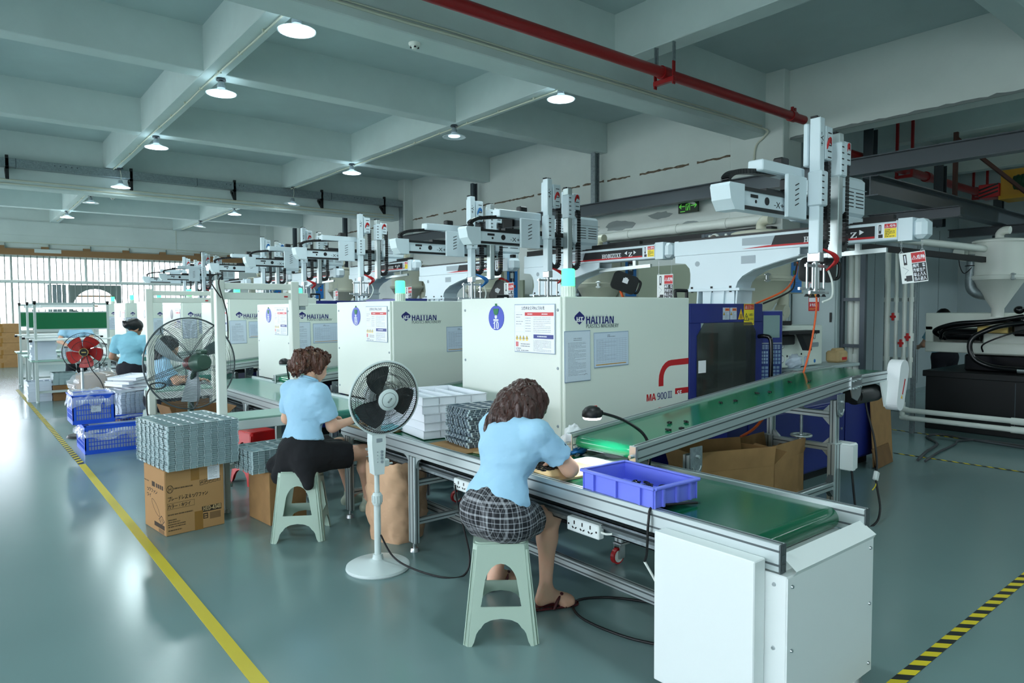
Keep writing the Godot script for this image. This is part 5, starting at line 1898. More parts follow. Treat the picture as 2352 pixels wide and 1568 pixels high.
func packing_table(label: String, x: float, z1: float, z0: float, cabinet: bool, belt: Material) -> Node3D:
	# a long belt table running away from the eye: z1 near end, z0 far end
	var o := thing("packing_conveyor", label, "conveyor", Vector3(x, 0, z1), 0.0, "packing belt tables")
	var L := z0 - z1
	for s in [0.0, 0.69]:
		profile(o, "side_rail", Vector3(0.02 + s, 0.70, 0), Vector3(0.02 + s, 0.70, L), 0.04, 0.105, Vector3.UP, 2)
		var b := B.new()
		b.span(Vector3(0.0 + s, 0.643, 0.0), Vector3(0.04 + s, 0.752, 0.004))
		for y in [0.665, 0.7, 0.733]:
			b.span(Vector3(0.01 + s, y - 0.012, 0.003), Vector3(0.03 + s, y + 0.012, 0.006))
		part("rail_end", b, M.alu_dark, o)
	var b := B.new()
	var pts := []
	for i in 9:
		var a := PI / 2 - PI * i / 8
		pts.append(Vector2(-0.16 + cos(a) * 0.05, 0.682 + sin(a) * 0.05))
	var rows := []
	for px in [0.045, 0.69]:
		var r := [Vector3(px, 0.732, L + 0.02)]
		for p in pts:
			r.append(Vector3(px, p.y, p.x))
		r.append(Vector3(px, 0.632, L + 0.02))
		rows.append(r)
	b.sheet(rows, false)
	part("belt", b, belt, o)
	b = B.new()
	b.cyl(Vector3(0.05, 0.682, -0.16), Vector3(0.69, 0.682, -0.16), 0.046, 0.046, 18)
	part("roller", b, M.steel, o)
	b = B.new()
	b.span(Vector3(0.05, 0.57, -0.56), Vector3(0.68, 0.585, L))
	part("under_tray", b, M.alu_dark, o)
	for s in [0.02, 0.71]:
		for lz in ([-2.63, L + 0.1] if cabinet else [-0.25, L * 0.5, L + 0.1]):
			var lg := profile(o, "leg", Vector3(s, 0.06, lz), Vector3(s, 0.645, lz), 0.04, 0.08, Vector3.BACK, 2)
			b = B.new()
			b.cyl(Vector3(s, 0.0, lz), Vector3(s, 0.025, lz), 0.032, 0.026, 14)
			b.cyl(Vector3(s, 0.02, lz), Vector3(s, 0.065, lz), 0.01, 0.01, 8)
			part("levelling_foot", b, M.steel, lg)
			b = B.new()
			for k in [-1.0, 1.0]:
				var t := PackedVector2Array([Vector2(0, 0), Vector2(k * 0.07, 0)])
				for i in 5:
					var a := PI / 2 * i / 4
					t.append(Vector2(k * (0.07 - 0.065 * sin(a)), -0.075 + 0.07 * cos(a)))
				b.T = Transform3D(Basis(Vector3(0, 0, 1), Vector3(0, 1, 0), Vector3(-1, 0, 0)), Vector3(s + 0.008, 0.645, lz + k * 0.04))
				b.prism(t, 0.0, 0.016)
			part("gusset", b, M.alu, lg)
	for lz in ([-2.63, L + 0.1] if cabinet else [-0.25, L * 0.5, L + 0.1]):
		profile(o, "cross_bar", Vector3(0.04, 0.2, lz), Vector3(0.69, 0.2, lz), 0.04, 0.04, Vector3.UP)
		profile(o, "cross_bar", Vector3(0.04, 0.46, lz), Vector3(0.69, 0.46, lz), 0.04, 0.04, Vector3.UP)
	profile(o, "floor_rail", Vector3(0.36, 0.17, -0.5), Vector3(0.36, 0.17, L), 0.04, 0.06, Vector3.UP, 2)
	b = B.new()
	b.span(Vector3(0.08, 0.535, L), Vector3(0.085, 0.6, -0.52))
	b.span(Vector3(0.08, 0.535, L), Vector3(0.11, 0.54, -0.52))
	b.span(Vector3(0.08, 0.595, L), Vector3(0.11, 0.6, -0.52))
	part("cable_channel", b, M.galv, o)
	if cabinet:
		b = B.new()
		b.span(Vector3(0.0, 0.06, -0.5), Vector3(0.7, 0.64, 0.03), 0.004)
		var cb := part("end_cabinet", b, M.white_panel, o)
		b = B.new()
		b.span(Vector3(-0.075, 0.055, -0.52), Vector3(0.0, 0.69, -0.055), 0.004)
		part("side_cover", b, M.white_panel, cb)
		b = B.new()
		b.quad(Vector3(0.045, 0.7, -0.02), Vector3(0.695, 0.7, -0.02), Vector3(0.7, 0.655, 0.045), Vector3(0.04, 0.655, 0.045), Vector3(0, 1, 1))
		b.quad(Vector3(0.04, 0.655, 0.045), Vector3(0.7, 0.655, 0.045), Vector3(0.7, 0.635, 0.034), Vector3(0.04, 0.635, 0.034), Vector3(0, 0, 1))
		part("sloped_lip", b, M.white_panel, cb)
		b = B.new()
		b.span(Vector3(0.0, 0.06, 0.03), Vector3(0.7, 0.635, 0.034))
		part("front_plate", b, M.white_panel, cb)
		b = B.new()
		for q in [[0.03, 0.6], [0.03, 0.36], [0.03, 0.1], [0.67, 0.6], [0.67, 0.36], [0.67, 0.1]]:
			b.cyl(Vector3(q[0], q[1], 0.034), Vector3(q[0], q[1], 0.04), 0.008, 0.006, 10)
		for y in [0.6, 0.36]:
			b.cyl(Vector3(0.0, y, -0.02), Vector3(-0.006, y, -0.02), 0.008, 0.006, 10)
		part("screw", b, M.steel, cb)
		b = B.new()
		for q in [Vector3(0.04, 0, -0.02), Vector3(0.66, 0, -0.02), Vector3(0.04, 0, -0.46)]:
			b.cyl(q, q + Vector3(0, 0.025, 0), 0.034, 0.028, 14)
			b.cyl(q + Vector3(0, 0.02, 0), q + Vector3(0, 0.07, 0), 0.012, 0.012, 8)
		part("levelling_foot", b, M.steel, cb)
	return o

func make_incline() -> Node3D:
	var o := thing("incline_conveyor", "rising green belt conveyor with aluminium rails before the nearest machine", "conveyor", Vector3(0, 0, -2.65), 0.0, "incline conveyors at the machines")
	var lo := Vector2(2.78, 0.845)
	var hi := Vector2(5.28, 1.055)
	var fl := Vector2(5.95, 1.065)
	for s in [-0.235, 0.255]:
		profile(o, "side_rail", Vector3(lo.x, lo.y, s), Vector3(hi.x, hi.y, s), 0.04, 0.09, Vector3.UP, 2)
		profile(o, "side_rail", Vector3(hi.x, hi.y, s), Vector3(fl.x, fl.y, s), 0.04, 0.085, Vector3.UP, 2)
		var b := B.new()
		var sg: float = signf(s)
		b.T = Transform3D(Basis(), Vector3(5.28, 1.04, s + (0.02 if sg > 0 else -0.028)))
		b.prism(PackedVector2Array([Vector2(-0.08, 0.055), Vector2(0.08, 0.065), Vector2(0.09, -0.02), Vector2(0.07, -0.09), Vector2(0.02, -0.13), Vector2(-0.06, -0.1), Vector2(-0.085, -0.04)]), 0, 0.008)
		var hp := part("hinge_plate", b, M.steel, o)
		b = B.new()
		for q in [[-0.06, 0.025], [-0.02, 0.028], [0.04, 0.035], [0.07, 0.036], [-0.06, -0.03], [-0.02, -0.028], [0.03, -0.022], [0.06, -0.02]]:
			b.cyl(Vector3(5.28 + q[0], 1.04 + q[1], s + sg * 0.028), Vector3(5.28 + q[0], 1.04 + q[1], s + sg * 0.042), 0.007, 0.007, 8)
		part("bolt", b, M.alu, hp)
		b = B.new()
		b.box(Vector3(lo.x - 0.012, lo.y - 0.005, s), Vector3(0.016, 0.1, 0.05), 0.003)
		b.cyl(Vector3(lo.x - 0.02, lo.y - 0.01, s), Vector3(lo.x - 0.045, lo.y - 0.01, s), 0.01, 0.01, 10)
		part("rail_end", b, M.steel, o)
	var b := B.new()
	var line := [Vector2(fl.x, 1.095), Vector2(5.3, 1.085), Vector2(lo.x + 0.06, 0.874)]
	for i in 8:
		var a := PI / 2 + PI * (i + 0.5) / 8
		line.append(Vector2(lo.x + 0.055 + cos(a) * 0.036, 0.838 + sin(a) * 0.036))
	line.append(Vector2(lo.x + 0.07, 0.803))
	line.append(Vector2(5.3, 1.01))
	line.append(Vector2(fl.x, 1.02))
	var rows := []
	for z in [-0.215, 0.235]:
		var r := []
		for p in line:
			r.append(Vector3(p.x, p.y, z))
		rows.append(r)
	b.sheet(rows, true)
	part("belt", b, mat("belt_incline", c8(20, 116, 78), 0.14), o)
	b = B.new()
	b.cyl(Vector3(lo.x + 0.055, 0.838, -0.21), Vector3(lo.x + 0.055, 0.838, 0.23), 0.032, 0.032, 14)
	b.cyl(Vector3(fl.x - 0.02, 1.058, -0.21), Vector3(fl.x - 0.02, 1.058, 0.23), 0.034, 0.034, 14)
	part("roller", b, M.steel, o)
	# legs: two pairs, the tall pair telescopic with a hand-wheel between
	for q in [[3.25, 0.78], [5.0, 0.94]]:
		for s in [-0.25, 0.255]:
			var lx: float = q[0]
			var low := profile(o, "leg", Vector3(lx, 0.03 if lx > 4 else 0.14, s), Vector3(lx, 0.62 if lx > 4 else 0.5, s), 0.06, 0.09, Vector3.RIGHT, 2)
			profile(o, "inner_leg", Vector3(lx, 0.45, s), Vector3(lx, q[1], s), 0.045, 0.06, Vector3.RIGHT, 1)
			b = B.new()
			b.box(Vector3(lx, (0.62 if lx > 4 else 0.5), s), Vector3(0.1, 0.012, 0.07), 0.003)
			part("collar", b, M.alu, low)
			b = B.new()
			var arc := PackedVector2Array([Vector2(-0.055, 0.075), Vector2(0.055, 0.075), Vector2(0.055, -0.02)])
			for i in 7:
				var a := -PI * i / 6
				arc.append(Vector2(cos(a) * 0.055, -0.04 + sin(a) * 0.055))
			arc.append(Vector2(-0.055, -0.02))
			b.T = Transform3D(Basis(), Vector3(lx + 0.02, q[1] - 0.03, s + 0.032))
			b.prism(arc, 0, 0.006)
			var pp := part("pivot_plate", b, M.galv, o)
			b = B.new()
			b.cyl(Vector3(lx + 0.02, q[1] - 0.01, s + 0.036), Vector3(lx + 0.02, q[1] - 0.01, s + 0.058), 0.01, 0.01, 8)
			b.cyl(Vector3(lx + 0.02, q[1] - 0.1, s + 0.036), Vector3(lx + 0.02, q[1] - 0.1, s + 0.05), 0.01, 0.01, 8)
			b.tube(arc_pts(Vector3(lx + 0.02, q[1] - 0.06, s + 0.04), Vector3(0.04, 0, 0), Vector3(0, -0.04, 0), 0.2, PI - 0.2, 8), 0.004, 5)
			part("pivot_bolt", b, M.alu, pp)
			if lx < 4:
				b = B.new()
				b.cyl(Vector3(lx - 0.05, 0.055, s - 0.014), Vector3(lx - 0.05, 0.055, s + 0.014), 0.05, 0.05, 18)
				var cw := part("caster_wheel", b, M.red, o)
				b = B.new()
				b.cyl(Vector3(lx - 0.05, 0.055, s - 0.017), Vector3(lx - 0.05, 0.055, s + 0.017), 0.038, 0.038, 16)
				part("wheel_hub", b, M.white_pvc, cw)
				b = B.new()
				b.box(Vector3(lx - 0.03, 0.085, s + 0.024), Vector3(0.05, 0.09, 0.004))
				b.box(Vector3(lx - 0.03, 0.085, s - 0.024), Vector3(0.05, 0.09, 0.004))
				b.box(Vector3(lx - 0.01, 0.13, s), Vector3(0.09, 0.012, 0.07), 0.003)
				part("caster_fork", b, M.steel, cw)
			else:
				b = B.new()
				b.cyl(Vector3(lx, 0.0, s), Vector3(lx, 0.03, s), 0.035, 0.03, 12)
				part("levelling_foot", b, M.steel, o)
	for q in [[5.0, 0.585], [5.0, 0.83], [3.25, 0.45], [3.25, 0.66]]:
		profile(o, "cross_bar", Vector3(q[0], q[1], -0.22), Vector3(q[0], q[1], 0.225), 0.045, 0.05, Vector3.UP)
	for q in [[0.585, 0.225, -1.0], [0.585, -0.22, 1.0], [0.83, 0.225, -1.0]]:
		b = B.new()
		for k in [-1.0, 1.0]:
			b.T = Transform3D(Basis(Vector3(0, 0, 1), Vector3(0, 1, 0), Vector3(-1, 0, 0)), Vector3(5.01, q[0] + k * 0.026, q[1]))
			b.prism(PackedVector2Array([Vector2(0, 0), Vector2(q[2] * 0.05, 0), Vector2(0, k * 0.05)]), 0, 0.03)
		part("corner_brace", b, M.alu, o)
	b = B.new()
	b.cyl(Vector3(5.0, 0.2, -0.0), Vector3(5.0, 0.9, -0.0), 0.011, 0.011, 10)
	b.cyl(Vector3(5.0, 0.855, 0), Vector3(5.0, 0.875, 0), 0.02, 0.016, 10)
	part("lead_screw", b, M.galv, o)
	b = B.new()
	b.tube(arc_pts(Vector3(5.0, 0.645, 0), Vector3(0.07, 0, 0), Vector3(0, 0, 0.07), 0, TAU, 24), 0.011, 8)
	for i in 3:
		var a := TAU * i / 3
		b.bar(Vector3(5.0, 0.64, 0), Vector3(5.0 + cos(a) * 0.07, 0.645, sin(a) * 0.07), 0.016, 0.01)
	b.cyl(Vector3(5.0, 0.61, 0), Vector3(5.0, 0.655, 0), 0.026, 0.02, 12)
	part("hand_wheel", b, M.alu, o)
	for s in [-0.25, 0.255]:
		profile(o, "long_bar", Vector3(3.3, 0.31, s), Vector3(4.96, 0.31, s), 0.04, 0.055, Vector3.UP, 1)
		b = B.new()
		for k in [-1.0, 1.0]:
			b.T = Transform3D(Basis(), Vector3(4.955, 0.31 + k * 0.03, s - 0.018))
			b.prism(PackedVector2Array([Vector2(0, 0), Vector2(-0.05, 0), Vector2(0, k * 0.05)]), 0, 0.036)
		part("corner_brace", b, M.alu_dark, o)
	# drive end: motor and white belt cover
	b = B.new()
	b.cyl(Vector3(5.42, 0.93, 0.2), Vector3(5.78, 0.93, 0.2), 0.07, 0.07, 18)
	b.span(Vector3(5.36, 0.88, 0.14), Vector3(5.46, 0.98, 0.26), 0.008)
	part("motor", b, M.black, o)
	b = B.new()
	var cov := PackedVector2Array()
	for i in 13:
		var a := -PI / 2 + PI * i / 12 + PI / 2
		cov.append(Vector2(cos(a) * 0.085, 0.13 + sin(a) * 0.085))
	for i in 13:
		var a := PI + PI * i / 12
		cov.append(Vector2(cos(a) * 0.07, -0.13 + sin(a) * 0.07))
	b.T = Transform3D(Basis(Vector3.BACK, -0.25), Vector3(5.9, 0.985, 0.30))
	b.prism(cov, -0.03, 0.1)
	var bc := part("belt_cover", b, mat("cover_white", c8(240, 243, 244), 0.35), o)
	b = B.new()
	b.T = Transform3D(Basis(Vector3.BACK, -0.25), Vector3(5.9, 0.985, 0.37))
	b.box(Vector3(0.02, 0.0, 0.001), Vector3(0.014, 0.13, 0.002), 0.0, Basis(Vector3.BACK, -0.12))
	part("red_mark", b, M.red_text, bc)
	b = B.new()
	b.T = Transform3D(Basis(Vector3.BACK, -0.25), Vector3(5.9, 0.985, 0.37))
	b.prism(PackedVector2Array([Vector2(-0.01, -0.1), Vector2(0.02, -0.1), Vector2(0.005, -0.07)]), 0, 0.002)
	part("warning_mark", b, mat("sign_yellow", c8(240, 190, 30), 0.45), bc)
	b = B.new()
	b.T = Transform3D(Basis(), Vector3(5.76, 0.0, 0.275))
	b.prism(PackedVector2Array([Vector2(-0.06, 1.02), Vector2(0.06, 1.03), Vector2(0.05, 0.83), Vector2(0.02, 0.82)]), 0, 0.012)
	part("motor_bracket", b, M.white_panel, o)
	# switch box on the tall leg
	b = B.new()
	b.span(Vector3(5.04, 0.42, 0.22), Vector3(5.16, 0.62, 0.36), 0.012)
	b.span(Vector3(5.03, 0.43, 0.24), Vector3(5.07, 0.61, 0.38))
	var sb := part("switch_box", b, M.white_panel, o)
	b = B.new()
	b.box(Vector3(5.08, 0.57, 0.361), Vector3(0.012, 0.02, 0.003))
	b.box(Vector3(5.08, 0.46, 0.361), Vector3(0.012, 0.014, 0.003))
	part("key_slot", b, M.black, sb)
	return o

func build_conveyors() -> void:
	packing_table("long green belt packing table with a white end cabinet, nearest the eye", 2.31, -1.3, -5.0, true, M.belt_green)
	packing_table("teal belt packing table behind the woman in black", 2.31, -5.5, -9.2, false, M.belt_teal)
	packing_table("teal belt packing table farther along the machine row", 2.31, -9.9, -13.6, false, M.belt_teal)
	packing_table("farthest belt packing table near the end wall", 2.31, -14.6, -19.5, false, M.belt_teal)
	var c := make_incline()
	for q in [[-2.31, "second incline conveyor half hidden behind the white plastic stack"], [-4.81, "third incline conveyor end seen left of the auburn-haired woman"], [-7.25, "fourth incline conveyor behind the big cage fan"], [-10.0, "fifth incline conveyor deep in the machine row"], [-12.5, "sixth incline conveyor far along the row"]]:
		dup(c, Vector3(0, 0, -2.65 + q[0]), 0.0, q[1], "incline conveyors at the machines")
	# small moulded parts lying on the rising belt
	for q in [[3.35, 0.03, 0.3], [3.42, 0.1, 0.9], [3.2, 0.14, 1.4], [3.27, 0.18, 0.2], [4.0, -0.05, 0.7], [4.1, 0.0, 0.1], [4.4, -0.02, 1.1], [4.48, 0.03, 0.4], [4.9, -0.05, 0.8], [5.0, 0.05, 0.3]]:
		var o := thing("moulded_part", "small black moulded part lying on the rising green belt", "part", Vector3(q[0], 0.8765 + (q[0] - 2.84) * 0.0858, -2.65 + q[1]), q[2], "black parts on the rising belt")
		var b := B.new()
		b.box(Vector3(0, 0.006, 0), Vector3(0.036, 0.012, 0.012), 0.003)
		part("bar", b, M.black, o)
		b = B.new()
		for s in [-1, 1]:
			b.cyl(Vector3(s * 0.012, 0.0, 0.012), Vector3(s * 0.012, 0.01, 0.012), 0.006, 0.006, 8)
		part("lug", b, M.black, o)
	# what is mounted on or lies at the front packing table
	for q in [[-2.35, "three-gang white socket strip on the steel channel, right of the plaid skirt"], [-3.36, "three-gang white socket strip on the steel channel, left of the plaid skirt"], [-4.75, "small white socket strip below the table beside the woman in black"]]:
		var o := thing("socket_strip", q[1], "socket", Vector3(2.38, 0.55, q[0]))
		var b := B.new()
		b.box(Vector3(-0.02, 0, 0), Vector3(0.04, 0.07, 0.22), 0.005)
		part("housing", b, M.white_panel, o)
		b = B.new()
		for k in 3:
			var z := -0.055 + k * 0.055
			b.box(Vector3(-0.041, 0.014, z), Vector3(0.003, 0.018, 0.006))
			b.box(Vector3(-0.041, -0.012, z - 0.01), Vector3(0.003, 0.006, 0.012), 0.0, Basis(Vector3.RIGHT, 0.6))
			b.box(Vector3(-0.041, -0.012, z + 0.01), Vector3(0.003, 0.006, 0.012), 0.0, Basis(Vector3.RIGHT, -0.6))
		for z in [-0.095, 0.095]:
			b.cyl(Vector3(-0.04, 0, z), Vector3(-0.0425, 0, z), 0.005, 0.005, 8)
		part("socket_hole", b, M.black, o)
		b = B.new()
		b.tube(curve([Vector3(-0.02, 0, 0.11), Vector3(-0.022, 0.0, 0.14), Vector3(-0.01, 0.005, 0.17)], 4), 0.006, 6)
		part("lead", b, M.white_pvc, o)
	# the violet tray with black parts in it
	var t := thing("plastic_tray", "violet-blue plastic tray holding black parts at the edge of the belt", "tray", Vector3(2.462, 0.753, -2.1), -0.04)
	tray_box(t, 0.3, 0.46, 0.095, 0.012, M.tray_violet)
	for i in 34:
		var p := thing("small_part", "glossy black plastic part lying inside the violet tray", "part", Vector3(2.47 + rng.randf_range(-0.09, 0.09), 0.765 + rng.randf() * 0.02, -2.08 + rng.randf_range(-0.13, 0.13)), rng.randf() * TAU, "black parts in the violet tray")
		p.rotation.x = rng.randf_range(-0.3, 0.3)
		var b := B.new()
		b.tube(arc_pts(Vector3.ZERO, Vector3(0.018, 0, 0), Vector3(0, 0, 0.014), 0, TAU * 0.8, 9), 0.004, 5)
		b.box(Vector3(0.012, 0, 0), Vector3(0.02, 0.005, 0.009), 0.001)
		part("ring", b, M.black_gloss, p)
	# cardboard worktop sheets and the mesh of parts being sorted
	single("cardboard_sheet", boxb(Vector3(2.56, 0.7395, -2.78), Vector3(0.36, 0.014, 0.5), -0.05), M.cardboard_light, "thick cardboard work board under the woman's elbow", "board")
	single("cardboard_sheet", boxb(Vector3(2.74, 0.7365, -3.2), Vector3(0.5, 0.006, 0.55), 0.2), M.cardboard_light, "thin cardboard sheet lying across the belt under her hands", "board")
	single("cardboard_sheet", boxb(Vector3(2.62, 0.737, -3.62), Vector3(0.48, 0.007, 0.42), 0.02), M.cardboard, "brown cardboard under the dark tray stack", "board")
	single("cardboard_sheet", boxb(Vector3(2.52, 0.738, -4.62), Vector3(0.44, 0.01, 0.5), 0.05), M.cardboard_light, "cardboard sheet on the table before the woman in black", "board")
	for i in 40:
		var p := thing("sorted_clip", "small dark clip in the mat of parts beside her hand", "part", Vector3(2.43 + (i % 5) * 0.03 + rng.randf() * 0.008, 0.748, -2.98 + (i / 5) * 0.034 + rng.randf() * 0.008), rng.randf() * 0.5, "dark clips spread on the board")
		var b := B.new()
		b.tube(arc_pts(Vector3.ZERO, Vector3(0.011, 0, 0), Vector3(0, 0, 0.015), 0, TAU, 8, ), 0.0035, 4)
		b.box(Vector3(0, 0.003, 0.012), Vector3(0.012, 0.006, 0.006), 0.001)
		part("clip_ring", b, M.black_gloss, p)
	var pp := thing("paper_sheet", "curled white paper under the lamp by the violet tray", "paper", Vector3(2.88, 0.744, -2.72))
	var b := B.new()
	var rows := []
	for i in 7:
		var r := []
		for j in 7:
			r.append(Vector3(-0.16 + i * 0.045, 0.002 + 0.02 * sin(i * 0.9) * sin(j * 0.8) + 0.012 * (j / 6.0) * (i / 6.0), -0.12 + j * 0.045))
		rows.append(r)
	b.sheet(rows)
	part("sheet", b, M.paper, pp)
	var bg := thing("plastic_bag", "crumpled white bag with a blue patch beside the machine corner", "bag", Vector3(2.9, 0.741, -2.98))
	b = B.new()
	crumple(b, Vector3(0, 0.07, 0), Vector3(0.08, 0.1, 0.07), 5)
	part("bag", b, M.paper, bg)
	b = B.new()
	crumple(b, Vector3(-0.01, 0.025, 0.03), Vector3(0.075, 0.03, 0.05), 9)
	part("blue_print", b, M.ctrl_blue, bg)
	# gooseneck lamps
	gooseneck("black gooseneck lamp shining on the belt above the violet tray", Vector3(2.93, 0.732, -2.43), [Vector3(0, 0, 0), Vector3(0.005, 0.1, 0.01), Vector3(-0.02, 0.2, -0.02), Vector3(-0.12, 0.28, -0.08), Vector3(-0.24, 0.325, -0.13)], 1.0)
	gooseneck("black gooseneck lamp standing on the teal belt left of the woman in black", Vector3(2.75, 0.732, -7.2), [Vector3(0, 0, 0), Vector3(-0.01, 0.12, 0.01), Vector3(-0.03, 0.24, 0.02), Vector3(-0.05, 0.34, 0.04)], 0.0)
	# leads along the table
	cable("black lead hanging from the violet tray to below the table", [Vector3(2.56, 0.745, -1.84), Vector3(2.42, 0.757, -1.87), Vector3(2.32, 0.758, -1.9), Vector3(2.295, 0.7, -1.9), Vector3(2.3, 0.6, -1.91), Vector3(2.32, 0.54, -1.93), Vector3(2.33, 0.5, -1.95)], 0.006, M.cable)
	cable("white lead continuing down behind the end cabinet", [Vector3(2.33, 0.5, -1.95), Vector3(2.36, 0.4, -1.9), Vector3(2.4, 0.25, -1.84), Vector3(2.42, 0.22, -1.83)], 0.006, M.white_pvc)
	cable("black fan cord looping from the fan base up to the socket strip", [Vector3(2.0, 0.22, -3.78), Vector3(2.05, 0.09, -3.72), Vector3(2.12, 0.03, -3.6), Vector3(2.22, 0.006, -3.42), Vector3(2.33, 0.006, -3.36), Vector3(2.38, 0.1, -3.36), Vector3(2.36, 0.3, -3.4), Vector3(2.335, 0.46, -3.43), Vector3(2.325, 0.55, -3.43)], 0.006, M.cable)
	cable("black cord looped on the floor under the packing table", [Vector3(2.62, 0.008, -1.95), Vector3(2.5, 0.008, -2.2), Vector3(2.48, 0.008, -2.5), Vector3(2.6, 0.008, -2.66), Vector3(2.8, 0.008, -2.55), Vector3(3.0, 0.008, -2.2)], 0.007, M.cable)
	cable("orange lead running behind the tall conveyor leg", [Vector3(4.7, 0.62, -2.98), Vector3(4.9, 0.68, -2.97), Vector3(5.15, 0.86, -2.95), Vector3(5.2, 0.98, -2.93)], 0.011, M.orange_cable)
	cable("motor lead with a white plug hanging from the belt cover", [Vector3(5.62, 0.88, -2.45), Vector3(5.6, 0.78, -2.42), Vector3(5.58, 0.6, -2.36), Vector3(5.5, 0.42, -2.3), Vector3(5.42, 0.3, -2.27), Vector3(5.38, 0.1, -2.22), Vector3(5.25, 0.012, -2.2), Vector3(5.1, 0.02, -2.25), Vector3(5.08, 0.42, -2.3)], 0.008, M.cable)
	var pl := thing("cable_plug", "white plug connector on the motor lead", "plug", Vector3(5.43, 0.33, -2.275))
	b = B.new()
	b.box(Vector3.ZERO, Vector3(0.05, 0.07, 0.03), 0.006, Basis(Vector3.BACK, -0.4))
	part("plug_body", b, M.white_panel, pl)
	b = B.new()
	b.tube(curve([Vector3(-0.01, -0.03, 0.01), Vector3(-0.03, -0.07, 0.01), Vector3(-0.06, -0.1, 0.0)], 4), 0.004, 5)
	part("yellow_wire", b, M.tape_hazard, pl)

func boxb(at: Vector3, size: Vector3, turn := 0.0, bev := 0.002) -> B:
	var b := B.new()
	b.box(at, size, bev, Basis(Vector3.UP, turn))
	return b

func cable(label: String, pts: Array, r: float, m: Material) -> void:
	var b := B.new()
	b.tube(curve(pts, 7), r, 7)
	single("cable", b, m, label, "cable")

func crumple(b: B, c: Vector3, r: Vector3, sd: int) -> void:
	var f := FastNoiseLite.new()
	f.seed = sd
	f.frequency = 0.9
	var rows := []
	for i in 13:
		var t := PI * i / 12
		var row := []
		for k in 18:
			var a := TAU * k / 18
			var d := Vector3(cos(a) * sin(t), cos(t), sin(a) * sin(t))
			row.append(c + d * r * (1.0 + 0.45 * f.get_noise_3dv(d * 2.2)))
		rows.append(row)
	b.sheet(rows, true, true)

func tray_box(o: Node3D, w: float, l: float, h: float, th: float, m: Material) -> void:
	# an open tray with a rim, ribs and a floor; origin at the base centre
	var b := B.new()
	b.span(Vector3(-w * 0.5 + th, 0, -l * 0.5 + th), Vector3(w * 0.5 - th, 0.006, l * 0.5 - th))
	for s in [-1.0, 1.0]:
		b.span(Vector3(s * (w * 0.5 - th), 0, -l * 0.5), Vector3(s * (w * 0.5 - th * 0.6), h, l * 0.5), 0.002)
		b.span(Vector3(-w * 0.5, 0, s * (l * 0.5 - th)), Vector3(w * 0.5, h, s * (l * 0.5 - th * 0.6)), 0.002)
	part("body", b, m, o)
	b = B.new()
	for s in [-1.0, 1.0]:
		b.span(Vector3(s * (w * 0.5 - th), h - 0.012, -l * 0.5 - 0.004), Vector3(s * (w * 0.5 + 0.012), h, l * 0.5 + 0.004), 0.003)
		b.span(Vector3(-w * 0.5, h - 0.012, s * (l * 0.5 - th)), Vector3(w * 0.5, h, s * (l * 0.5 + 0.012)), 0.003)
	part("rim", b, m, o)
	for k in 3:
		b = B.new()
		for s in [-1.0, 1.0]:
			b.span(Vector3(s * (w * 0.5 - th * 0.5), 0.004, l * (k - 1) * 0.32 - 0.006), Vector3(s * (w * 0.5 + 0.006), h - 0.012, l * (k - 1) * 0.32 + 0.006))
			b.span(Vector3(w * (k - 1) * 0.3 - 0.006, 0.004, s * (l * 0.5 - th * 0.5)), Vector3(w * (k - 1) * 0.3 + 0.006, h - 0.012, s * (l * 0.5 + 0.006)))
		part("rib", b, m, o)

func gooseneck(label: String, at: Vector3, neck: Array, e: float) -> void:
	var o := thing("desk_lamp", label, "lamp", at)
	var b := B.new()
	b.box(Vector3(0, 0.01, 0), Vector3(0.07, 0.02, 0.06), 0.004)
	part("base", b, M.black, o)
	b = B.new()
	b.tube(curve(neck, 8), 0.0085, 8)
	part("gooseneck", b, M.black_gloss, o)
	var p: Vector3 = neck[-1]
	var q: Vector3 = neck[-2]
	var d := (p - q).normalized()
	var flat := Vector3(d.x, 0, d.z).normalized()
	var c := p + flat * 0.05
	b = B.new()
	b.T = Transform3D(Basis(), c)
	b.lathe([Vector2(0.052, -0.02), Vector2(0.056, -0.012), Vector2(0.054, 0.012), Vector2(0.04, 0.03), Vector2(0.018, 0.04), Vector2(0, 0.041)], 10)
	b.bar(-flat * 0.06, -flat * 0.02, 0.03, 0.03, 0.005)
	var hd := part("lamp_head", b, M.black, o)
	b = B.new()
	b.lathe([Vector2(0, -0.034), Vector2(0.046, -0.032), Vector2(0.05, -0.026), Vector2(0.05, -0.02), Vector2(0, -0.02)], 16)
	b.T = Transform3D()
	var g := part("lamp_glow_lens", b, M.led_glow if e > 0.0 else M.lamp_shade, hd)
	g.position = c
	b = B.new()
	b.box(c + Vector3(0, 0.036, 0) - flat * 0.02, Vector3(0.014, 0.01, 0.014), 0.002)
	part("switch", b, M.red, hd)
	if e > 0.0:
		var s := SpotLight3D.new()
		s.name = "lamp_light"
		s.light_color = c8(240, 250, 255)
		s.light_energy = e * GOOSE_E
		s.spot_angle = 68.0
		s.spot_angle_attenuation = 0.5
		s.spot_range = 10.0
		s.spot_attenuation = 2.0
		s.light_size = 0.045
		s.shadow_enabled = true
		s.position = c + Vector3(0, -0.045, 0)
		s.rotation.x = -PI / 2
		o.add_child(s)

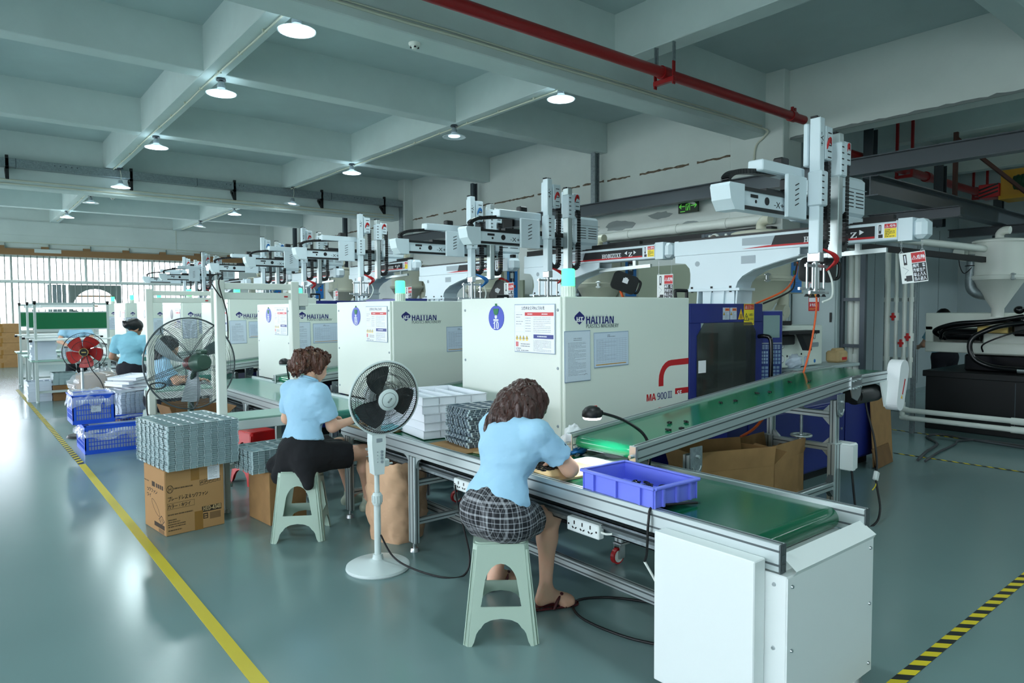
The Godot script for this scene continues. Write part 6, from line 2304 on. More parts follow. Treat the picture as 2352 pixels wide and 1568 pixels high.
# ---------------------------------------------------------------- things on the floor and the benches
func make_stool(called: String, label: String, at: Vector3, turn: float, m: Material) -> Node3D:
	var o := thing(called, label, "stool", at, turn)
	var H := 0.475
	var b := B.new()
	# four tapering walls with arched openings, splayed outwards
	for k in 4:
		b.T = Transform3D(Basis(Vector3.UP, PI / 2 * k), Vector3.ZERO)
		var f := func(u: float, y: float) -> Vector3:
			var half := lerpf(0.185, 0.135, y / H)
			var round_in := 0.0 if absf(u) < 0.86 else (absf(u) - 0.86) * 0.16
			return Vector3(u * half, y, half - round_in)
		var outl := PackedVector2Array([Vector2(-1, 0), Vector2(-1, H), Vector2(1, H), Vector2(1, 0), Vector2(0.74, 0), Vector2(0.66, 0.07)])
		for i in 7:
			var a := PI * i / 6
			outl.append(Vector2(cos(a) * 0.56, 0.085 + sin(a) * 0.045))
		outl.append(Vector2(-0.66, 0.07))
		outl.append(Vector2(-0.74, 0))
		var hole := PackedVector2Array()
		for i in 11:
			var a := PI * i / 10
			hole.append(Vector2(cos(a) * 0.52, 0.29 + sin(a) * 0.1))
		hole.append(Vector2(-0.58, 0.2))
		hole.append(Vector2(-0.6, 0.185))
		hole.append(Vector2(0.6, 0.185))
		hole.append(Vector2(0.58, 0.2))
		# fill the wall as quads on a fine grid, skipping the opening
		var nu := 26
		var nv := 30
		var keep := []
		for i in nv:
			var row := []
			for j in nu:
				var c := Vector2(-1.0 + 2.0 * (j + 0.5) / nu, H * (i + 0.5) / nv)
				row.append(Geometry2D.is_point_in_polygon(c, outl) and not Geometry2D.is_point_in_polygon(c, hole))
			keep.append(row)
		var snap := func(p: Vector2) -> Vector2:
			# pull grid corners that lie near an outline onto it, so that edges run smooth
			var best := 0.045
			var to := p
			for poly in [outl, hole]:
				for i in poly.size():
					var s0: Vector2 = poly[i]
					var s1: Vector2 = poly[(i + 1) % poly.size()]
					var sc := Vector2(1.0, 2.4)
					var q := Geometry2D.get_closest_point_to_segment(p * sc, s0 * sc, s1 * sc) / sc
					var d: float = ((q - p) * sc).length()
					if d < best:
						best = d
						to = q
			return to
		for i in nv:
			for j in nu:
				if not keep[i][j]:
					continue
				var q := []
				for w in [[0, 0], [1, 0], [1, 1], [0, 1]]:
					var p := Vector2(-1.0 + 2.0 * (j + w[0]) / nu, H * (i + w[1]) / nv)
					var edge := false
					for di in [-1, 0]:
						for dj in [-1, 0]:
							var ii: int = i + w[1] + di
							var jj: int = j + w[0] + dj
							if ii < 0 or jj < 0 or ii >= nv or jj >= nu or not keep[ii][jj]:
								edge = true
					if edge:
						p = snap.call(p)
					q.append(f.call(p.x, p.y))
				b.quad(q[0], q[1], q[2], q[3], Vector3(0, 0.1, 1))
				var n := Vector3(0, 0, -0.006)
				b.quad(q[0] + n, q[1] + n, q[2] + n, q[3] + n, Vector3(0, -0.1, -1))
		for s in [-1.0, 1.0]:
			b.bar(f.call(s * 0.9, 0.0) + Vector3(0, 0.004, 0.002), f.call(s * 0.9, H - 0.02) + Vector3(0, 0, 0.002), 0.012, 0.004, 0.0, Vector3.BACK)
	part("frame", b, m, o)
	b = B.new()
	b.T = Transform3D(Basis(Vector3.RIGHT, -PI / 2), Vector3(0, H - 0.004, 0))
	b.prism(rounded(0.272, 0.272, 0.035, 5), 0.0, 0.012)
	b.prism(rounded(0.25, 0.25, 0.03, 5), 0.0, 0.018)
	part("seat", b, m, o)
	return o

func carton(called: String, label: String, at: Vector3, turn: float, s: Vector3, m: Material, open := false, front: Material = null, side: Material = null) -> Node3D:
	var o := thing(called, label, "box", at, turn)
	var b := B.new()
	if open:
		var t := 0.006
		b.span(Vector3(-s.x * 0.5, 0, -s.z * 0.5), Vector3(s.x * 0.5, t, s.z * 0.5))
		for q in [-1.0, 1.0]:
			b.span(Vector3(q * s.x * 0.5, 0, -s.z * 0.5), Vector3(q * (s.x * 0.5 - t), s.y, s.z * 0.5))
			b.span(Vector3(-s.x * 0.5, 0, q * s.z * 0.5), Vector3(s.x * 0.5, s.y, q * (s.z * 0.5 - t)))
	else:
		b.box(Vector3(0, s.y * 0.5, 0), s, 0.004)
	part("body", b, m, o)
	if open:
		var k := 0
		for q in [[0, -1.0, 0.32], [0, 1.0, 0.9], [1, -1.0, 0.18], [1, 1.0, 0.12]]:
			b = B.new()
			var out := Vector3(q[1] * sin(q[2]), cos(q[2]), 0) if q[0] == 0 else Vector3(0, cos(q[2]), q[1] * sin(q[2]))
			var base := Vector3(q[1] * s.x * 0.5, s.y, 0) if q[0] == 0 else Vector3(0, s.y, q[1] * s.z * 0.5)
			var len: float = s.z if q[0] == 0 else s.x
			b.bar(base, base + out * minf(s.x, s.z) * 0.4, len * 0.98, 0.005, 0.0, Vector3(1, 0, 0) if q[0] == 0 else Vector3(0, 0, 1))
			part("flap", b, m, o)
			k += 1
	else:
		b = B.new()
		b.box(Vector3(0, s.y + 0.001, 0), Vector3(0.06, 0.002, s.z + 0.002))
		b.box(Vector3(0, s.y - 0.05, s.z * 0.5 + 0.0012), Vector3(0.06, 0.1, 0.001))
		b.box(Vector3(0.02, 0.07, s.z * 0.5 + 0.0012), Vector3(0.06, 0.14, 0.001))
		part("packing_tape", b, M.packing_tape, o)
	if front:
		plate("printed_face", s.x - 0.008, s.y - 0.008, front, o, face_front(Vector3(0, s.y * 0.5, s.z * 0.5 + 0.0006)), 0.001)
	if side:
		plate("printed_side", s.z - 0.008, s.y - 0.008, side, o, face_left(Vector3(-s.x * 0.5 - 0.0006, s.y * 0.5, 0)), 0.001)
	return o

func blister_proto(w: float, l: float, h: float, nx: int, nz: int, m: Material, edge: Material) -> Array:
	# [moulded sheet, bright rims]: one clear tray with rows of cells
	var b := B.new()
	var cw := w / nx
	var cl := l / nz
	for i in nx:
		for j in nz:
			var x0 := -w * 0.5 + cw * i + cw * 0.12
			var z0 := -l * 0.5 + cl * j + cl * 0.12
			var x1 := x0 + cw * 0.76
			var z1 := z0 + cl * 0.76
			var d := 0.02
			var e := 0.006
			var lo := [Vector3(x0 + e, h - d, z0 + e), Vector3(x1 - e, h - d, z0 + e), Vector3(x1 - e, h - d, z1 - e), Vector3(x0 + e, h - d, z1 - e)]
			var hi := [Vector3(x0, h, z0), Vector3(x1, h, z0), Vector3(x1, h, z1), Vector3(x0, h, z1)]
			b.quad(lo[0], lo[1], lo[2], lo[3], Vector3.UP)
			for k in 4:
				var n: int = (k + 1) % 4
				var mid: Vector3 = (lo[k] + lo[n]) * 0.5
				b.quad(hi[k], hi[n], lo[n], lo[k], Vector3((x0 + x1) * 0.5, mid.y, (z0 + z1) * 0.5) - mid)
	for i in nx + 1:
		var x := -w * 0.5 + cw * i
		b.span(Vector3(x - cw * 0.12, h - 0.001, -l * 0.5), Vector3(x + cw * 0.12, h, l * 0.5))
	for j in nz + 1:
		var z := -l * 0.5 + cl * j
		b.span(Vector3(-w * 0.5, h - 0.0012, z - cl * 0.12), Vector3(w * 0.5, h - 0.0002, z + cl * 0.12))
	# ribbed skirt
	for s in [-1.0, 1.0]:
		for i in nx * 2:
			var x := -w * 0.5 + w * (i + 0.5) / (nx * 2)
			b.span(Vector3(x - w / nx * 0.2, 0.0, s * (l * 0.5 - 0.004)), Vector3(x + w / nx * 0.2, h, s * (l * 0.5 + (0.003 if i % 2 else -0.003))))
		for j in nz * 2:
			var z := -l * 0.5 + l * (j + 0.5) / (nz * 2)
			b.span(Vector3(s * (w * 0.5 - 0.004), 0.0, z - l / nz * 0.2), Vector3(s * (w * 0.5 + (0.003 if j % 2 else -0.003)), h, z + l / nz * 0.2))
	var r := B.new()
	for s in [-1.0, 1.0]:
		r.span(Vector3(-w * 0.5 - 0.006, h - 0.0025, s * (l * 0.5 - 0.004)), Vector3(w * 0.5 + 0.006, h, s * (l * 0.5 + 0.006)))
		r.span(Vector3(s * (w * 0.5 - 0.004), h - 0.0025, -l * 0.5), Vector3(s * (w * 0.5 + 0.006), h, l * 0.5))
	for s in [-1.0, 1.0]:
		for i in nx * 2 + 1:
			var x := -w * 0.5 + w * i / (nx * 2)
			r.span(Vector3(x - 0.0016, 0, s * (l * 0.5 + 0.002)), Vector3(x + 0.0016, h, s * (l * 0.5 + 0.0055)))
		for j in nz * 2 + 1:
			var z := -l * 0.5 + l * j / (nz * 2)
			r.span(Vector3(s * (w * 0.5 + 0.002), 0, z - 0.0016), Vector3(s * (w * 0.5 + 0.0055), h, z + 0.0016))
	return [b, r, m, edge]

func stack_trays(called: String, label: String, cat: String, group: String, proto: Array, at: Vector3, turn: float, n: int, step: float, jit := 0.004, lean := Vector3.ZERO) -> void:
	var first: Node3D
	for i in n:
		var p := at + Vector3(rng.randf_range(-jit, jit), step * i, rng.randf_range(-jit, jit)) + lean * i
		var a := turn + rng.randf_range(-jit, jit) * 2.0
		if i == 0:
			first = thing(called, label, cat, p, a, group)
			part("moulded_sheet", proto[0], proto[2], first)
			part("rim", proto[1], proto[3], first)
		else:
			var here := ", the topmost" if i == n - 1 else ""
			dup(first, p, a, (label + here) if here else label, group)

func plain_tray(called: String, label: String, cat: String, group: String, at: Vector3, turn: float, s: Vector3, m: Material, tilt := 0.0) -> Node3D:
	var o := thing(called, label, cat, at, turn, group)
	o.rotation.z = tilt
	var b := B.new()
	var t := 0.004
	b.span(Vector3(-s.x * 0.5 + 0.012, 0, -s.z * 0.5 + 0.012), Vector3(s.x * 0.5 - 0.012, s.y * 0.35, s.z * 0.5 - 0.012), 0.004)
	for q in [-1.0, 1.0]:
		b.span(Vector3(q * s.x * 0.5, 0, -s.z * 0.5), Vector3(q * (s.x * 0.5 - t), s.y, s.z * 0.5), 0.001)
		b.span(Vector3(-s.x * 0.5, 0, q * s.z * 0.5), Vector3(s.x * 0.5, s.y, q * (s.z * 0.5 - t)), 0.001)
	for i in 3:
		b.span(Vector3(-s.x * 0.5 + s.x * (i + 1) * 0.25 - 0.004, 0, -s.z * 0.5), Vector3(-s.x * 0.5 + s.x * (i + 1) * 0.25 + 0.004, s.y * 0.8, s.z * 0.5))
	part("tray_body", b, m, o)
	b = B.new()
	for q in [-1.0, 1.0]:
		b.span(Vector3(q * (s.x * 0.5 - 0.006), s.y - 0.003, -s.z * 0.5 - 0.004), Vector3(q * (s.x * 0.5 + 0.006), s.y, s.z * 0.5 + 0.004))
		b.span(Vector3(-s.x * 0.5, s.y - 0.003, q * (s.z * 0.5 - 0.006)), Vector3(s.x * 0.5, s.y, q * (s.z * 0.5 + 0.006)))
	part("rim", b, m, o)
	return o

func crate(label: String, at: Vector3, turn: float, s: Vector3, cols: int, rows: int, tagged: bool) -> void:
	var o := thing("plastic_crate", label, "crate", at, turn, "blue mesh crates")
	# walls made of crossing bars, so that the openings are real
	for q in [[0, -1.0], [0, 1.0], [1, -1.0], [1, 1.0]]:
		var b := B.new()
		var len: float = s.z if q[0] == 0 else s.x
		var b2 := Basis(Vector3.UP, PI / 2) if q[0] == 0 else Basis()
		var off := Vector3(q[1] * (s.x * 0.5 - 0.006), 0, 0) if q[0] == 0 else Vector3(0, 0, q[1] * (s.z * 0.5 - 0.006))
		b.T = Transform3D(b2, off)
		var n := int(cols * len / s.x)
		var y0 := s.y * 0.14
		var y1 := s.y * 0.84
		b.span(Vector3(-len * 0.5, 0, -0.005), Vector3(len * 0.5, y0, 0.005))
		b.span(Vector3(-len * 0.5, y1, -0.005), Vector3(len * 0.5, s.y, 0.005))
		b.span(Vector3(-len * 0.5, y0, -0.006), Vector3(-len * 0.5 + 0.035, y1, 0.006))
		b.span(Vector3(len * 0.5 - 0.035, y0, -0.006), Vector3(len * 0.5, y1, 0.006))
		for i in n + 1:
			var x := -len * 0.5 + 0.035 + (len - 0.07) * i / n
			b.span(Vector3(x - 0.0035, y0, -0.004), Vector3(x + 0.0035, y1, 0.004))
		for j in range(1, rows):
			var y := lerpf(y0, y1, float(j) / rows)
			b.span(Vector3(-len * 0.5, y - 0.004, -0.0045), Vector3(len * 0.5, y + 0.004, 0.0045))
		b.span(Vector3(-len * 0.5 - 0.008, s.y - 0.014, -0.014), Vector3(len * 0.5 + 0.008, s.y, 0.014), 0.003)
		part("wall", b, M.crate_blue, o)
	var b := B.new()
	b.span(Vector3(-s.x * 0.5, 0, -s.z * 0.5), Vector3(s.x * 0.5, 0.01, s.z * 0.5))
	part("bottom", b, M.crate_blue, o)
	if tagged:
		plate("label_plate", 0.1, 0.07, M.print_crate, o, face_front(Vector3(0.02, s.y * 0.5, s.z * 0.5 + 0.004)))
	# bundles of pale goods inside, seen through the openings
	var g := thing("packed_goods", "pale wrapped goods filling the %s" % ["upper blue crate" if tagged else "lower blue crate"], "goods", at + Vector3(0, 0.012, 0), turn)
	b = B.new()
	b.box(Vector3(0, s.y * 0.38, 0), Vector3(s.x - 0.05, s.y * 0.72, s.z - 0.05), 0.02)
	part("bundle", b, M.pearl_tray, g)
	# loose plastic liner over the rim
	var f := FastNoiseLite.new()
	f.seed = 4 if tagged else 8
	f.frequency = 1.6
	var lrows := []
	for i in 9:
		var row := []
		for k in 48:
			var a := TAU * k / 48
			var d := Vector2(cos(a), sin(a))
			var e := 1.0 / maxf(absf(d.x), absf(d.y))
			var p := d * e
			var t := i / 8.0
			var y := s.y * 0.9 + sin(t * PI) * (0.08 if tagged else 0.035) - t * t * s.y * (0.28 if tagged else 0.35) * (1.0 + 0.8 * f.get_noise_2d(k * 0.7, 3))
			var out := lerpf(0.82, 1.07, t) + 0.16 * f.get_noise_2d(k * 1.3, i * 1.1) * t
			row.append(Vector3(p.x * s.x * 0.5 * out, y + 0.03 * f.get_noise_2d(k * 1.7, i * 2.0 + 20), p.y * s.z * 0.5 * out))
		lrows.append(row)
	b = B.new()
	b.sheet(lrows, true, true)
	var ln := thing("crate_liner", "clear plastic liner draped over the rim of the %s" % ["upper blue crate" if tagged else "lower blue crate"], "plastic film", at, turn)
	part("film", b, M.film, ln)

func white_fan() -> void:
	var o := thing("pedestal_fan", "white pedestal fan with a black wire grille standing beside the table", "fan", Vector3(2.0, 0, -3.82))
	var b := B.new()
	b.lathe([Vector2(0.195, 0), Vector2(0.2, 0.008), Vector2(0.197, 0.022), Vector2(0.18, 0.032), Vector2(0.06, 0.05), Vector2(0.035, 0.062), Vector2(0.03, 0.09), Vector2(0.0, 0.09)], 40)
	part("base", b, M.fan_white, o)
	b = B.new()
	b.cyl(Vector3(0, 0.06, 0), Vector3(0, 0.45, 0), 0.021, 0.021, 18)
	b.cyl(Vector3(0, 0.43, 0), Vector3(0, 0.62, 0), 0.016, 0.016, 16)
	part("pole", b, M.fan_white, o)
	b = B.new()
	b.lathe([Vector2(0.024, 0.40), Vector2(0.03, 0.41), Vector2(0.03, 0.46), Vector2(0.026, 0.475), Vector2(0.018, 0.48)], 18)
	for i in 12:
		var a := TAU * i / 12
		b.box(Vector3(cos(a) * 0.03, 0.44, sin(a) * 0.03), Vector3(0.006, 0.045, 0.006))
	part("collar", b, M.fan_white, o)
	b = B.new()
	b.T = Transform3D(Basis(Vector3.UP, -0.1), Vector3.ZERO)
	b.prism(PackedVector2Array([Vector2(-0.032, 0.6), Vector2(0.032, 0.6), Vector2(0.038, 0.68), Vector2(0.046, 0.8), Vector2(0.044, 0.85), Vector2(-0.044, 0.85), Vector2(-0.046, 0.8), Vector2(-0.038, 0.68)]), -0.035, 0.08)
	var cp := part("control_neck", b, M.fan_white, o)
	b = B.new()
	for i in 4:
		b.cyl(Vector3(0.012, 0.68 + i * 0.021, 0.043), Vector3(0.012, 0.68 + i * 0.021, 0.053), 0.0085, 0.0085, 12)
		b.cyl(Vector3(-0.016, 0.68 + i * 0.021, 0.044), Vector3(-0.016, 0.68 + i * 0.021, 0.048), 0.003, 0.003, 6)
	b.box(Vector3(0.0, 0.815, 0.045), Vector3(0.045, 0.025, 0.004), 0.004)
	part("button", b, M.robot_grey, cp)
	b = B.new()
	b.box(Vector3(0.062, 0.66, 0.0), Vector3(0.04, 0.045, 0.04), 0.006)
	b.cyl(Vector3(0.08, 0.65, 0), Vector3(0.11, 0.65, 0.0), 0.006, 0.006, 8)
	part("plug", b, M.fan_white, cp)
	# the head, facing the eye a little to its right
	var hx := Transform3D(Basis(Vector3.UP, -0.06) * Basis(Vector3.RIGHT, 0.1) * Basis(Vector3.RIGHT, PI / 2), Vector3(0.035, 1.075, 0.05))
	b = B.new()
	b.T = hx
	b.lathe([Vector2(0.0, -0.19), Vector2(0.05, -0.185), Vector2(0.075, -0.15), Vector2(0.078, -0.08), Vector2(0.07, -0.055), Vector2(0, -0.05)], 24)
	b.T = Transform3D()
	b.cyl(Vector3(0.0, 0.83, -0.0), Vector3(0.02, 1.02, -0.05), 0.03, 0.04, 14)
	part("motor_housing", b, M.fan_white, o)
	b = B.new()
	b.T = hx
	b.tube(arc_pts(Vector3(0, 0, 0), Vector3(0.228, 0, 0), Vector3(0, 0, 0.228), 0, TAU, 56), 0.008, 8)
	part("rim_ring", b, M.fan_white, o)
	for side in [1.0, -1.0]:
		b = B.new()
		b.T = hx
		var n := 96
		for i in n:
			var a := TAU * i / n
			var pts := []
			for k in 9:
				var t := k / 8.0
				var r := lerpf(0.062, 0.226, t)
				var y: float = side * (0.052 * sqrt(maxf(0.0, 1.0 - pow(t, 2.6))) + 0.004)
				var aa: float = a + side * 0.42 * t * t
				pts.append(Vector3(cos(aa) * r, y, sin(aa) * r))
			b.tube(pts, 0.0014, 4)
		for r in [0.1, 0.155, 0.205]:
			var t: float = (r - 0.062) / 0.164
			b.tube(arc_pts(Vector3(0, side * (0.052 * sqrt(1.0 - pow(t, 2.6)) + 0.004), 0), Vector3(r, 0, 0), Vector3(0, 0, r), 0, TAU, 40), 0.0016, 4)
		b.tube(arc_pts(Vector3.ZERO, Vector3(0.222, 0, 0), Vector3(0, 0, 0.222), 0, TAU, 48), 0.004, 6)
		part("grille", b, M.wire_black, o)
	b = B.new()
	b.T = hx
	b.lathe([Vector2(0.066, 0.048), Vector2(0.068, 0.056), Vector2(0.06, 0.064), Vector2(0, 0.068)], 32)
	var cap := part("hub_cap", b, M.fan_white, o)
	b = B.new()
	b.T = hx
	b.tube(arc_pts(Vector3(0, 0.0655, 0), Vector3(0.046, 0, 0), Vector3(0, 0, 0.046), 0, TAU, 32), 0.001, 4)
	part("cap_ring", b, M.black_text, cap)
	letters("cap_word", "Midea", 0.014, M.black_text, cap, hx * Transform3D(Basis(Vector3.RIGHT, -PI / 2) * Basis(Vector3.BACK, 0.9), Vector3(0.004, 0.0672, 0.002)), 0.034)
	for i in 3:
		b = B.new()
		b.T = hx * Transform3D(Basis(Vector3.UP, TAU * i / 3), Vector3.ZERO)
		fan_blade(b, 0.035, 0.195, 1.3, 0.025)
		part("blade", b, mat("blade_smoke", c8(52, 58, 60), 0.25), o)
	b = B.new()
	b.T = hx
	b.cyl(Vector3(0, -0.05, 0), Vector3(0, 0.03, 0), 0.036, 0.03, 20)
	part("blade_hub", b, M.black, o)

func fan_blade(b: B, r0: float, r1: float, span: float, pitch: float) -> void:
	var rows := []
	for i in 7:
		var r := lerpf(r0, r1, i / 6.0)
		var w := span * (0.45 + 0.55 * sin(PI * (0.25 + 0.6 * i / 6.0)))
		var row := []
		for k in 9:
			var t := k / 8.0 - 0.5
			var a := t * w + 0.25 * i / 6.0
			row.append(Vector3(cos(a) * r, -t * pitch * 2.0 - 0.01, sin(a) * r))
		rows.append(row)
	b.sheet(rows)
	var rows2 := []
	for row in rows:
		var q := []
		for p in row:
			q.append(p - Vector3(0, 0.003, 0))
		rows2.append(q)
	b.sheet(rows2, true)

func cage_fan() -> void:
	var o := thing("industrial_fan", "big round cage fan with bare steel rings on a green stand", "fan", Vector3(1.6, 0, -6.55))
	var hx := Transform3D(Basis(Vector3.UP, 0.18) * Basis(Vector3.RIGHT, PI / 2 - 0.08), Vector3(-0.02, 1.16, 0.1))
	for side in [1.0, -1.0]:
		var b := B.new()
		b.T = hx
		for i in 24:
			var t := (i + 1) / 25.0
			var r := 0.06 + 0.335 * t
			var y: float = side * 0.11 * sqrt(maxf(0.0, 1.0 - pow(t, 3.0)))
			b.tube(arc_pts(Vector3(0, y, 0), Vector3(r, 0, 0), Vector3(0, 0, r), 0, TAU, 44), 0.0016, 4)
		part("wire_ring", b, M.wire_grey, o)
		for i in 5:
			b = B.new()
			b.T = hx
			var a := TAU * i / 5 + 0.3
			for w in [-0.05, 0.05]:
				var pts := []
				for k in 9:
					var t := k / 8.0
					var r := 0.04 + 0.36 * t
					pts.append(Vector3(cos(a + w * (1.1 - t)) * r, side * (0.114 * sqrt(maxf(0.0, 1.0 - pow(t, 3.0)))), sin(a + w * (1.1 - t)) * r))
				b.tube(pts, 0.003, 5)
			part("spoke", b, M.wire_grey, o)
	var b := B.new()
	b.T = hx
	b.tube(arc_pts(Vector3.ZERO, Vector3(0.4, 0, 0), Vector3(0, 0, 0.4), 0, TAU, 64), 0.007, 8)
	part("rim_ring", b, M.wire_grey, o)
	b = B.new()
	b.T = hx
	b.lathe([Vector2(0, 0.26), Vector2(0.06, 0.255), Vector2(0.075, 0.23), Vector2(0.08, 0.12), Vector2(0.07, 0.1), Vector2(0.04, 0.09), Vector2(0, 0.09)], 24)
	b.box(Vector3(0.02, 0.17, -0.09), Vector3(0.07, 0.09, 0.04), 0.01)
	part("motor", b, M.fan_green, o)
	b = B.new()
	b.T = hx
	b.lathe([Vector2(0, 0.1), Vector2(0.06, 0.1), Vector2(0.07, 0.05), Vector2(0.055, -0.05), Vector2(0, -0.06)], 20)
	part("hub", b, mat("hub_red", c8(108, 36, 34), 0.4), o)
	for i in 3:
		b = B.new()
		b.T = hx * Transform3D(Basis(Vector3.UP, TAU * i / 3 + 0.7), Vector3.ZERO)
		fan_blade(b, 0.05, 0.34, 0.5, 0.04)
		part("blade", b, M.galv, o)
	b = B.new()
	b.cyl(Vector3(0, 0.1, -0.1), Vector3(0, 0.98, 0.0), 0.026, 0.026, 14)
	b.tube(curve([Vector3(0, 0.96, 0.0), Vector3(-0.01, 1.06, 0.12), Vector3(-0.02, 1.13, 0.26)], 5), 0.022, 10)
	part("stand_pole", b, M.fan_green, o)
	b = B.new()
	for i in 3:
		var a := TAU * i / 3 + 0.5
		b.bar(Vector3(0, 0.1, -0.1), Vector3(cos(a) * 0.36, 0.015, -0.1 + sin(a) * 0.36), 0.04, 0.03)
	part("stand_foot", b, M.fan_green, o)

func red_fan() -> void:
	var o := thing("pedestal_fan", "red-bladed fan in a round black wire cage by the green boards", "fan", Vector3(1.22, 0, -10.35))
	var hx := Transform3D(Basis(Vector3.UP, -0.25) * Basis(Vector3.RIGHT, PI / 2), Vector3(0.02, 1.1, 0.12))
	for side in [1.0, -1.0]:
		var b := B.new()
		b.T = hx
		for i in 60:
			var a := TAU * i / 60
			var pts := []
			for k in 7:
				var t := k / 6.0
				var r := 0.05 + 0.195 * t
				pts.append(Vector3(cos(a + side * 0.2 * t) * r, side * (0.06 * sqrt(maxf(0.0, 1.0 - pow(t, 2.6))) + 0.003), sin(a + side * 0.2 * t) * r))
			b.tube(pts, 0.0008, 3)
		for r in [0.14, 0.2, 0.246]:
			b.tube(arc_pts(Vector3(0, side * (0.06 * sqrt(maxf(0.0, 1.0 - pow((r - 0.05) / 0.2, 2.6))) + 0.003), 0), Vector3(r, 0, 0), Vector3(0, 0, r), 0, TAU, 36), 0.003, 5)
		part("wire_cage", b, M.wire_black, o)
	for i in 5:
		var b := B.new()
		b.T = hx * Transform3D(Basis(Vector3.UP, TAU * i / 5), Vector3.ZERO)
		fan_blade(b, 0.04, 0.205, 1.15, 0.02)
		part("blade", b, M.fan_red, o)
	var b := B.new()
	b.T = hx
	b.cyl(Vector3(0, 0.06, 0), Vector3(0, 0.07, 0), 0.05, 0.05, 24)
	var hb := part("hub_cap", b, M.black_gloss, o)
	b = B.new()
	b.T = hx
	b.tube(arc_pts(Vector3(0, 0.07, 0), Vector3(0.049, 0, 0), Vector3(0, 0, 0.049), 0, TAU, 28), 0.004, 6)
	b.box(Vector3(0, 0.071, 0.0), Vector3(0.05, 0.003, 0.014))
	part("cap_ring", b, M.brass, hb)
	b = B.new()
	b.T = hx
	b.lathe([Vector2(0, -0.17), Vector2(0.06, -0.16), Vector2(0.07, -0.06), Vector2(0, -0.05)], 18)
	part("motor", b, M.black, o)
	b = B.new()
	b.cyl(Vector3(0, 0.03, 0), Vector3(0, 1.03, 0.0), 0.017, 0.017, 12)
	part("pole", b, M.alu, o)
	b = B.new()
	b.cyl(Vector3(0, 0.0, 0), Vector3(0, 0.03, 0), 0.2, 0.18, 24)
	b.cyl(Vector3(0, 0.52, 0), Vector3(0, 0.58, 0), 0.028, 0.028, 12)
	part("base", b, M.black, o)
	cable("black cord hanging from the red fan to the floor", [Vector3(1.25, 1.08, -10.2), Vector3(1.29, 0.9, -10.15), Vector3(1.4, 0.7, -10.1), Vector3(1.46, 0.4, -10.08), Vector3(1.46, 0.02, -10.05)], 0.006, M.cable)

func bench(label: String, at: Vector3, w: float) -> void:
	var o := thing("work_bench", label, "workbench", at, 0.0, "workbenches with green boards")
	var b := B.new()
	b.span(Vector3(-0.06, 0.725, -0.7), Vector3(w + 0.06, 0.75, 0.0), 0.004)
	part("worktop", b, M.bench_top, o)
	b = B.new()
	b.span(Vector3(0, 0.67, -0.06), Vector3(w, 0.725, -0.02))
	b.span(Vector3(0, 0.67, -0.66), Vector3(w, 0.725, -0.62))
	b.span(Vector3(0, 0.16, -0.1), Vector3(w, 0.2, -0.06))
	part("apron", b, M.bench_grey, o)
	for x in [0.02, w - 0.02]:
		for z in [-0.04, -0.64]:
			b = B.new()
			b.span(Vector3(x - 0.025, 0.03, z - 0.025), Vector3(x + 0.025, 0.725, z + 0.025), 0.003)
			b.cyl(Vector3(x, 0, z), Vector3(x, 0.03, z), 0.03, 0.024, 10)
			part("leg", b, M.bench_grey, o)
		b = B.new()
		b.span(Vector3(x - 0.02, 0.75, -0.06), Vector3(x + 0.02, 1.78, -0.02), 0.003)
		part("upright", b, M.bench_grey, o)
	b = B.new()
	b.span(Vector3(-0.06, 1.1, -0.3), Vector3(w + 0.1, 1.13, 0.02), 0.003)
	part("shelf", b, M.white_panel, o)
	b = B.new()
	for x in [-0.06, w + 0.1]:
		b.box(Vector3(x, 1.1, 0.0), Vector3(0.05, 0.04, 0.05), 0.003)
	for x in [0.02, w - 0.02]:
		b.box(Vector3(x, 1.79, -0.03), Vector3(0.05, 0.04, 0.05), 0.003)
	part("end_cap", b, M.black, o)
	b = B.new()
	b.span(Vector3(0.02, 1.3, -0.04), Vector3(w - 0.02, 1.6, -0.025), 0.002)
	var bd := part("green_board", b, M.board_green, o)
	b = B.new()
	for y in [1.29, 1.6]:
		b.span(Vector3(0.02, y, -0.046), Vector3(w - 0.02, y + 0.02, -0.018))
	part("board_frame", b, M.alu, bd)
	b = B.new()
	b.span(Vector3(0.0, 1.74, -0.06), Vector3(w, 1.78, -0.02), 0.003)
	part("top_rail", b, M.alu, o)
	b = B.new()
	b.span(Vector3(0.1, 1.695, -0.06), Vector3(w - 0.25, 1.74, -0.0), 0.004)
	part("lamp_housing", b, M.white_panel, o)
	b = B.new()
	b.cyl(Vector3(0.14, 1.685, -0.03), Vector3(w - 0.29, 1.685, -0.03), 0.014, 0.014, 10)
	part("tube_light", b, M.tube_glow, o)
	var l := OmniLight3D.new()
	l.name = "tube_lamp"
	l.light_color = c8(236, 248, 255)
	l.light_energy = 0.12
	l.light_size = 0.2
	l.omni_range = 20.0
	l.omni_attenuation = 2.0
	l.shadow_enabled = true
	l.position = Vector3(w * 0.5, 1.6, -0.3)
	o.add_child(l)

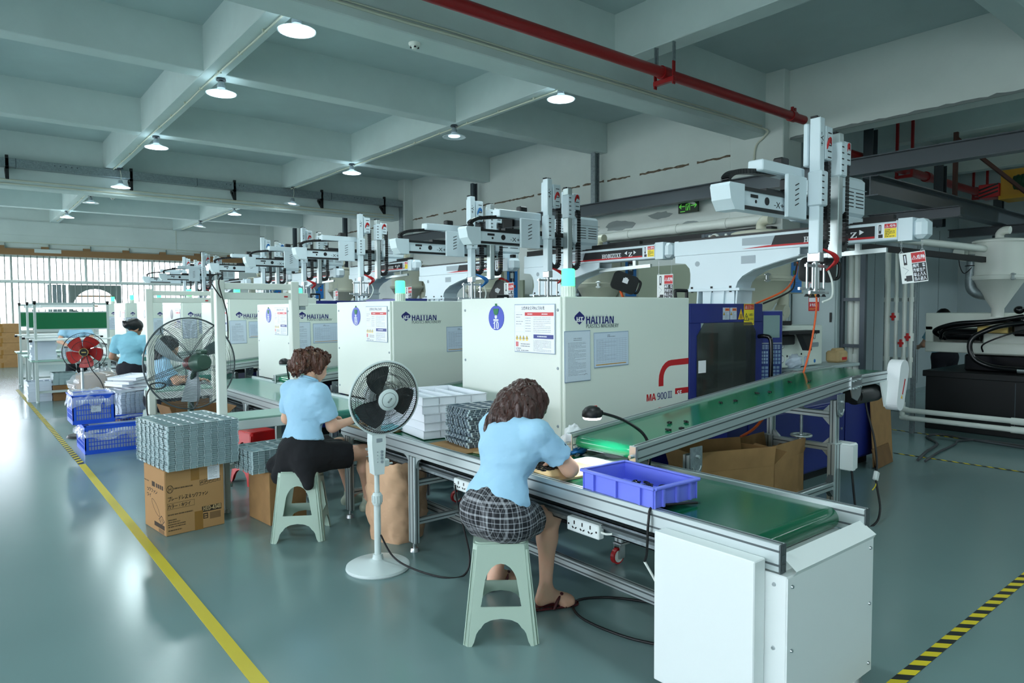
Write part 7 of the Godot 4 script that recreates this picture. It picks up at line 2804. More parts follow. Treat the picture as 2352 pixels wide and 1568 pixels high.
func post_frame(label: String, at: Vector3, w: float) -> void:
	# a white portal frame with two top rails standing on a small table
	var o := thing("side_table", label, "table", at)
	var b := B.new()
	b.span(Vector3(0, 0.735, -0.4), Vector3(w, 0.752, 0.0), 0.003)
	part("tabletop", b, M.bench_top, o)
	b = B.new()
	b.span(Vector3(0.0, 0.66, -0.03), Vector3(w, 0.735, 0.004), 0.004)
	b.span(Vector3(0.0, 0.66, -0.4), Vector3(w, 0.735, -0.37), 0.004)
	part("fascia", b, M.white_panel, o)
	for x in [0.03, w - 0.03]:
		for z in [-0.04, -0.36]:
			b = B.new()
			b.span(Vector3(x - 0.022, 0.03, z - 0.022), Vector3(x + 0.022, 0.66, z + 0.022), 0.003)
			b.cyl(Vector3(x, 0, z), Vector3(x, 0.03, z), 0.028, 0.022, 10)
			part("leg", b, M.bench_grey, o)
	b = B.new()
	b.span(Vector3(0.03, 0.28, -0.38), Vector3(w - 0.03, 0.32, -0.34), 0.003)
	part("stretcher", b, M.bench_grey, o)
	for x in [0.0, w]:
		b = B.new()
		b.span(Vector3(x - 0.033, 0.5, -0.05), Vector3(x + 0.033, 1.86, 0.02), 0.005)
		part("frame_post", b, M.frame_white, o)
	b = B.new()
	b.span(Vector3(0, 1.79, -0.035), Vector3(w, 1.84, 0.005), 0.004)
	b.span(Vector3(0, 1.71, -0.035), Vector3(w, 1.765, 0.005), 0.004)
	var r := part("top_rail", b, M.frame_white, o)
	b = B.new()
	b.span(Vector3(w - 0.09, 1.728, 0.005), Vector3(w - 0.06, 1.74, 0.01))
	part("rail_switch", b, M.red, r)

func build_props() -> void:
	# floor tapes
	var b := B.new()
	b.span(Vector3(0.935, 0.0005, -8.45), Vector3(0.998, 0.003, 4.0))
	single("floor_tape", b, M.tape_yellow, "plain yellow tape line running along the aisle floor", "tape")
	hazard("striped yellow and black tape continuing the aisle line far off", Vector3(0.965, 0, -8.45), Vector3(0.9, 0, -17.5), 0.06)
	hazard("yellow and black hazard tape on the floor at the lower right", Vector3(2.6, 0, -1.195), Vector3(8.2, 0, -1.195), 0.055)
	hazard("thin worn hazard tape on the floor before the black machine, nearer", Vector3(8.04, 0, -3.2), Vector3(8.12, 0, 1.0), 0.045)
	hazard("thin worn hazard tape close under the black machine, farther", Vector3(9.6, 0, -4.3), Vector3(9.35, 0, 1.0), 0.045)
	# stools
	make_stool("plastic_stool", "pale green plastic stool under the woman in the plaid skirt", Vector3(2.09, 0, -2.68), -0.66, M.stool_green)
	make_stool("plastic_stool", "pale green plastic stool under the woman in black", Vector3(1.88, 0, -4.75), -0.55, M.stool_green)
	make_stool("plastic_stool", "red plastic stool with worn top beneath the side table", Vector3(2.17, 0, -6.55), 0.2, M.stool_red)
	# the two cartons with clear trays in front
	carton("carton", "printed brown carton with Japanese lettering under the big clear tray stack", Vector3(1.29, 0, -5.56), 0.12, Vector3(0.42, 0.475, 0.43), M.cardboard, false, M.print_carton, M.print_carton_side)
	var cl := get_node("carton")
	letters("item_code", "HED-4348", 0.032, M.cardboard_light, cl, face_front(Vector3(0.118, 0.148, 0.2166)), 0.13, "Droid Sans", true)
	plate("address_slip", 0.09, 0.1, M.print_slip, cl, face_front(Vector3(0.135, 0.41, 0.2168)), 0.001)
	stack_trays("blister_tray", "clear moulded blister tray in the big stack on the printed carton", "tray", "big stack of clear blister trays", blister_proto(0.5, 0.64, 0.022, 5, 7, M.blister, M.blister_edge), Vector3(1.33, 0.478, -5.6), 0.12, 22, 0.0145, 0.004)
	carton("carton", "plain brown carton under the smaller clear tray stack", Vector3(1.9, 0, -5.28), 0.1, Vector3(0.3, 0.4, 0.36), M.cardboard)
	stack_trays("blister_tray", "clear moulded blister tray in the smaller stack beside the woman in black", "tray", "small stack of clear blister trays", blister_proto(0.44, 0.36, 0.024, 5, 4, M.blister, M.blister_edge), Vector3(1.86, 0.403, -5.3), 0.08, 10, 0.0165, 0.003)
	# stacks on the table
	for i in 5:
		plain_tray("foam_tray", "translucent white plastic tray in the tall stack on the table, layer %s from below" % ["one", "two", "three", "four", "five"][i], "tray", "white wrapped trays by the pedestal fan", Vector3(2.72 + i * 0.004, 0.737 + i * 0.056, -4.23 - i * 0.01), -0.12 + rng.randf_range(-0.03, 0.03), Vector3(0.5, 0.058, 0.62), M.white_tray)
	stack_trays("dark_tray", "dark clear blister tray in the ragged stack behind the woman's shoulder", "tray", "ragged dark tray stack", blister_proto(0.34, 0.3, 0.016, 4, 4, M.dark_blister, M.blister_edge), Vector3(2.66, 0.742, -3.62), -0.1, 20, 0.0122, 0.014)
	plain_tray("foam_tray", "flat white tray on the table in front of the woman in black", "tray", "", Vector3(2.6, 0.745, -4.75), -0.1, Vector3(0.36, 0.06, 0.42), M.white_tray)
	var cth := thing("work_cloth", "teal cloth crumpled on the table edge beside the woman in black", "cloth", Vector3(2.42, 0.748, -4.5))
	b = B.new()
	var rows := []
	for i in 10:
		var r := []
		for j in 10:
			var x := -0.14 + i * 0.036
			var drop := maxf(0.0, -0.06 - x) * 1.0
			r.append(Vector3(x + drop * 0.6, 0.012 + 0.012 * sin(i * 1.3 + j) * cos(j * 1.1) - drop * 1.2, -0.12 + j * 0.032))
		rows.append(r)
	b.sheet(rows)
	part("cloth", b, mat("teal_cloth", c8(128, 196, 204), 0.85), cth)
	# kraft paper bag by the table leg
	var bag := thing("paper_bag", "tall creased brown paper bag standing open beside the table leg", "bag", Vector3(2.4, 0, -4.28), 0.3)
	b = B.new()
	rows = []
	var f := FastNoiseLite.new()
	f.seed = 12
	f.frequency = 2.2
	for i in 20:
		var t := i / 19.0
		var y := t * 0.56
		var row := []
		for k in 40:
			var a := TAU * k / 40
			var d := Vector2(cos(a), sin(a))
			var e := pow(pow(absf(d.x), 3.0) + pow(absf(d.y), 3.0), -1.0 / 3.0)
			var w := 0.165 + 0.02 * sin(t * 3.0) + (0.012 * t)
			var wob := 1.0 + 0.16 * f.get_noise_3d(d.x * 1.2, y * 3.0, d.y * 1.2)
			row.append(Vector3(d.x * e * w * wob, y + (0.03 * f.get_noise_2d(k * 0.4, 9) if i > 16 else 0.0), d.y * e * w * wob))
		rows.append(row)
	b.sheet(rows, true, true)
	part("bag_wall", b, M.brown_paper, bag)
	b = B.new()
	var inner := []
	for i in 8:
		var row := []
		for p in rows[19 - i]:
			row.append(Vector3(p.x * (0.97 - 0.03 * i), p.y, p.z * (0.97 - 0.03 * i)))
		inner.append(row)
	b.sheet(inner, true, true)
	part("folded_lining", b, mat("paper_light", c8(226, 196, 170), 0.85), bag)
	white_fan()
	cage_fan()
	red_fan()
	# side tables with white portal frames
	post_frame("white portal frame on a low side table behind the clear tray stack", Vector3(1.6, 0, -5.62), 0.6)
	post_frame("second white portal frame on a side table behind the big cage fan", Vector3(1.6, 0, -8.18), 0.66)
	cable("coil of black cable hung on the far white frame post", coil_pts(Vector3(1.63, 0.82, -8.1), 0.075, 4), 0.007, M.cable)
	cable("black lead running down from the coil on the far frame", [Vector3(1.57, 0.8, -8.1), Vector3(1.53, 0.7, -8.1), Vector3(1.54, 0.5, -8.09), Vector3(1.6, 0.32, -8.1)], 0.007, M.cable)
	cable("tangle of black wires at the top of the near white frame", [Vector3(1.6, 1.72, -5.58), Vector3(1.56, 1.78, -5.58), Vector3(1.53, 1.85, -5.6), Vector3(1.56, 1.9, -5.62), Vector3(1.62, 1.9, -5.6), Vector3(1.58, 1.83, -5.57), Vector3(1.64, 1.6, -5.585), Vector3(1.645, 1.4, -5.585)], 0.005, M.cable)
	var jb := thing("junction_box", "small grey junction box on the right end of the near white frame", "box", Vector3(2.27, 1.71, -5.63))
	b = B.new()
	b.box(Vector3(0, 0, 0), Vector3(0.09, 0.11, 0.05), 0.006)
	part("housing", b, M.dryer_white, jb)
	b = B.new()
	b.box(Vector3(0, -0.07, 0), Vector3(0.05, 0.03, 0.03), 0.004)
	b.tube(curve([Vector3(0.01, 0.05, 0), Vector3(0.0, 0.1, 0.01), Vector3(-0.06, 0.13, 0), Vector3(-0.08, 0.12, 0)], 5), 0.005, 5)
	part("cable_gland", b, M.robot_grey, jb)
	carton("carton", "torn open brown carton under the far side table", Vector3(1.9, 0.0, -7.7), 0.1, Vector3(0.5, 0.5, 0.4), M.cardboard_dark, true)
	# blue crates
	crate("large blue mesh crate on the floor with a plastic liner, lower", Vector3(1.47, 0, -9.32), 0.0, Vector3(0.82, 0.33, 0.7), 26, 5, false)
	crate("smaller blue mesh crate standing on the larger one, upper", Vector3(1.17, 0.34, -9.3), 0.0, Vector3(0.42, 0.33, 0.5), 14, 4, true)
	# white trays behind the crates
	carton("carton", "brown carton under the white tray stack behind the crates", Vector3(1.72, 0, -9.95), 0.15, Vector3(0.42, 0.3, 0.42), M.cardboard_dark)
	stack_trays("blister_tray", "milky moulded tray in the stack behind the blue crates", "tray", "milky trays behind the crates", blister_proto(0.44, 0.44, 0.03, 4, 4, M.pearl_tray, M.white_tray), Vector3(1.72, 0.303, -9.95), 0.2, 12, 0.024, 0.006)
	for i in 4:
		plain_tray("foam_tray", "loose white tray on top of the milky stack, %s" % ["lowest, tilted", "second from below", "third from below", "topmost, nearly level"][i], "tray", "loose white trays", Vector3(1.68 + i * 0.02, 0.605 + i * 0.05, -9.95), 0.15 + i * 0.2, Vector3(0.44, 0.035, 0.4), M.white_tray, [0.06, -0.05, 0.04, 0.05][i])
	# workbenches with green boards
	bench("grey workbench with a green board and tube lamp, nearest of three", Vector3(1.03, 0, -14.66), 1.16)
	bench("grey workbench with a green board, second behind the nearest one", Vector3(1.03, 0, -16.33), 1.16)
	bench("grey workbench with a tube lamp, farthest of three", Vector3(1.0, 0, -18.0), 1.2)
	for q in [[1.18, 0.752, -15.02, 8, 0.38, 0.36], [1.66, 0.752, -15.05, 4, 0.4, 0.4], [1.1, 0.0, -15.05, 8, 0.36, 0.36]]:
		for i in q[3]:
			plain_tray("wrapped_tray", "pale wrapped tray stacked %s" % ["on the nearest workbench, left stack" if q[0] == 1.18 else "on the nearest workbench, low right stack" if q[0] == 1.66 else "on the floor under the nearest workbench"], "tray", "pale trays at the workbenches", Vector3(q[0] + rng.randf_range(-0.012, 0.012), q[1] + i * 0.046, q[2]), rng.randf_range(-0.06, 0.06), Vector3(q[4], 0.046, q[5]), M.pearl_tray)
	carton("carton", "brown carton with a white slip under the nearest workbench", Vector3(1.52, 0.0, -14.98), 0.0, Vector3(0.46, 0.28, 0.4), M.cardboard_dark)
	for i in 4:
		plain_tray("wrapped_tray", "grey wrapped tray on the carton under the nearest workbench", "tray", "grey trays on the carton", Vector3(1.47, 0.285 + i * 0.055, -14.98), 0.02 * i, Vector3(0.36, 0.055, 0.36), M.blister)
	carton("carton", "film-wrapped brown carton behind the red fan", Vector3(1.75, 0, -12.2), 0.1, Vector3(0.7, 0.36, 0.5), M.cardboard_dark)
	carton("carton", "upper brown carton in creased film behind the red fan", Vector3(1.72, 0.365, -12.2), 0.06, Vector3(0.66, 0.3, 0.48), M.cardboard)
	b = B.new()
	crumple(b, Vector3(1.72, 0.42, -12.05), Vector3(0.52, 0.3, 0.42), 6)
	single("shrink_film", b, M.film, "creased clear film around the cartons behind the red fan", "plastic film")
	var k := 0
	for q in [[0.93, 0.0, 0.37], [0.93, 0.375, 0.34], [0.93, 0.72, 0.3], [0.95, 1.025, 0.25]]:
		carton("carton", "brown carton in the pile by the window wall, %s" % ["bottom of four", "second from the bottom", "third from the bottom", "topmost of four"][k], Vector3(q[0], q[1], -24.9), 0.0, Vector3(0.94, q[2], 0.6), M.cardboard)
		k += 1
	# cardboard cartons below the rising conveyor
	carton("carton", "big open brown carton under the rising conveyor, left", Vector3(4.05, 0, -2.72), -0.35, Vector3(0.62, 0.55, 0.34), M.cardboard, true)
	carton("carton", "open tan carton behind the hand-wheel under the conveyor, right", Vector3(4.72, 0, -2.75), 0.06, Vector3(0.5, 0.52, 0.3), M.cardboard, true)
	var lean := thing("cardboard_sheet", "flattened cardboard leaning at the end of the blue machine base", "cardboard", Vector3(7.42, 0, -3.07), 0.1)
	b = B.new()
	b.box(Vector3(0.02, 0.36, 0), Vector3(0.6, 0.72, 0.012), 0.002, Basis(Vector3.RIGHT, -0.06))
	part("board", b, M.cardboard, lean)
	b = B.new()
	b.box(Vector3(-0.1, 0.1, 0.05), Vector3(0.5, 0.2, 0.012), 0.002, Basis(Vector3.RIGHT, -0.25))
	part("bent_flap", b, M.cardboard_dark, lean)

func coil_pts(c: Vector3, r: float, turns: int) -> Array:
	var p := []
	for i in turns * 10 + 1:
		var a := TAU * i / 10.0
		p.append(c + Vector3(cos(a) * r * (1.0 + 0.1 * sin(i * 1.9)), sin(a) * r * 0.45, 0.06 + sin(i * 0.8) * 0.015))
	return p

func hazard(label: String, p: Vector3, q: Vector3, w: float) -> void:
	var o := thing("hazard_tape", label, "tape", p)
	var d := (q - p)
	var L := d.length()
	d = d.normalized()
	var s := Vector3(-d.z, 0, d.x) * w * 0.5
	var y := Vector3(0, 0.0025, 0)
	var dark := B.new()
	var yel := B.new()
	var step := w * 1.15
	var n := int(L / step)
	for i in n:
		var a := d * step * i
		var c := d * step * (i + 1)
		var sh := d * w * 0.9
		(yel if i % 2 else dark).quad(a - s + y, c - s + y, c + s + sh + y, a + s + sh + y, Vector3.UP)
	part("black_stripe", dark, M.tape_dark, o)
	part("yellow_stripe", yel, M.tape_hazard, o)

# ---------------------------------------------------------------- people
# one smooth skin over tapered bones: [a, b, radius a, radius b, (flatten axis, factor), (cuts: [point, normal])]
func blob(b: B, bones: Array, cell: float, k: float, amp := 0.0, freq := 8.0, cuts := [], sd := 1, stretch := Vector3.ONE) -> void:
	var lo := Vector3.ONE * 1e9
	var hi := -lo
	var m := k * 3.2 + cell * 2.0
	for q in bones:
		for e in 2:
			var r: float = maxf(q[2], q[3]) + m + amp
			lo = lo.min(q[e] - Vector3.ONE * r)
			hi = hi.max(q[e] + Vector3.ONE * r)
	var nx := int((hi.x - lo.x) / cell) + 2
	var ny := int((hi.y - lo.y) / cell) + 2
	var nz := int((hi.z - lo.z) / cell) + 2
	var S := PackedFloat32Array()
	S.resize(nx * ny * nz)
	var ik := 1.0 / k
	for q in bones:
		var a: Vector3 = q[0]
		var c: Vector3 = q[1]
		var ra: float = q[2]
		var rb: float = q[3]
		var fl: bool = q.size() > 4 and q[4] != null
		var ax := Vector3.ZERO
		var ff := 0.0
		if fl:
			ax = q[4]
			ff = q[5] - 1.0
		var cl: Array = q[6] if q.size() > 6 else []
		var r := maxf(ra, rb) + m
		var p0 := (a.min(c) - Vector3.ONE * r - lo) / cell
		var p1 := (a.max(c) + Vector3.ONE * r - lo) / cell
		var ab := c - a
		var l2 := maxf(ab.length_squared(), 1e-9)
		for i in range(maxi(0, int(p0.x)), mini(nx, int(p1.x) + 2)):
			for j in range(maxi(0, int(p0.y)), mini(ny, int(p1.y) + 2)):
				var at := (i * ny + j) * nz
				for l in range(maxi(0, int(p0.z)), mini(nz, int(p1.z) + 2)):
					var w := Vector3(lo.x + i * cell, lo.y + j * cell, lo.z + l * cell)
					var v := w - a
					if fl:
						v += ax * (v.dot(ax) * ff)
					var t := clampf(v.dot(ab) / l2, 0.0, 1.0)
					var d := (v - ab * t).length() - (ra + (rb - ra) * t)
					for u in cl:
						d = maxf(d, (w - u[0]).dot(u[1]))
					if d < m:
						S[at + l] += exp(-d * ik)
	# to distance, with folds and cuts
	var f := FastNoiseLite.new()
	f.seed = sd
	f.frequency = freq
	for i in S.size():
		var s := S[i]
		if s <= 1e-4:
			S[i] = 1.0
			continue
		var d := -k * log(s)
		if (amp > 0.0 or cuts.size()) and d < cell * 3.0:
			var w := Vector3(lo.x + (i / (ny * nz)) * cell, lo.y + ((i / nz) % ny) * cell, lo.z + (i % nz) * cell)
			if amp > 0.0:
				d += amp * f.get_noise_3dv(w * stretch)
			for u in cuts:
				d = maxf(d, (w - u[0]).dot(u[1]))
		S[i] = d
	# surface nets
	var ids := PackedInt32Array()
	ids.resize(nx * ny * nz)
	ids.fill(-1)
	var P := PackedVector3Array()
	var N := PackedVector3Array()
	var sx := ny * nz
	var sy := nz
	var offs := [0, sx, sy, sx + sy, 1, sx + 1, sy + 1, sx + sy + 1]
	var edges := [0, 1, 2, 3, 4, 5, 6, 7, 0, 2, 1, 3, 4, 6, 5, 7, 0, 4, 1, 5, 2, 6, 3, 7]
	for i in nx - 1:
		for j in ny - 1:
			var base := i * sx + j * sy
			for l in nz - 1:
				var o := base + l
				var d0 := S[o]
				if d0 > cell * 2.0 or d0 < -cell * 2.0:
					continue
				var ins := 0
				for e in 8:
					if S[o + offs[e]] < 0.0:
						ins += 1
				if ins == 0 or ins == 8:
					continue
				var sum := Vector3.ZERO
				var cnt := 0
				for e in 12:
					var e0: int = edges[e * 2]
					var e1: int = edges[e * 2 + 1]
					var v0 := S[o + offs[e0]]
					var v1 := S[o + offs[e1]]
					if (v0 < 0.0) != (v1 < 0.0):
						var t := v0 / (v0 - v1)
						sum += Vector3(e0 & 1, (e0 >> 1) & 1, e0 >> 2).lerp(Vector3(e1 & 1, (e1 >> 1) & 1, e1 >> 2), t)
						cnt += 1
				ids[o] = P.size()
				P.append(lo + (Vector3(i, j, l) + sum / cnt) * cell)
				var g := Vector3(S[o + sx] + S[o + sx + sy] + S[o + sx + 1] + S[o + sx + sy + 1] - S[o] - S[o + sy] - S[o + 1] - S[o + sy + 1],
					S[o + sy] + S[o + sx + sy] + S[o + sy + 1] + S[o + sx + sy + 1] - S[o] - S[o + sx] - S[o + 1] - S[o + sx + 1],
					S[o + 1] + S[o + sx + 1] + S[o + sy + 1] + S[o + sx + sy + 1] - S[o] - S[o + sx] - S[o + sy] - S[o + sx + sy])
				N.append(g.normalized())
	for i in range(1, nx - 1):
		for j in range(1, ny - 1):
			for l in range(1, nz - 1):
				var o := i * sx + j * sy + l
				var d0 := S[o]
				if absf(d0) > cell * 2.0:
					continue
				for w in [[sx, sy, 1], [sy, sx, 1], [1, sx, sy]]:
					if (d0 < 0.0) == (S[o + w[0]] < 0.0):
						continue
					var q := [ids[o], ids[o - w[1]], ids[o - w[1] - w[2]], ids[o - w[2]]]
					if q.min() < 0:
						continue
					b.tri(P[q[0]], P[q[1]], P[q[2]], N[q[0]], N[q[1]], N[q[2]])
					b.tri(P[q[0]], P[q[2]], P[q[3]], N[q[0]], N[q[2]], N[q[3]])

func hand_bones(wrist: Vector3, dir: Vector3, palm: Vector3, thumb_side: Vector3, curl: float) -> Array:
	# palm of three bones, four unequal fingers with two bends, thumb from the side near the wrist
	var r := []
	var d := dir.normalized()
	var n := palm.normalized()
	var s := d.cross(n).normalized()
	if s.dot(thumb_side) < 0.0:
		s = -s
	for i in 4:
		var off := s * (0.03 - i * 0.02)
		var knuckle := wrist + d * (0.085 - absf(i - 1) * 0.004) + off
		r.append([wrist + d * 0.015 + off * 0.65, knuckle, 0.0145, 0.0115, n, 1.3])
		var len: float = [0.040, 0.045, 0.042, 0.033][i]
		var d1 := (d * cos(curl * 0.6) + n * sin(curl * 0.6)).normalized()
		var d2 := (d * cos(curl * 1.5) + n * sin(curl * 1.5)).normalized()
		var p1 := knuckle + d1 * len
		r.append([knuckle, p1, 0.0095, 0.0085])
		r.append([p1, p1 + d2 * len * 0.85, 0.0085, 0.0068])
	var tb := wrist + d * 0.025 + s * 0.03
	var td := (d * 0.7 + s * 0.75 + n * 0.35).normalized()
	r.append([wrist + d * 0.02 + s * 0.015, tb + td * 0.012, 0.014, 0.012])
	r.append([tb + td * 0.012, tb + td * 0.045, 0.0115, 0.0095])
	r.append([tb + td * 0.045, tb + td * 0.045 + (td + d * 0.6 + n * 0.3).normalized() * 0.026, 0.0095, 0.0075])
	return r

func head_bones(c: Vector3, fwd: Vector3, up: Vector3) -> Array:
	var f := fwd.normalized()
	var u := (up - f * up.dot(f)).normalized()
	var s := f.cross(u).normalized()
	var r := []
	r.append([c + u * 0.028 - f * 0.022, c + u * 0.03 + f * 0.012, 0.083, 0.078, s, 1.12])
	r.append([c + u * 0.02 + f * 0.03, c - u * 0.045 + f * 0.05, 0.062, 0.048, s, 1.1])
	r.append([c - u * 0.05 + f * 0.045, c - u * 0.082 + f * 0.062, 0.042, 0.022])
	for e in [-1.0, 1.0]:
		r.append([c - u * 0.045 - f * 0.005 + s * e * 0.045, c - u * 0.075 + f * 0.05 + s * e * 0.014, 0.022, 0.02])
		r.append([c - u * 0.012 + f * 0.068 + s * e * 0.034, c - u * 0.025 + f * 0.06 + s * e * 0.045, 0.02, 0.016])
		r.append([c + u * 0.012 - f * 0.012 + s * e * 0.078, c - u * 0.03 - f * 0.004 + s * e * 0.074, 0.014, 0.009, s, 1.7])
		r.append([c + u * 0.022 + f * 0.085 + s * e * 0.014, c + u * 0.02 + f * 0.074 + s * e * 0.048, 0.011, 0.008])
	r.append([c + u * 0.008 + f * 0.094, c - u * 0.026 + f * 0.108, 0.009, 0.012])
	for e in [-1.0, 1.0]:
		r.append([c - u * 0.03 + f * 0.1 + s * e * 0.011, c - u * 0.031 + f * 0.094 + s * e * 0.013, 0.008, 0.007])
	r.append([c - u * 0.052 + f * 0.09 - s * 0.016, c - u * 0.052 + f * 0.09 + s * 0.016, 0.0085, 0.0085, u, 1.5])
	r.append([c - u * 0.063 + f * 0.086 - s * 0.013, c - u * 0.063 + f * 0.086 + s * 0.013, 0.0085, 0.0085, u, 1.4])
	return r

# J: joints of one person; returns the node. Skin is one surface, clothes and hair are its children
func person(label: String, J: Dictionary, cell: float, look: Dictionary) -> Node3D:
	var org: Vector3 = J.org
	var o := thing("person", label, "person", org)
	var K := {}
	for key in J:
		if J[key] is Vector3 and not key in ["org", "fwd", "headf", "headu", "palmL", "palmR", "footL", "footR", "handL", "handR"]:
			K[key] = J[key] - org
		else:
			K[key] = J[key]
	var F: Vector3 = J.fwd.normalized()
	var R := F.cross(Vector3.UP).normalized()
	var spine: Vector3 = (K.chest - K.pelvis).normalized()
	var front := R.cross(spine).normalized()
	if front.dot(F) < 0.0:
		front = -front
	var nk: Vector3 = K.neck
	var hd: Vector3 = K.head
	var bones := []
	bones.append([K.pelvis + R * 0.07, K.pelvis - R * 0.07, 0.1, 0.1])
	bones.append([K.pelvis, K.chest, 0.1, 0.1, front, 1.15])
	bones.append([K.chest + R * 0.06, K.chest - R * 0.06, 0.1, 0.1, front, 1.2])
	bones.append([K.shL, K.shR, 0.05, 0.05])
	bones.append([nk, hd - (hd - nk) * 0.25, 0.05, 0.046])
	for s in ["L", "R"]:
		bones.append([K["sh" + s], K["el" + s], 0.048, 0.038])
		bones.append([K["el" + s], K["wr" + s], 0.037, 0.025])
		bones.append([K["wr" + s], K["wr" + s] + K["hand" + s].normalized() * 0.03, 0.024, 0.02])
		bones.append([K["hip" + s], K["kn" + s], 0.082, 0.054])
		var kn: Vector3 = K["kn" + s]
		var an: Vector3 = K["an" + s]
		var back: Vector3 = -K["foot" + s].normalized()
		bones.append([kn, kn.lerp(an, 0.3) + back * 0.012, 0.05, 0.05])
		bones.append([kn.lerp(an, 0.3) + back * 0.012, an, 0.05, 0.031])
		bones.append([an, an + K["foot" + s].normalized() * 0.1 - Vector3(0, 0.045, 0), 0.032, 0.026])
		bones.append([an + back * 0.03 - Vector3(0, 0.04, 0), an - Vector3(0, 0.02, 0), 0.028, 0.032])
		if look.has("toes"):
			for t in 5:
				var side: Vector3 = K["foot" + s].cross(Vector3.UP).normalized() * (0.03 - t * 0.015)
				var toe: Vector3 = an + K["foot" + s].normalized() * (0.115 - absf(t - 1.5) * 0.008) + side - Vector3(0, 0.06, 0)
				bones.append([toe, toe + K["foot" + s].normalized() * 0.03, 0.011, 0.0085])
	var b := B.new()
	blob(b, bones, cell, 0.016)
	blob(b, head_bones(hd, K.headf, K.headu), look.get("head_cell", 0.005), 0.009)
	if look.get("hands", true):
		for s in ["L", "R"]:
			var th: Vector3 = R if s == "L" else -R
			blob(b, hand_bones(K["wr" + s], K["hand" + s], K["palm" + s], th, 0.55), look.get("hand_cell", 0.0042), 0.004)
	part("body", b, look.skin, o)
	# shirt: torso and short sleeves, cut at the hem, cuffs and collar
	var sh := []
	sh.append([K.pelvis + spine * 0.06 + R * 0.055, K.pelvis + spine * 0.06 - R * 0.055, 0.125, 0.125, front, 1.1])
	sh.append([K.pelvis + spine * 0.1, K.chest, 0.118, 0.125, front, 1.12])
	sh.append([K.chest + R * 0.055, K.chest - R * 0.055, 0.118, 0.118, front, 1.15])
	sh.append([K.shL.lerp(K.shR, 0.1), K.shR.lerp(K.shL, 0.1), 0.064, 0.064])
	sh.append([K.chest, nk, 0.1, 0.066])
	if look.get("bust", true):
		for e in [-1.0, 1.0]:
			sh.append([K.chest + front * 0.08 + R * e * 0.06 - spine * 0.04, K.chest + front * 0.085 + R * e * 0.06 - spine * 0.06, 0.055, 0.05])
	for s in ["L", "R"]:
		var a: Vector3 = K["sh" + s]
		var e: Vector3 = K["el" + s]
		var cuff := a.lerp(e, look.get("sleeve", 0.66))
		sh.append([a, e, 0.062, 0.072, null, 1.0, [[cuff, (e - a).normalized()]]])
	b = B.new()
	var hem: Vector3 = K.pelvis + spine * look.get("hem", 0.0)
	var hem_n: Vector3 = (-spine + J.get("hem_tilt", Vector3.ZERO)).normalized()
	var collar_n := (hd - nk).normalized()
	blob(b, sh, cell * 0.9, 0.022, look.get("folds", 0.014), 6.5, [[hem, hem_n], [nk + collar_n * 0.045, collar_n]], 5, Vector3(1.0, 1.5, 1.0))
	part("shirt", b, look.shirt, o)
	b = B.new()
	var cx := collar_n.cross(R).normalized()
	for q in 2:
		b.tube(arc_pts(nk + collar_n * (0.03 + q * 0.016), R * (0.066 - q * 0.006), cx * (0.064 - q * 0.005), 0, TAU, 20), 0.011, 6)
	part("collar", b, look.shirt, o)
	# skirt or trousers
	var sk := []
	sk.append([K.pelvis + R * 0.06, K.pelvis - R * 0.06, 0.128, 0.128])
	sk.append([K.pelvis + spine * 0.02, K.pelvis + spine * 0.11, 0.125, 0.112])
	if look.has("skirt"):
		var t: float = look.skirt
		for s in ["L", "R"]:
			sk.append([K["hip" + s], K["hip" + s].lerp(K["kn" + s], t), 0.105, look.get("skirt_r", 0.095), null, 1.0, [[K["hip" + s].lerp(K["kn" + s], t), (K["kn" + s] - K["hip" + s]).normalized()]]])
		sk.append([K.hipL.lerp(K.hipR, 0.5), K.hipL.lerp(K.hipR, 0.5).lerp(K.knL.lerp(K.knR, 0.5), t), 0.1, 0.085, null, 1.0, [[K.hipL.lerp(K.knL, t), (K.knL - K.hipL).normalized()]]])
		for q in look.get("drape", []):
			sk.append([q[0] - org, q[1] - org, q[2], q[3]])
	else:
		for s in ["L", "R"]:
			sk.append([K["hip" + s], K["kn" + s], 0.1, 0.07])
			sk.append([K["kn" + s], K["an" + s], 0.068, 0.055, null, 1.0, [[K["an" + s], Vector3.DOWN]]])
	b = B.new()
	blob(b, sk, cell * 0.9, 0.02, 0.01, 7.0, [[K.pelvis + spine * 0.13, spine]], 9)
	part("skirt" if look.has("skirt") else "trousers", b, look.lower, o)
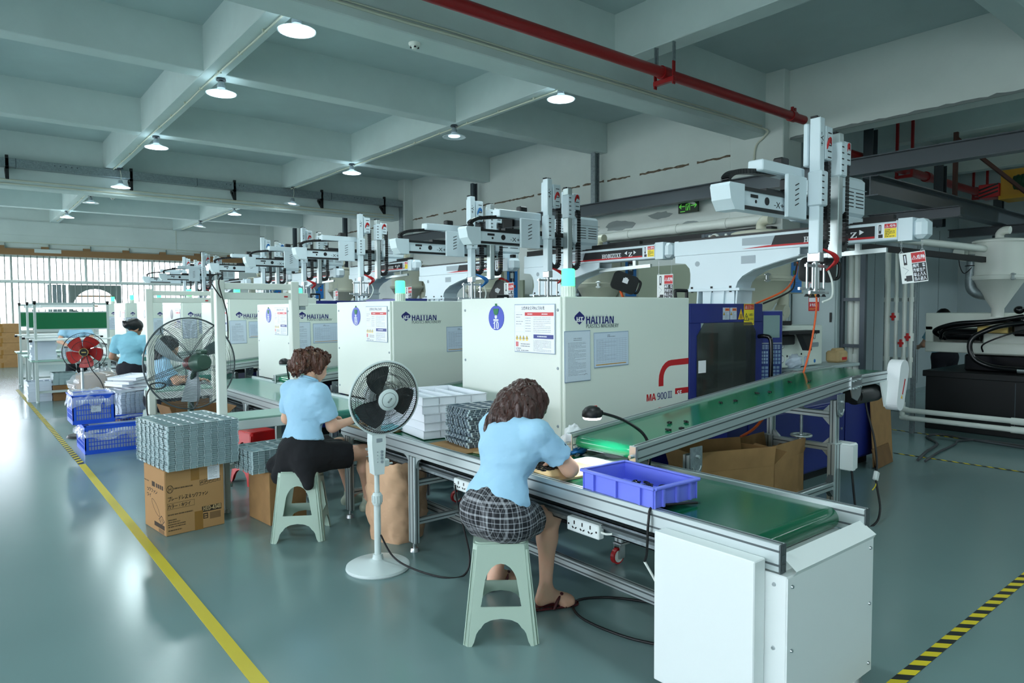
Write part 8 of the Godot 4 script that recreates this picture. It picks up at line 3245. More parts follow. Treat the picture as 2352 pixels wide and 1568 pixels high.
	# shoes
	for s in ["L", "R"]:
		var an: Vector3 = K["an" + s]
		var fd: Vector3 = K["foot" + s].normalized()
		var side := fd.cross(Vector3.UP).normalized()
		b = B.new()
		var sole := an - Vector3(0, 0.078, 0)
		if look.has("toes"):
			blob(b, [[sole - fd * 0.05, sole + fd * 0.15, 0.038, 0.044, Vector3.UP, 3.4]], 0.006, 0.006)
			b.tube(curve([sole + side * 0.045 + fd * 0.03, an + side * 0.036 + fd * 0.06 - Vector3(0, 0.03, 0), an + fd * 0.08 - Vector3(0, 0.016, 0), an - side * 0.036 + fd * 0.06 - Vector3(0, 0.03, 0), sole - side * 0.045 + fd * 0.03], 5), 0.009, 6)
			b.tube(curve([sole + side * 0.042 + fd * 0.1, an + fd * 0.13 - Vector3(0, 0.046, 0), sole - side * 0.042 + fd * 0.1], 5), 0.008, 6)
			b.ball(an + fd * 0.085 - Vector3(0, 0.01, 0) + side * 0.02, Vector3(0.011, 0.009, 0.011), 8, 6)
		else:
			blob(b, [[sole - fd * 0.04 + Vector3(0, 0.03, 0), sole + fd * 0.14 + Vector3(0, 0.024, 0), 0.046, 0.042], [an + Vector3(0, 0.02, 0) - fd * 0.01, sole + fd * 0.04 + Vector3(0, 0.03, 0), 0.042, 0.042]], 0.01, 0.01, 0.0, 8.0, [[sole, Vector3.DOWN], [an + Vector3(0, 0.04, 0), Vector3.UP]])
		part("sandal" if look.has("toes") else "shoe", b, look.shoe, o)
	# eyes, brows
	var f: Vector3 = K.headf.normalized()
	var u: Vector3 = (K.headu - f * K.headu.dot(f)).normalized()
	var sd := f.cross(u).normalized()
	for e in [-1.0, 1.0]:
		b = B.new()
		b.ball(hd + u * 0.004 + f * 0.082 + sd * e * 0.031, Vector3.ONE * 0.0105, 10, 8)
		part("eye", b, M.white_text, o)
		b = B.new()
		b.ball(hd + u * 0.004 + f * 0.0895 + sd * e * 0.031, Vector3.ONE * 0.005, 8, 6)
		part("iris", b, M.black_gloss, o)
		b = B.new()
		b.tube(curve([hd + u * 0.024 + f * 0.092 + sd * e * 0.014, hd + u * 0.028 + f * 0.088 + sd * e * 0.032, hd + u * 0.022 + f * 0.074 + sd * e * 0.05], 4), 0.0025, 5)
		part("eyebrow", b, look.hair, o)
	b = B.new()
	b.tube(curve([hd - u * 0.0575 + f * 0.092 - sd * 0.02, hd - u * 0.057 + f * 0.098, hd - u * 0.0575 + f * 0.092 + sd * 0.02], 4), 0.003, 5)
	part("lips", b, mat("lip", c8(176, 98, 92), 0.5), o)
	# hair: a cap and locks
	var hb := []
	hb.append([hd + u * 0.036 - f * 0.028, hd + u * 0.04 + f * 0.002, 0.098, 0.092, sd, 1.06])
	for q in look.get("locks", []):
		# lock given in head axes: from, to (side, up, front), radii
		var p0: Vector3 = hd + sd * q[0].x + u * q[0].y + f * q[0].z
		var p1: Vector3 = hd + sd * q[1].x + u * q[1].y + f * q[1].z
		hb.append([p0, p1, q[2], q[3]])
	for q in look.get("falls", []):
		hb.append([q[0] - org, q[1] - org, q[2], q[3]])
	b = B.new()
	var face_cut := [hd + f * 0.072 + u * 0.05, (f - u * 0.55).normalized()]
	blob(b, hb, look.get("head_cell", 0.005) * 1.2, 0.014, look.get("hair_rough", 0.012), 26.0, [face_cut], 3, Vector3(1.0, 0.22, 1.0))
	part("hair", b, look.hair, o)
	return o

func locks_long(n: int, y1: float, spread: float) -> Array:
	# straight locks all round the back and sides of the head
	var r := []
	for i in n:
		var a := lerpf(-2.05, 2.05, float(i) / (n - 1))
		var x := sin(a) * 0.083
		var z := -cos(a) * 0.088 - 0.012
		r.append([Vector3(x * 0.8, 0.055, z * 0.75), Vector3(x, -0.02, z), 0.03, 0.028])
		r.append([Vector3(x, -0.02, z), Vector3(x * spread, y1 + 0.012 * sin(i * 2.3), z * spread * 1.02 - 0.01), 0.028, 0.014])
	return r

func build_people() -> void:
	# the woman in the plaid skirt, bent over the table
	var w1 := {
		org = Vector3(2.05, 0, -2.71), fwd = Vector3(1, 0, -0.2), pelvis = Vector3(2.06, 0.605, -2.69), chest = Vector3(2.185, 0.905, -2.725), neck = Vector3(2.265, 1.03, -2.755), head = Vector3(2.345, 1.1, -2.785),
		headf = Vector3(0.75, -0.62, -0.12), headu = Vector3(0.62, 0.78, 0.0), shL = Vector3(2.2, 1.0, -2.895), shR = Vector3(2.25, 0.995, -2.56), elL = Vector3(2.36, 0.815, -3.06), elR = Vector3(2.42, 0.80, -2.52),
		wrL = Vector3(2.53, 0.79, -2.93), wrR = Vector3(2.545, 0.785, -2.72), handL = Vector3(0.8, -0.1, 0.5), handR = Vector3(0.35, -0.1, -0.9), palmL = Vector3(0, -1, 0), palmR = Vector3(0, -1, 0),
		hipL = Vector3(2.08, 0.565, -2.79), hipR = Vector3(2.1, 0.56, -2.6), knL = Vector3(2.43, 0.52, -2.96), knR = Vector3(2.44, 0.515, -2.69), anL = Vector3(2.38, 0.088, -3.1), anR = Vector3(2.42, 0.088, -2.71),
		footL = Vector3(1, 0, -0.1), footR = Vector3(0.9, 0, 0.35), hem_tilt = Vector3(0.25, 0, 0.0)}
	person("woman with straight dark brown hair and a black plaid skirt, bent over the packing table", w1, 0.0105, {
		skin = M.skin, shirt = M.shirt, lower = M.plaid, hair = M.hair_brown, shoe = M.sandal, toes = true, skirt = 0.5, skirt_r = 0.088, hem = 0.015, sleeve = 0.68, folds = 0.011,
		locks = locks_long(17, -0.15, 1.1), hair_rough = 0.016,
		falls = [[Vector3(2.26, 1.14, -2.84), Vector3(2.13, 0.99, -2.83), 0.05, 0.024], [Vector3(2.24, 1.12, -2.78), Vector3(2.14, 0.975, -2.87), 0.05, 0.018], [Vector3(2.26, 1.1, -2.72), Vector3(2.19, 1.0, -2.74), 0.05, 0.02], [Vector3(2.3, 1.1, -2.7), Vector3(2.3, 0.96, -2.65), 0.045, 0.018]]})
	# the woman in the black skirt
	var w2 := {
		org = Vector3(1.88, 0, -4.75), fwd = Vector3(1, 0, -0.3), pelvis = Vector3(1.9, 0.6, -4.76), chest = Vector3(1.94, 0.93, -4.79), neck = Vector3(1.965, 1.075, -4.8), head = Vector3(2.02, 1.205, -4.83),
		headf = Vector3(0.93, -0.28, -0.12), headu = Vector3(0.28, 0.95, 0), shL = Vector3(1.9, 1.035, -4.975), shR = Vector3(1.985, 1.03, -4.62), elL = Vector3(1.92, 0.8, -5.09), elR = Vector3(2.09, 0.775, -4.66),
		wrL = Vector3(2.18, 0.79, -5.03), wrR = Vector3(2.31, 0.8, -4.72), handL = Vector3(1, 0, 0.2), handR = Vector3(0.95, 0.0, -0.3), palmL = Vector3(0, -1, 0), palmR = Vector3(0, -1, 0),
		hipL = Vector3(1.93, 0.565, -4.87), hipR = Vector3(1.95, 0.56, -4.67), knL = Vector3(2.3, 0.56, -5.0), knR = Vector3(2.36, 0.545, -4.7), anL = Vector3(2.44, 0.12, -5.12), anR = Vector3(2.47, 0.12, -4.86),
		footL = Vector3(1, 0, -0.2), footR = Vector3(0.95, 0, -0.3)}
	var p2 := person("woman with auburn pinned-up hair, glasses and a black skirt, seated on a stool", w2, 0.0115, {
		skin = M.skin, shirt = M.shirt, lower = M.skirt_black, hair = M.hair_auburn, shoe = M.sneaker, skirt = 0.66, skirt_r = 0.1, hem = 0.09, sleeve = 0.72, folds = 0.01,
		drape = [[Vector3(1.82, 0.58, -4.75), Vector3(1.75, 0.45, -4.78), 0.1, 0.07], [Vector3(1.86, 0.56, -4.63), Vector3(1.86, 0.4, -4.56), 0.09, 0.035], [Vector3(1.9, 0.56, -4.86), Vector3(1.75, 0.5, -4.9), 0.1, 0.06]],
		locks = [[Vector3(0, 0.03, -0.09), Vector3(0, -0.02, -0.13), 0.07, 0.055], [Vector3(0, 0.0, -0.12), Vector3(0, 0.06, -0.15), 0.04, 0.03], [Vector3(0.03, -0.04, -0.12), Vector3(0.02, -0.08, -0.11), 0.03, 0.012], [Vector3(-0.03, -0.04, -0.12), Vector3(-0.02, -0.09, -0.12), 0.03, 0.012], [Vector3(0.08, 0.04, 0.0), Vector3(0.086, -0.03, 0.02), 0.028, 0.016], [Vector3(-0.08, 0.04, 0.0), Vector3(-0.086, -0.03, 0.02), 0.028, 0.016], [Vector3(0.05, 0.09, 0.06), Vector3(0.075, 0.01, 0.07), 0.026, 0.012], [Vector3(-0.05, 0.09, 0.06), Vector3(-0.075, 0.01, 0.07), 0.026, 0.012]], hair_rough = 0.03})
	var hd: Vector3 = w2.head - w2.org
	var f: Vector3 = w2.headf.normalized()
	var u: Vector3 = (w2.headu - f * w2.headu.dot(f)).normalized()
	var s: Vector3 = f.cross(u).normalized()
	var b := B.new()
	for e in [-1.0, 1.0]:
		b.tube(arc_pts(hd + f * 0.106 + u * 0.0 + s * e * 0.033, s * 0.025, u * 0.021, 0, TAU, 18), 0.0014, 5)
		b.tube([hd + f * 0.105 + u * 0.006 + s * e * 0.057, hd + f * 0.05 + u * 0.01 + s * e * 0.076, hd - f * 0.01 + u * 0.005 + s * e * 0.082], 0.0013, 4)
	b.tube([hd + f * 0.108 + s * 0.009 + u * 0.004, hd + f * 0.108 - s * 0.009 + u * 0.004], 0.0013, 4)
	part("glasses", b, M.robot_grey, p2)
	for q in [w2.wrL, w2.wrR]:
		var k := 0
		b = B.new()
		var d: Vector3 = (w2.handL if q == w2.wrL else w2.handR).normalized()
		b.cyl(q - w2.org - d * 0.05, q - w2.org + d * 0.01, 0.037, 0.034, 14, false)
		part("cuff_glove", b, M.glove, p2)
	# standing woman with a bun
	var w3 := {
		org = Vector3(1.88, 0, -10.8), fwd = Vector3(0.75, 0, -0.65), pelvis = Vector3(1.86, 0.82, -10.8), chest = Vector3(1.87, 1.13, -10.83), neck = Vector3(1.885, 1.265, -10.85), head = Vector3(1.94, 1.38, -10.9),
		headf = Vector3(0.72, -0.5, -0.45), headu = Vector3(0.4, 0.9, -0.2), shL = Vector3(1.72, 1.22, -10.95), shR = Vector3(2.03, 1.21, -10.68), elL = Vector3(1.67, 0.98, -11.02), elR = Vector3(2.1, 0.96, -10.66),
		wrL = Vector3(1.82, 0.9, -11.2), wrR = Vector3(2.24, 0.92, -10.85), handL = Vector3(0.6, -0.1, -0.7), handR = Vector3(0.5, -0.1, -0.8), palmL = Vector3(0, -1, 0), palmR = Vector3(0, -1, 0),
		hipL = Vector3(1.8, 0.78, -10.87), hipR = Vector3(1.93, 0.78, -10.74), knL = Vector3(1.81, 0.43, -10.9), knR = Vector3(1.95, 0.43, -10.76), anL = Vector3(1.8, 0.08, -10.88), anR = Vector3(1.94, 0.08, -10.74),
		footL = Vector3(0.75, 0, -0.65), footR = Vector3(0.75, 0, -0.65)}
	person("standing woman in a light blue shirt with black hair in a bun, seen from behind", w3, 0.0145, {
		skin = M.skin_tan, shirt = M.shirt_cyan, lower = M.trousers, hair = M.hair_black, shoe = M.shoe_black, hem = -0.04, sleeve = 0.72, folds = 0.012, head_cell = 0.0075, hand_cell = 0.0055,
		locks = [[Vector3(0, 0.01, -0.1), Vector3(0.01, -0.02, -0.14), 0.06, 0.055], [Vector3(0, -0.02, -0.15), Vector3(-0.03, 0.0, -0.19), 0.02, 0.008], [Vector3(0.075, 0.04, 0.02), Vector3(0.08, -0.02, 0.03), 0.024, 0.012], [Vector3(-0.075, 0.04, 0.02), Vector3(-0.08, -0.02, 0.03), 0.024, 0.012]], hair_rough = 0.008})
	# seated woman behind the cage fan
	var w4 := {
		org = Vector3(1.85, 0, -8.95), fwd = Vector3(1, 0, -0.1), pelvis = Vector3(1.8, 0.56, -8.95), chest = Vector3(1.84, 0.88, -8.95), neck = Vector3(1.88, 1.02, -8.95), head = Vector3(1.95, 1.18, -8.96),
		headf = Vector3(0.85, -0.5, 0.05), headu = Vector3(0.5, 0.86, 0), shL = Vector3(1.84, 0.98, -9.12), shR = Vector3(1.86, 0.98, -8.78), elL = Vector3(1.95, 0.79, -9.18), elR = Vector3(1.97, 0.79, -8.72),
		wrL = Vector3(2.2, 0.79, -9.12), wrR = Vector3(2.22, 0.79, -8.8), handL = Vector3(1, 0, 0.1), handR = Vector3(1, 0, -0.1), palmL = Vector3(0, -1, 0), palmR = Vector3(0, -1, 0),
		hipL = Vector3(1.82, 0.52, -9.05), hipR = Vector3(1.82, 0.52, -8.85), knL = Vector3(2.22, 0.5, -9.08), knR = Vector3(2.22, 0.5, -8.84), anL = Vector3(2.2, 0.09, -9.08), anR = Vector3(2.2, 0.09, -8.84),
		footL = Vector3(1, 0, 0), footR = Vector3(1, 0, 0)}
	person("seated woman with long black hair working behind the big cage fan", w4, 0.0155, {
		skin = M.skin, shirt = M.shirt, lower = M.trousers, hair = M.hair_black, shoe = M.shoe_black, hem = 0.0, sleeve = 0.7, head_cell = 0.0075, hand_cell = 0.006,
		locks = locks_long(11, -0.16, 1.05), falls = [[Vector3(1.88, 1.15, -8.95), Vector3(1.76, 0.86, -8.9), 0.06, 0.035], [Vector3(1.87, 1.13, -9.0), Vector3(1.75, 0.9, -9.02), 0.055, 0.03]], hair_rough = 0.012})
	make_stool("plastic_stool", "plastic stool under the seated woman behind the cage fan", Vector3(1.82, -0.035, -8.95), 0.1, M.stool_green)
	# a worker behind the green boards and one behind the black machine
	var w5 := {
		org = Vector3(1.78, 0, -15.9), fwd = Vector3(0, 0, 1), pelvis = Vector3(1.78, 0.88, -15.92), chest = Vector3(1.78, 1.2, -15.88), neck = Vector3(1.78, 1.36, -15.84), head = Vector3(1.78, 1.5, -15.8),
		headf = Vector3(0, -0.5, 0.86), headu = Vector3(0, 0.86, 0.5), shL = Vector3(1.97, 1.3, -15.86), shR = Vector3(1.6, 1.3, -15.86), elL = Vector3(2.06, 1.05, -15.74), elR = Vector3(1.5, 1.05, -15.74),
		wrL = Vector3(1.92, 0.93, -15.55), wrR = Vector3(1.66, 0.93, -15.55), handL = Vector3(-0.4, -0.2, 0.8), handR = Vector3(0.4, -0.2, 0.8), palmL = Vector3(0, -1, 0), palmR = Vector3(0, -1, 0),
		hipL = Vector3(1.87, 0.84, -15.93), hipR = Vector3(1.69, 0.84, -15.93), knL = Vector3(1.88, 0.46, -15.9), knR = Vector3(1.68, 0.46, -15.9), anL = Vector3(1.88, 0.08, -15.93), anR = Vector3(1.68, 0.08, -15.93),
		footL = Vector3(0.1, 0, 1), footR = Vector3(-0.1, 0, 1)}
	person("worker in a blue shirt mostly hidden behind the green boards, dark hair showing on top", w5, 0.018, {
		skin = M.skin, shirt = M.shirt, lower = M.trousers, hair = M.hair_black, shoe = M.shoe_black, hem = -0.05, head_cell = 0.009, hand_cell = 0.007, locks = [[Vector3(0, 0.02, -0.06), Vector3(0, -0.05, -0.08), 0.07, 0.05]], hair_rough = 0.006})
	var w6 := {
		org = Vector3(11.9, 0, -4.0), fwd = Vector3(0.5, 0, -0.6), pelvis = Vector3(11.9, 0.86, -4.0), chest = Vector3(11.92, 1.18, -4.02), neck = Vector3(11.93, 1.32, -4.03), head = Vector3(11.96, 1.46, -4.06),
		headf = Vector3(0.6, -0.35, -0.7), headu = Vector3(0.2, 0.95, -0.2), shL = Vector3(11.78, 1.27, -4.15), shR = Vector3(12.06, 1.27, -3.9), elL = Vector3(11.76, 1.03, -4.26), elR = Vector3(12.2, 1.03, -3.92),
		wrL = Vector3(11.92, 0.98, -4.4), wrR = Vector3(12.32, 0.98, -4.1), handL = Vector3(0.5, -0.1, -0.7), handR = Vector3(0.3, -0.1, -0.8), palmL = Vector3(0, -1, 0), palmR = Vector3(0, -1, 0),
		hipL = Vector3(11.83, 0.82, -4.06), hipR = Vector3(11.97, 0.82, -3.94), knL = Vector3(11.83, 0.45, -4.08), knR = Vector3(11.98, 0.45, -3.96), anL = Vector3(11.82, 0.08, -4.06), anR = Vector3(11.97, 0.08, -3.94),
		footL = Vector3(0.6, 0, -0.7), footR = Vector3(0.6, 0, -0.7)}
	person("worker in blue behind the black machine, only a dark head and shoulder showing", w6, 0.018, {
		skin = M.skin, shirt = M.shirt_cyan, lower = M.trousers, hair = M.hair_black, shoe = M.shoe_black, hem = -0.05, head_cell = 0.009, hand_cell = 0.007, locks = [[Vector3(0, 0.0, -0.06), Vector3(0, -0.06, -0.07), 0.08, 0.05], [Vector3(0.06, 0.0, -0.02), Vector3(0.06, -0.06, -0.03), 0.04, 0.03], [Vector3(-0.06, 0.0, -0.02), Vector3(-0.06, -0.06, -0.03), 0.04, 0.03]], hair_rough = 0.006})

# ---------------------------------------------------------------- right side: pipes, cabinets and the black machine
func build_right() -> void:
	# rack of white pipes with red valves on galvanised posts
	var o := thing("pipe_rack", "rack of white water pipes on galvanised posts beside the black machine", "pipes", Vector3(9.5, 0, -3.72))
	var b := B.new()
	for z in [-0.17, 0.17]:
		b = B.new()
		b.span(Vector3(-0.025, 0, z - 0.025), Vector3(0.025, 2.4, z + 0.025), 0.003)
		part("post", b, M.galv, o)
	b = B.new()
	for y in [0.28, 0.95, 1.72]:
		b.span(Vector3(-0.02, y - 0.02, -0.17), Vector3(0.02, y + 0.02, 0.17))
	b.span(Vector3(0, 0.26, 0.1), Vector3(0.03, 0.3, 3.2))
	part("cross_rail", b, M.galv, o)
	var k := 0
	for q in [[-0.14, 0.033, 0.5], [-0.03, 0.022, 0.6], [0.07, 0.026, 0.24], [0.15, 0.022, 0.72]]:
		b = B.new()
		b.cyl(Vector3(-0.05, q[2], q[0]), Vector3(-0.05, 2.36, q[0]), q[1], q[1], 14)
		for y in [0.95, 1.72]:
			b.cyl(Vector3(-0.05, y - 0.03, q[0]), Vector3(-0.05, y + 0.03, q[0]), q[1] + 0.008, q[1] + 0.008, 14)
		var pp := part("pipe", b, M.white_pvc, o)
		if k > 0:
			b = B.new()
			var y: float = [0, 1.5, 1.16, 1.24][k]
			b.cyl(Vector3(-0.05, y - 0.05, q[0]), Vector3(-0.05, y + 0.05, q[0]), q[1] + 0.014, q[1] + 0.014, 12)
			part("valve_body", b, M.white_pvc, pp)
			b = B.new()
			b.box(Vector3(-0.1, y, q[0] - 0.02), Vector3(0.03, 0.1, 0.03), 0.006)
			b.box(Vector3(-0.1, y, q[0] - 0.02), Vector3(0.02, 0.03, 0.07), 0.006)
			part("valve_handle", b, M.red, pp)
		k += 1
	for y in [0.3, 0.2]:
		b = B.new()
		b.cyl(Vector3(-0.06, y, 0.05), Vector3(-0.06, y, 3.6), 0.032, 0.032, 14)
		b.cyl(Vector3(-0.06, y, 1.25), Vector3(-0.06, y, 1.5), 0.04, 0.04, 14)
		b.tube(curve([Vector3(-0.05, y + 0.1, 0.07), Vector3(-0.055, y + 0.02, 0.075), Vector3(-0.06, y, 0.14)], 5), 0.036, 12)
		part("floor_pipe", b, M.white_pvc, o)
	var tp := thing("overhead_pipe", "white pipe rising from the robot beam level towards the white hopper", "pipe", Vector3(9.4, 2.36, -3.6))
	b = B.new()
	b.cyl(Vector3(-1.6, 0.14, -0.3), Vector3(0.9, 0.0, 0.6), 0.045, 0.045, 14)
	part("pipe_run", b, M.white_pvc, tp)
	b = B.new()
	b.bar(Vector3(-1.6, 0.02, -0.3), Vector3(0.9, -0.14, 0.6), 0.06, 0.07)
	part("support_rail", b, M.black_steel, tp)
	# black injection machine behind
	o = thing("injection_machine", "black injection unit with thick black hoses, white guard and yellow warning triangle", "machine", Vector3(10.05, 0, -3.6))
	b = B.new()
	b.span(Vector3(0, 0.0, 0.0), Vector3(1.6, 0.74, 4.4), 0.008)
	b.span(Vector3(-0.03, 0.7, -0.03), Vector3(1.6, 0.78, 4.4), 0.006)
	var bs := part("base", b, M.black, o)
	b = B.new()
	for z in [1.0, 2.0, 3.0]:
		b.span(Vector3(-0.004, 0.08, z), Vector3(0.0, 0.68, z + 0.008))
	part("panel_seam", b, M.dark_steel, bs)
	b = B.new()
	b.span(Vector3(0.5, 1.3, -0.2), Vector3(1.5, 1.54, 4.4), 0.01)
	b.span(Vector3(0.5, 1.0, -0.2), Vector3(1.5, 1.14, 1.1), 0.01)
	b.span(Vector3(0.5, 1.14, 0.5), Vector3(1.5, 1.36, 1.1), 0.01)
	b.span(Vector3(0.5, 1.14, -0.2), Vector3(1.5, 1.36, -0.1), 0.01)
	b.span(Vector3(0.8, 1.12, -0.1), Vector3(1.5, 1.38, 0.5), 0.01)
	part("white_guard", b, M.cream, o)
	b = B.new()
	b.span(Vector3(0.3, 0.78, 0.35), Vector3(1.2, 1.0, 4.4), 0.02)
	b.span(Vector3(0.2, 1.05, 1.35), Vector3(1.2, 1.35, 4.4), 0.02)
	b.cyl(Vector3(0.5, 1.25, 0.0), Vector3(0.5, 1.25, 0.48), 0.09, 0.09, 16)
	b.span(Vector3(0.25, 1.25, 0.88), Vector3(0.8, 1.5, 1.5), 0.03)
	for q in [[0.95, 1.58], [1.1, 1.6], [1.2, 1.54], [1.0, 1.45], [1.3, 1.5]]:
		b.ball(Vector3(0.26, q[1], q[0]), Vector3(0.05, 0.05, 0.06), 10, 8)
	part("injection_unit", b, M.black_gloss, o)
	b = B.new()
	b.span(Vector3(0.12, 1.04, 1.6), Vector3(0.2, 1.34, 4.4), 0.006)
	var sh := part("heater_cover", b, M.black, o)
	b = B.new()
	b.T = face_left(Vector3(0.118, 1.2, 1.95))
	b.prism(PackedVector2Array([Vector2(-0.065, -0.05), Vector2(0.065, -0.05), Vector2(0, 0.06)]), 0, 0.002)
	part("warning_triangle", b, mat("sign_yellow2", c8(236, 216, 30), 0.45), sh)
	b = B.new()
	b.T = face_left(Vector3(0.116, 1.2, 1.95))
	b.bar(Vector3(0.004, 0.03, 0.001), Vector3(-0.008, 0.0, 0.001), 0.01, 0.001, 0.0, Vector3.BACK)
	b.bar(Vector3(-0.008, 0.0, 0.001), Vector3(0.006, -0.035, 0.001), 0.01, 0.001, 0.0, Vector3.BACK)
	part("bolt_mark", b, M.black_text, sh)
	b = B.new()
	b.T = face_left(Vector3(0.118, 1.135, 1.95))
	b.box(Vector3.ZERO, Vector3(0.15, 0.018, 0.002))
	part("label_strip", b, M.paper, sh)
	var hs := [[Vector3(0.25, 1.5, 1.0), Vector3(0.1, 1.44, 0.7), Vector3(0.05, 1.4, 0.3), Vector3(0.1, 1.3, 0.06), Vector3(0.3, 1.2, 0.12)], [Vector3(0.22, 1.42, 1.0), Vector3(0.05, 1.36, 0.75), Vector3(0.0, 1.2, 0.52), Vector3(-0.02, 0.98, 0.55), Vector3(0.0, 0.87, 0.75), Vector3(0.0, 0.85, 1.1)], [Vector3(0.25, 1.48, 1.0), Vector3(0.12, 1.4, 0.6), Vector3(0.1, 1.33, 0.2), Vector3(0.2, 1.22, 0.1)], [Vector3(0.2, 1.35, 1.1), Vector3(0.05, 1.28, 0.9), Vector3(0.02, 1.15, 0.65), Vector3(0.1, 1.05, 0.62)], [Vector3(0.2, 1.5, 1.5), Vector3(0.1, 1.56, 1.9), Vector3(0.15, 1.55, 2.6)]]
	for i in hs.size():
		b = B.new()
		b.tube(curve(hs[i], 8), [0.028, 0.032, 0.024, 0.01, 0.022][i], 10)
		part("hydraulic_hose", b, M.black_gloss, o)
	b = B.new()
	b.span(Vector3(-0.02, 0.8, 1.12), Vector3(0.12, 0.9, 1.4), 0.006)
	b.cyl(Vector3(0.0, 0.84, 1.02), Vector3(0.0, 0.84, 1.14), 0.035, 0.035, 12)
	part("hose_manifold", b, M.steel, o)
	b = B.new()
	for q in [[Vector3(0.1, 1.4, 1.36), Vector3(0.1, 1.0, 1.36), Vector3(0.1, 0.99, 2.2)], [Vector3(0.2, 0.95, 1.1), Vector3(0.2, 0.95, 2.4)], [Vector3(0.05, 0.79, 1.5), Vector3(0.05, 0.79, 1.8)]]:
		b.tube(q, 0.012, 8)
	part("steel_line", b, M.steel, o)
	b = B.new()
	b.span(Vector3(0.26, 1.28, 0.5), Vector3(0.65, 1.38, 0.84), 0.008)
	part("feed_block", b, M.brass, o)
	make_dryer("tall white hopper dryer with a blower and elbow pipe above the black machine", Vector3(10.5, 1.6, -2.93), M.dryer_white, true)
	# bottle and oddments on the black machine
	var bt := thing("water_bottle", "clear plastic water bottle on the ledge of the black machine", "bottle", Vector3(10.12, 0.78, -1.68))
	b = B.new()
	b.lathe([Vector2(0, 0), Vector2(0.036, 0.0), Vector2(0.038, 0.02), Vector2(0.035, 0.06), Vector2(0.038, 0.1), Vector2(0.036, 0.15), Vector2(0.014, 0.2), Vector2(0.013, 0.22)], 18)
	part("bottle", b, M.bottle_clear, bt)
	b = B.new()
	b.cyl(Vector3(0, 0.215, 0), Vector3(0, 0.24, 0), 0.016, 0.016, 12)
	part("cap", b, M.white_panel, bt)
	# grey electric cabinets behind the nearest machine
	var i := 0
	for q in [[8.45, -4.95, 0.62, 2.28], [8.45, -4.33, 0.6, 2.28]]:
		var c := thing("electric_cabinet", ["tall grey electric cabinet left of the high-voltage sign", "tall grey electric cabinet wearing the red and yellow high-voltage sign"][i], "cabinet", Vector3(q[0], 0, q[1]))
		b = B.new()
		b.span(Vector3(0, 0.1, -q[2] * 0.5), Vector3(0.5, q[3], q[2] * 0.5 - 0.01), 0.006)
		b.span(Vector3(0.02, 0, -q[2] * 0.5 + 0.02), Vector3(0.48, 0.1, q[2] * 0.5 - 0.03))
		part("body", b, M.grey_cabinet, c)
		b = B.new()
		b.span(Vector3(-0.012, 0.16, -q[2] * 0.5 + 0.02), Vector3(0.0, q[3] - 0.04, q[2] * 0.5 - 0.03), 0.003)
		var dr := part("door", b, M.grey_cabinet, c)
		b = B.new()
		b.box(Vector3(-0.02, 1.5, q[2] * 0.5 - 0.08), Vector3(0.016, 0.12, 0.025), 0.004)
		part("handle", b, M.black, dr)
		if i == 1:
			plate("voltage_sign", 0.14, 0.36, M.print_electric, dr, face_left(Vector3(-0.014, 1.76, 0.0)))
		i += 1
	# dark steel ladder frame with white drain pipes
	var lf := thing("ladder_frame", "dark steel ladder frame around a bundle of white upright pipes", "frame", Vector3(8.55, 0, -3.9))
	for z in [-0.13, 0.13]:
		b = B.new()
		b.span(Vector3(-0.03, 0, z - 0.03), Vector3(0.03, 2.6, z + 0.03))
		part("post", b, M.dark_steel, lf)
	for y in [0.5, 1.15, 1.72, 2.3]:
		b = B.new()
		b.span(Vector3(-0.025, y - 0.02, -0.13), Vector3(0.025, y + 0.02, 0.13))
		part("rung", b, M.dark_steel, lf)
	for z in [-0.05, 0.03]:
		b = B.new()
		b.cyl(Vector3(0.07, 0, z), Vector3(0.07, 2.6, z), 0.038, 0.038, 14)
		b.cyl(Vector3(0.07, 0.9, z), Vector3(0.07, 1.05, z), 0.05, 0.05, 14)
		part("drain_pipe", b, M.white_pvc, lf)
	var rv := thing("red_valve", "red valve handle on a white stub pipe beside the dark ladder frame", "valve", Vector3(8.4, 1.02, -4.02))
	b = B.new()
	b.cyl(Vector3(0.12, 0, 0), Vector3(-0.02, 0, 0.0), 0.02, 0.02, 10)
	part("stub_pipe", b, M.white_pvc, rv)
	b = B.new()
	b.box(Vector3(-0.03, 0, 0), Vector3(0.03, 0.13, 0.04), 0.008)
	part("handle", b, M.red, rv)
	# extra posts behind the robots on the right wall
	i = 0
	for q in [[7.9, -5.3], [7.6, -7.4], [7.4, -9.8]]:
		var fr := thing("utility_frame", "upright frame of white pipes and dark posts behind the %s hopper" % ["nearest", "second", "third"][i], "pipes", Vector3(q[0], 0, q[1]))
		b = B.new()
		for z in [-0.3, 0.3]:
			b.span(Vector3(-0.025, 0, z - 0.025), Vector3(0.025, 2.62, z + 0.025))
		part("post", b, M.dark_steel, fr)
		b = B.new()
		b.span(Vector3(-0.02, 2.58, -0.3), Vector3(0.02, 2.62, 0.3))
		part("top_bar", b, M.dark_steel, fr)
		for z in [-0.2, -0.08, 0.05, 0.18]:
			b = B.new()
			b.cyl(Vector3(0, 0.3, z), Vector3(0, 2.6, z), 0.028, 0.028, 12)
			part("pipe", b, M.white_pvc, fr)
		i += 1
	# low partition panels behind the machines
	for q in [[8.75, -7.0, 2.3], [8.75, -9.2, 2.2], [8.75, -11.4, 2.2]]:
		slab("partition_panel", Vector3(q[0], 0.0, q[1] - 0.95), Vector3(q[0] + 0.05, q[2], q[1] + 0.95), mat("panel_olive", c8(150, 160, 140), 0.6), get_node("wall_right"))
	# small things by the conveyor end
	var sb := thing("spray_bottle", "small clear spray bottle standing by the far end of the conveyor", "bottle", Vector3(6.35, 1.055, -3.35))
	b = B.new()
	b.box(Vector3(0, 0.05, 0), Vector3(0.07, 0.1, 0.07), 0.012)
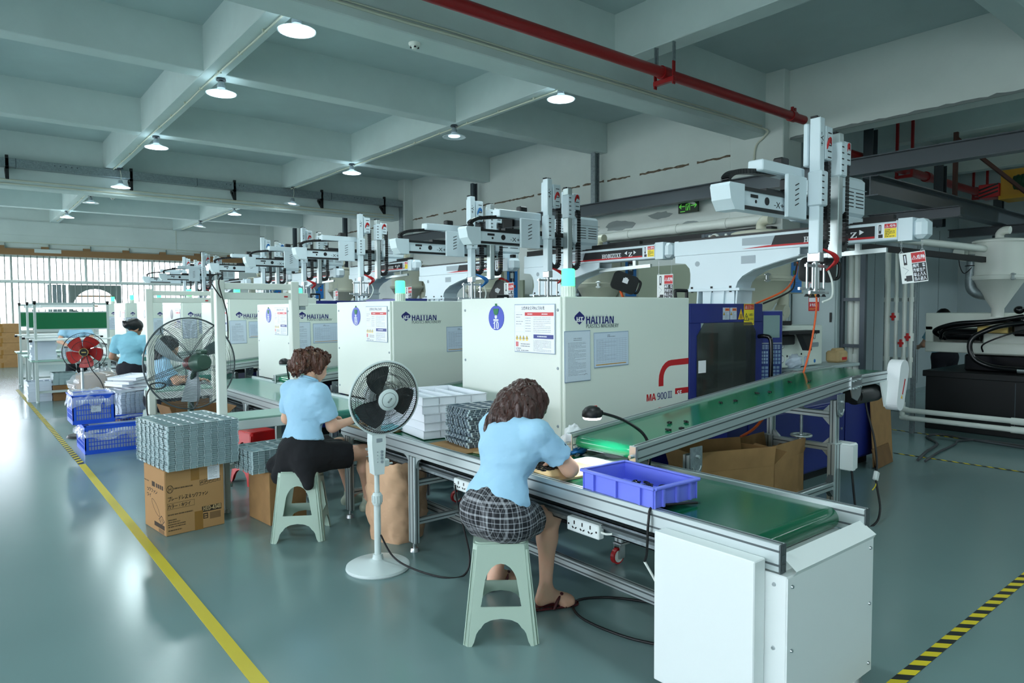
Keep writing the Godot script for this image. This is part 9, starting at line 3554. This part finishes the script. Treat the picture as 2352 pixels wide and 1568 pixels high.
	b.cyl(Vector3(0, 0.1, 0), Vector3(0, 0.13, 0), 0.018, 0.012, 12)
	b.cyl(Vector3(0, 0.13, 0), Vector3(0, 0.15, 0), 0.014, 0.014, 12)
	part("bottle", b, mat("bottle_blue", c8(178, 196, 216), 0.2), sb)
	var sc := thing("side_shelf", "narrow grey shelf behind the conveyor end carrying the spray bottle", "shelf", Vector3(6.35, 0, -3.42))
	b = B.new()
	b.span(Vector3(-0.35, 1.02, -0.12), Vector3(0.9, 1.05, 0.2), 0.004)
	part("board", b, M.grey_cabinet, sc)
	for x in [-0.3, 0.85]:
		b = B.new()
		b.span(Vector3(x - 0.02, 0.72, 0.0), Vector3(x + 0.02, 1.02, 0.04))
		part("leg", b, M.grey_cabinet, sc)
	var wb := thing("plastic_bag", "limp pale plastic bag beside the spray bottle", "bag", Vector3(6.12, 1.053, -3.36))
	b = B.new()
	crumple(b, Vector3(0, 0.06, 0), Vector3(0.14, 0.075, 0.09), 14)
	part("bag", b, mat("bag_pale", c8(206, 218, 232), 0.35), wb)
	var kb := thing("paper_bag", "small kraft bag with a red mark behind the conveyor end", "bag", Vector3(7.12, 1.053, -3.4))
	b = B.new()
	b.box(Vector3(0, 0.06, 0), Vector3(0.22, 0.12, 0.14), 0.02)
	b.box(Vector3(0.02, 0.12, 0), Vector3(0.18, 0.05, 0.06), 0.01)
	part("bag", b, M.cardboard_light, kb)
	b = B.new()
	b.box(Vector3(0.02, 0.04, 0.071), Vector3(0.1, 0.03, 0.002))
	part("red_print", b, M.red_text, kb)
	cable("loop of grey hose lying on the floor before the black machine", [Vector3(7.8, 0.015, -2.85), Vector3(8.3, 0.015, -2.95), Vector3(8.9, 0.015, -3.05), Vector3(9.3, 0.015, -3.3), Vector3(9.6, 0.015, -3.25), Vector3(9.5, 0.015, -2.9), Vector3(9.4, 0.015, -2.4), Vector3(9.2, 0.015, -1.2)], 0.015, mat("hose_grey", c8(70, 74, 78), 0.5))
	cable("second grey hose beside the loop on the floor", [Vector3(7.8, 0.015, -2.78), Vector3(8.4, 0.015, -2.86), Vector3(9.0, 0.015, -2.9), Vector3(9.3, 0.015, -2.95), Vector3(9.55, 0.015, -2.75), Vector3(9.5, 0.015, -2.2), Vector3(9.3, 0.015, -1.0)], 0.012, M.hose_grey)

func build_all() -> void:
	build_machines()
	build_conveyors()
	build_props()
	build_people()
	build_right()
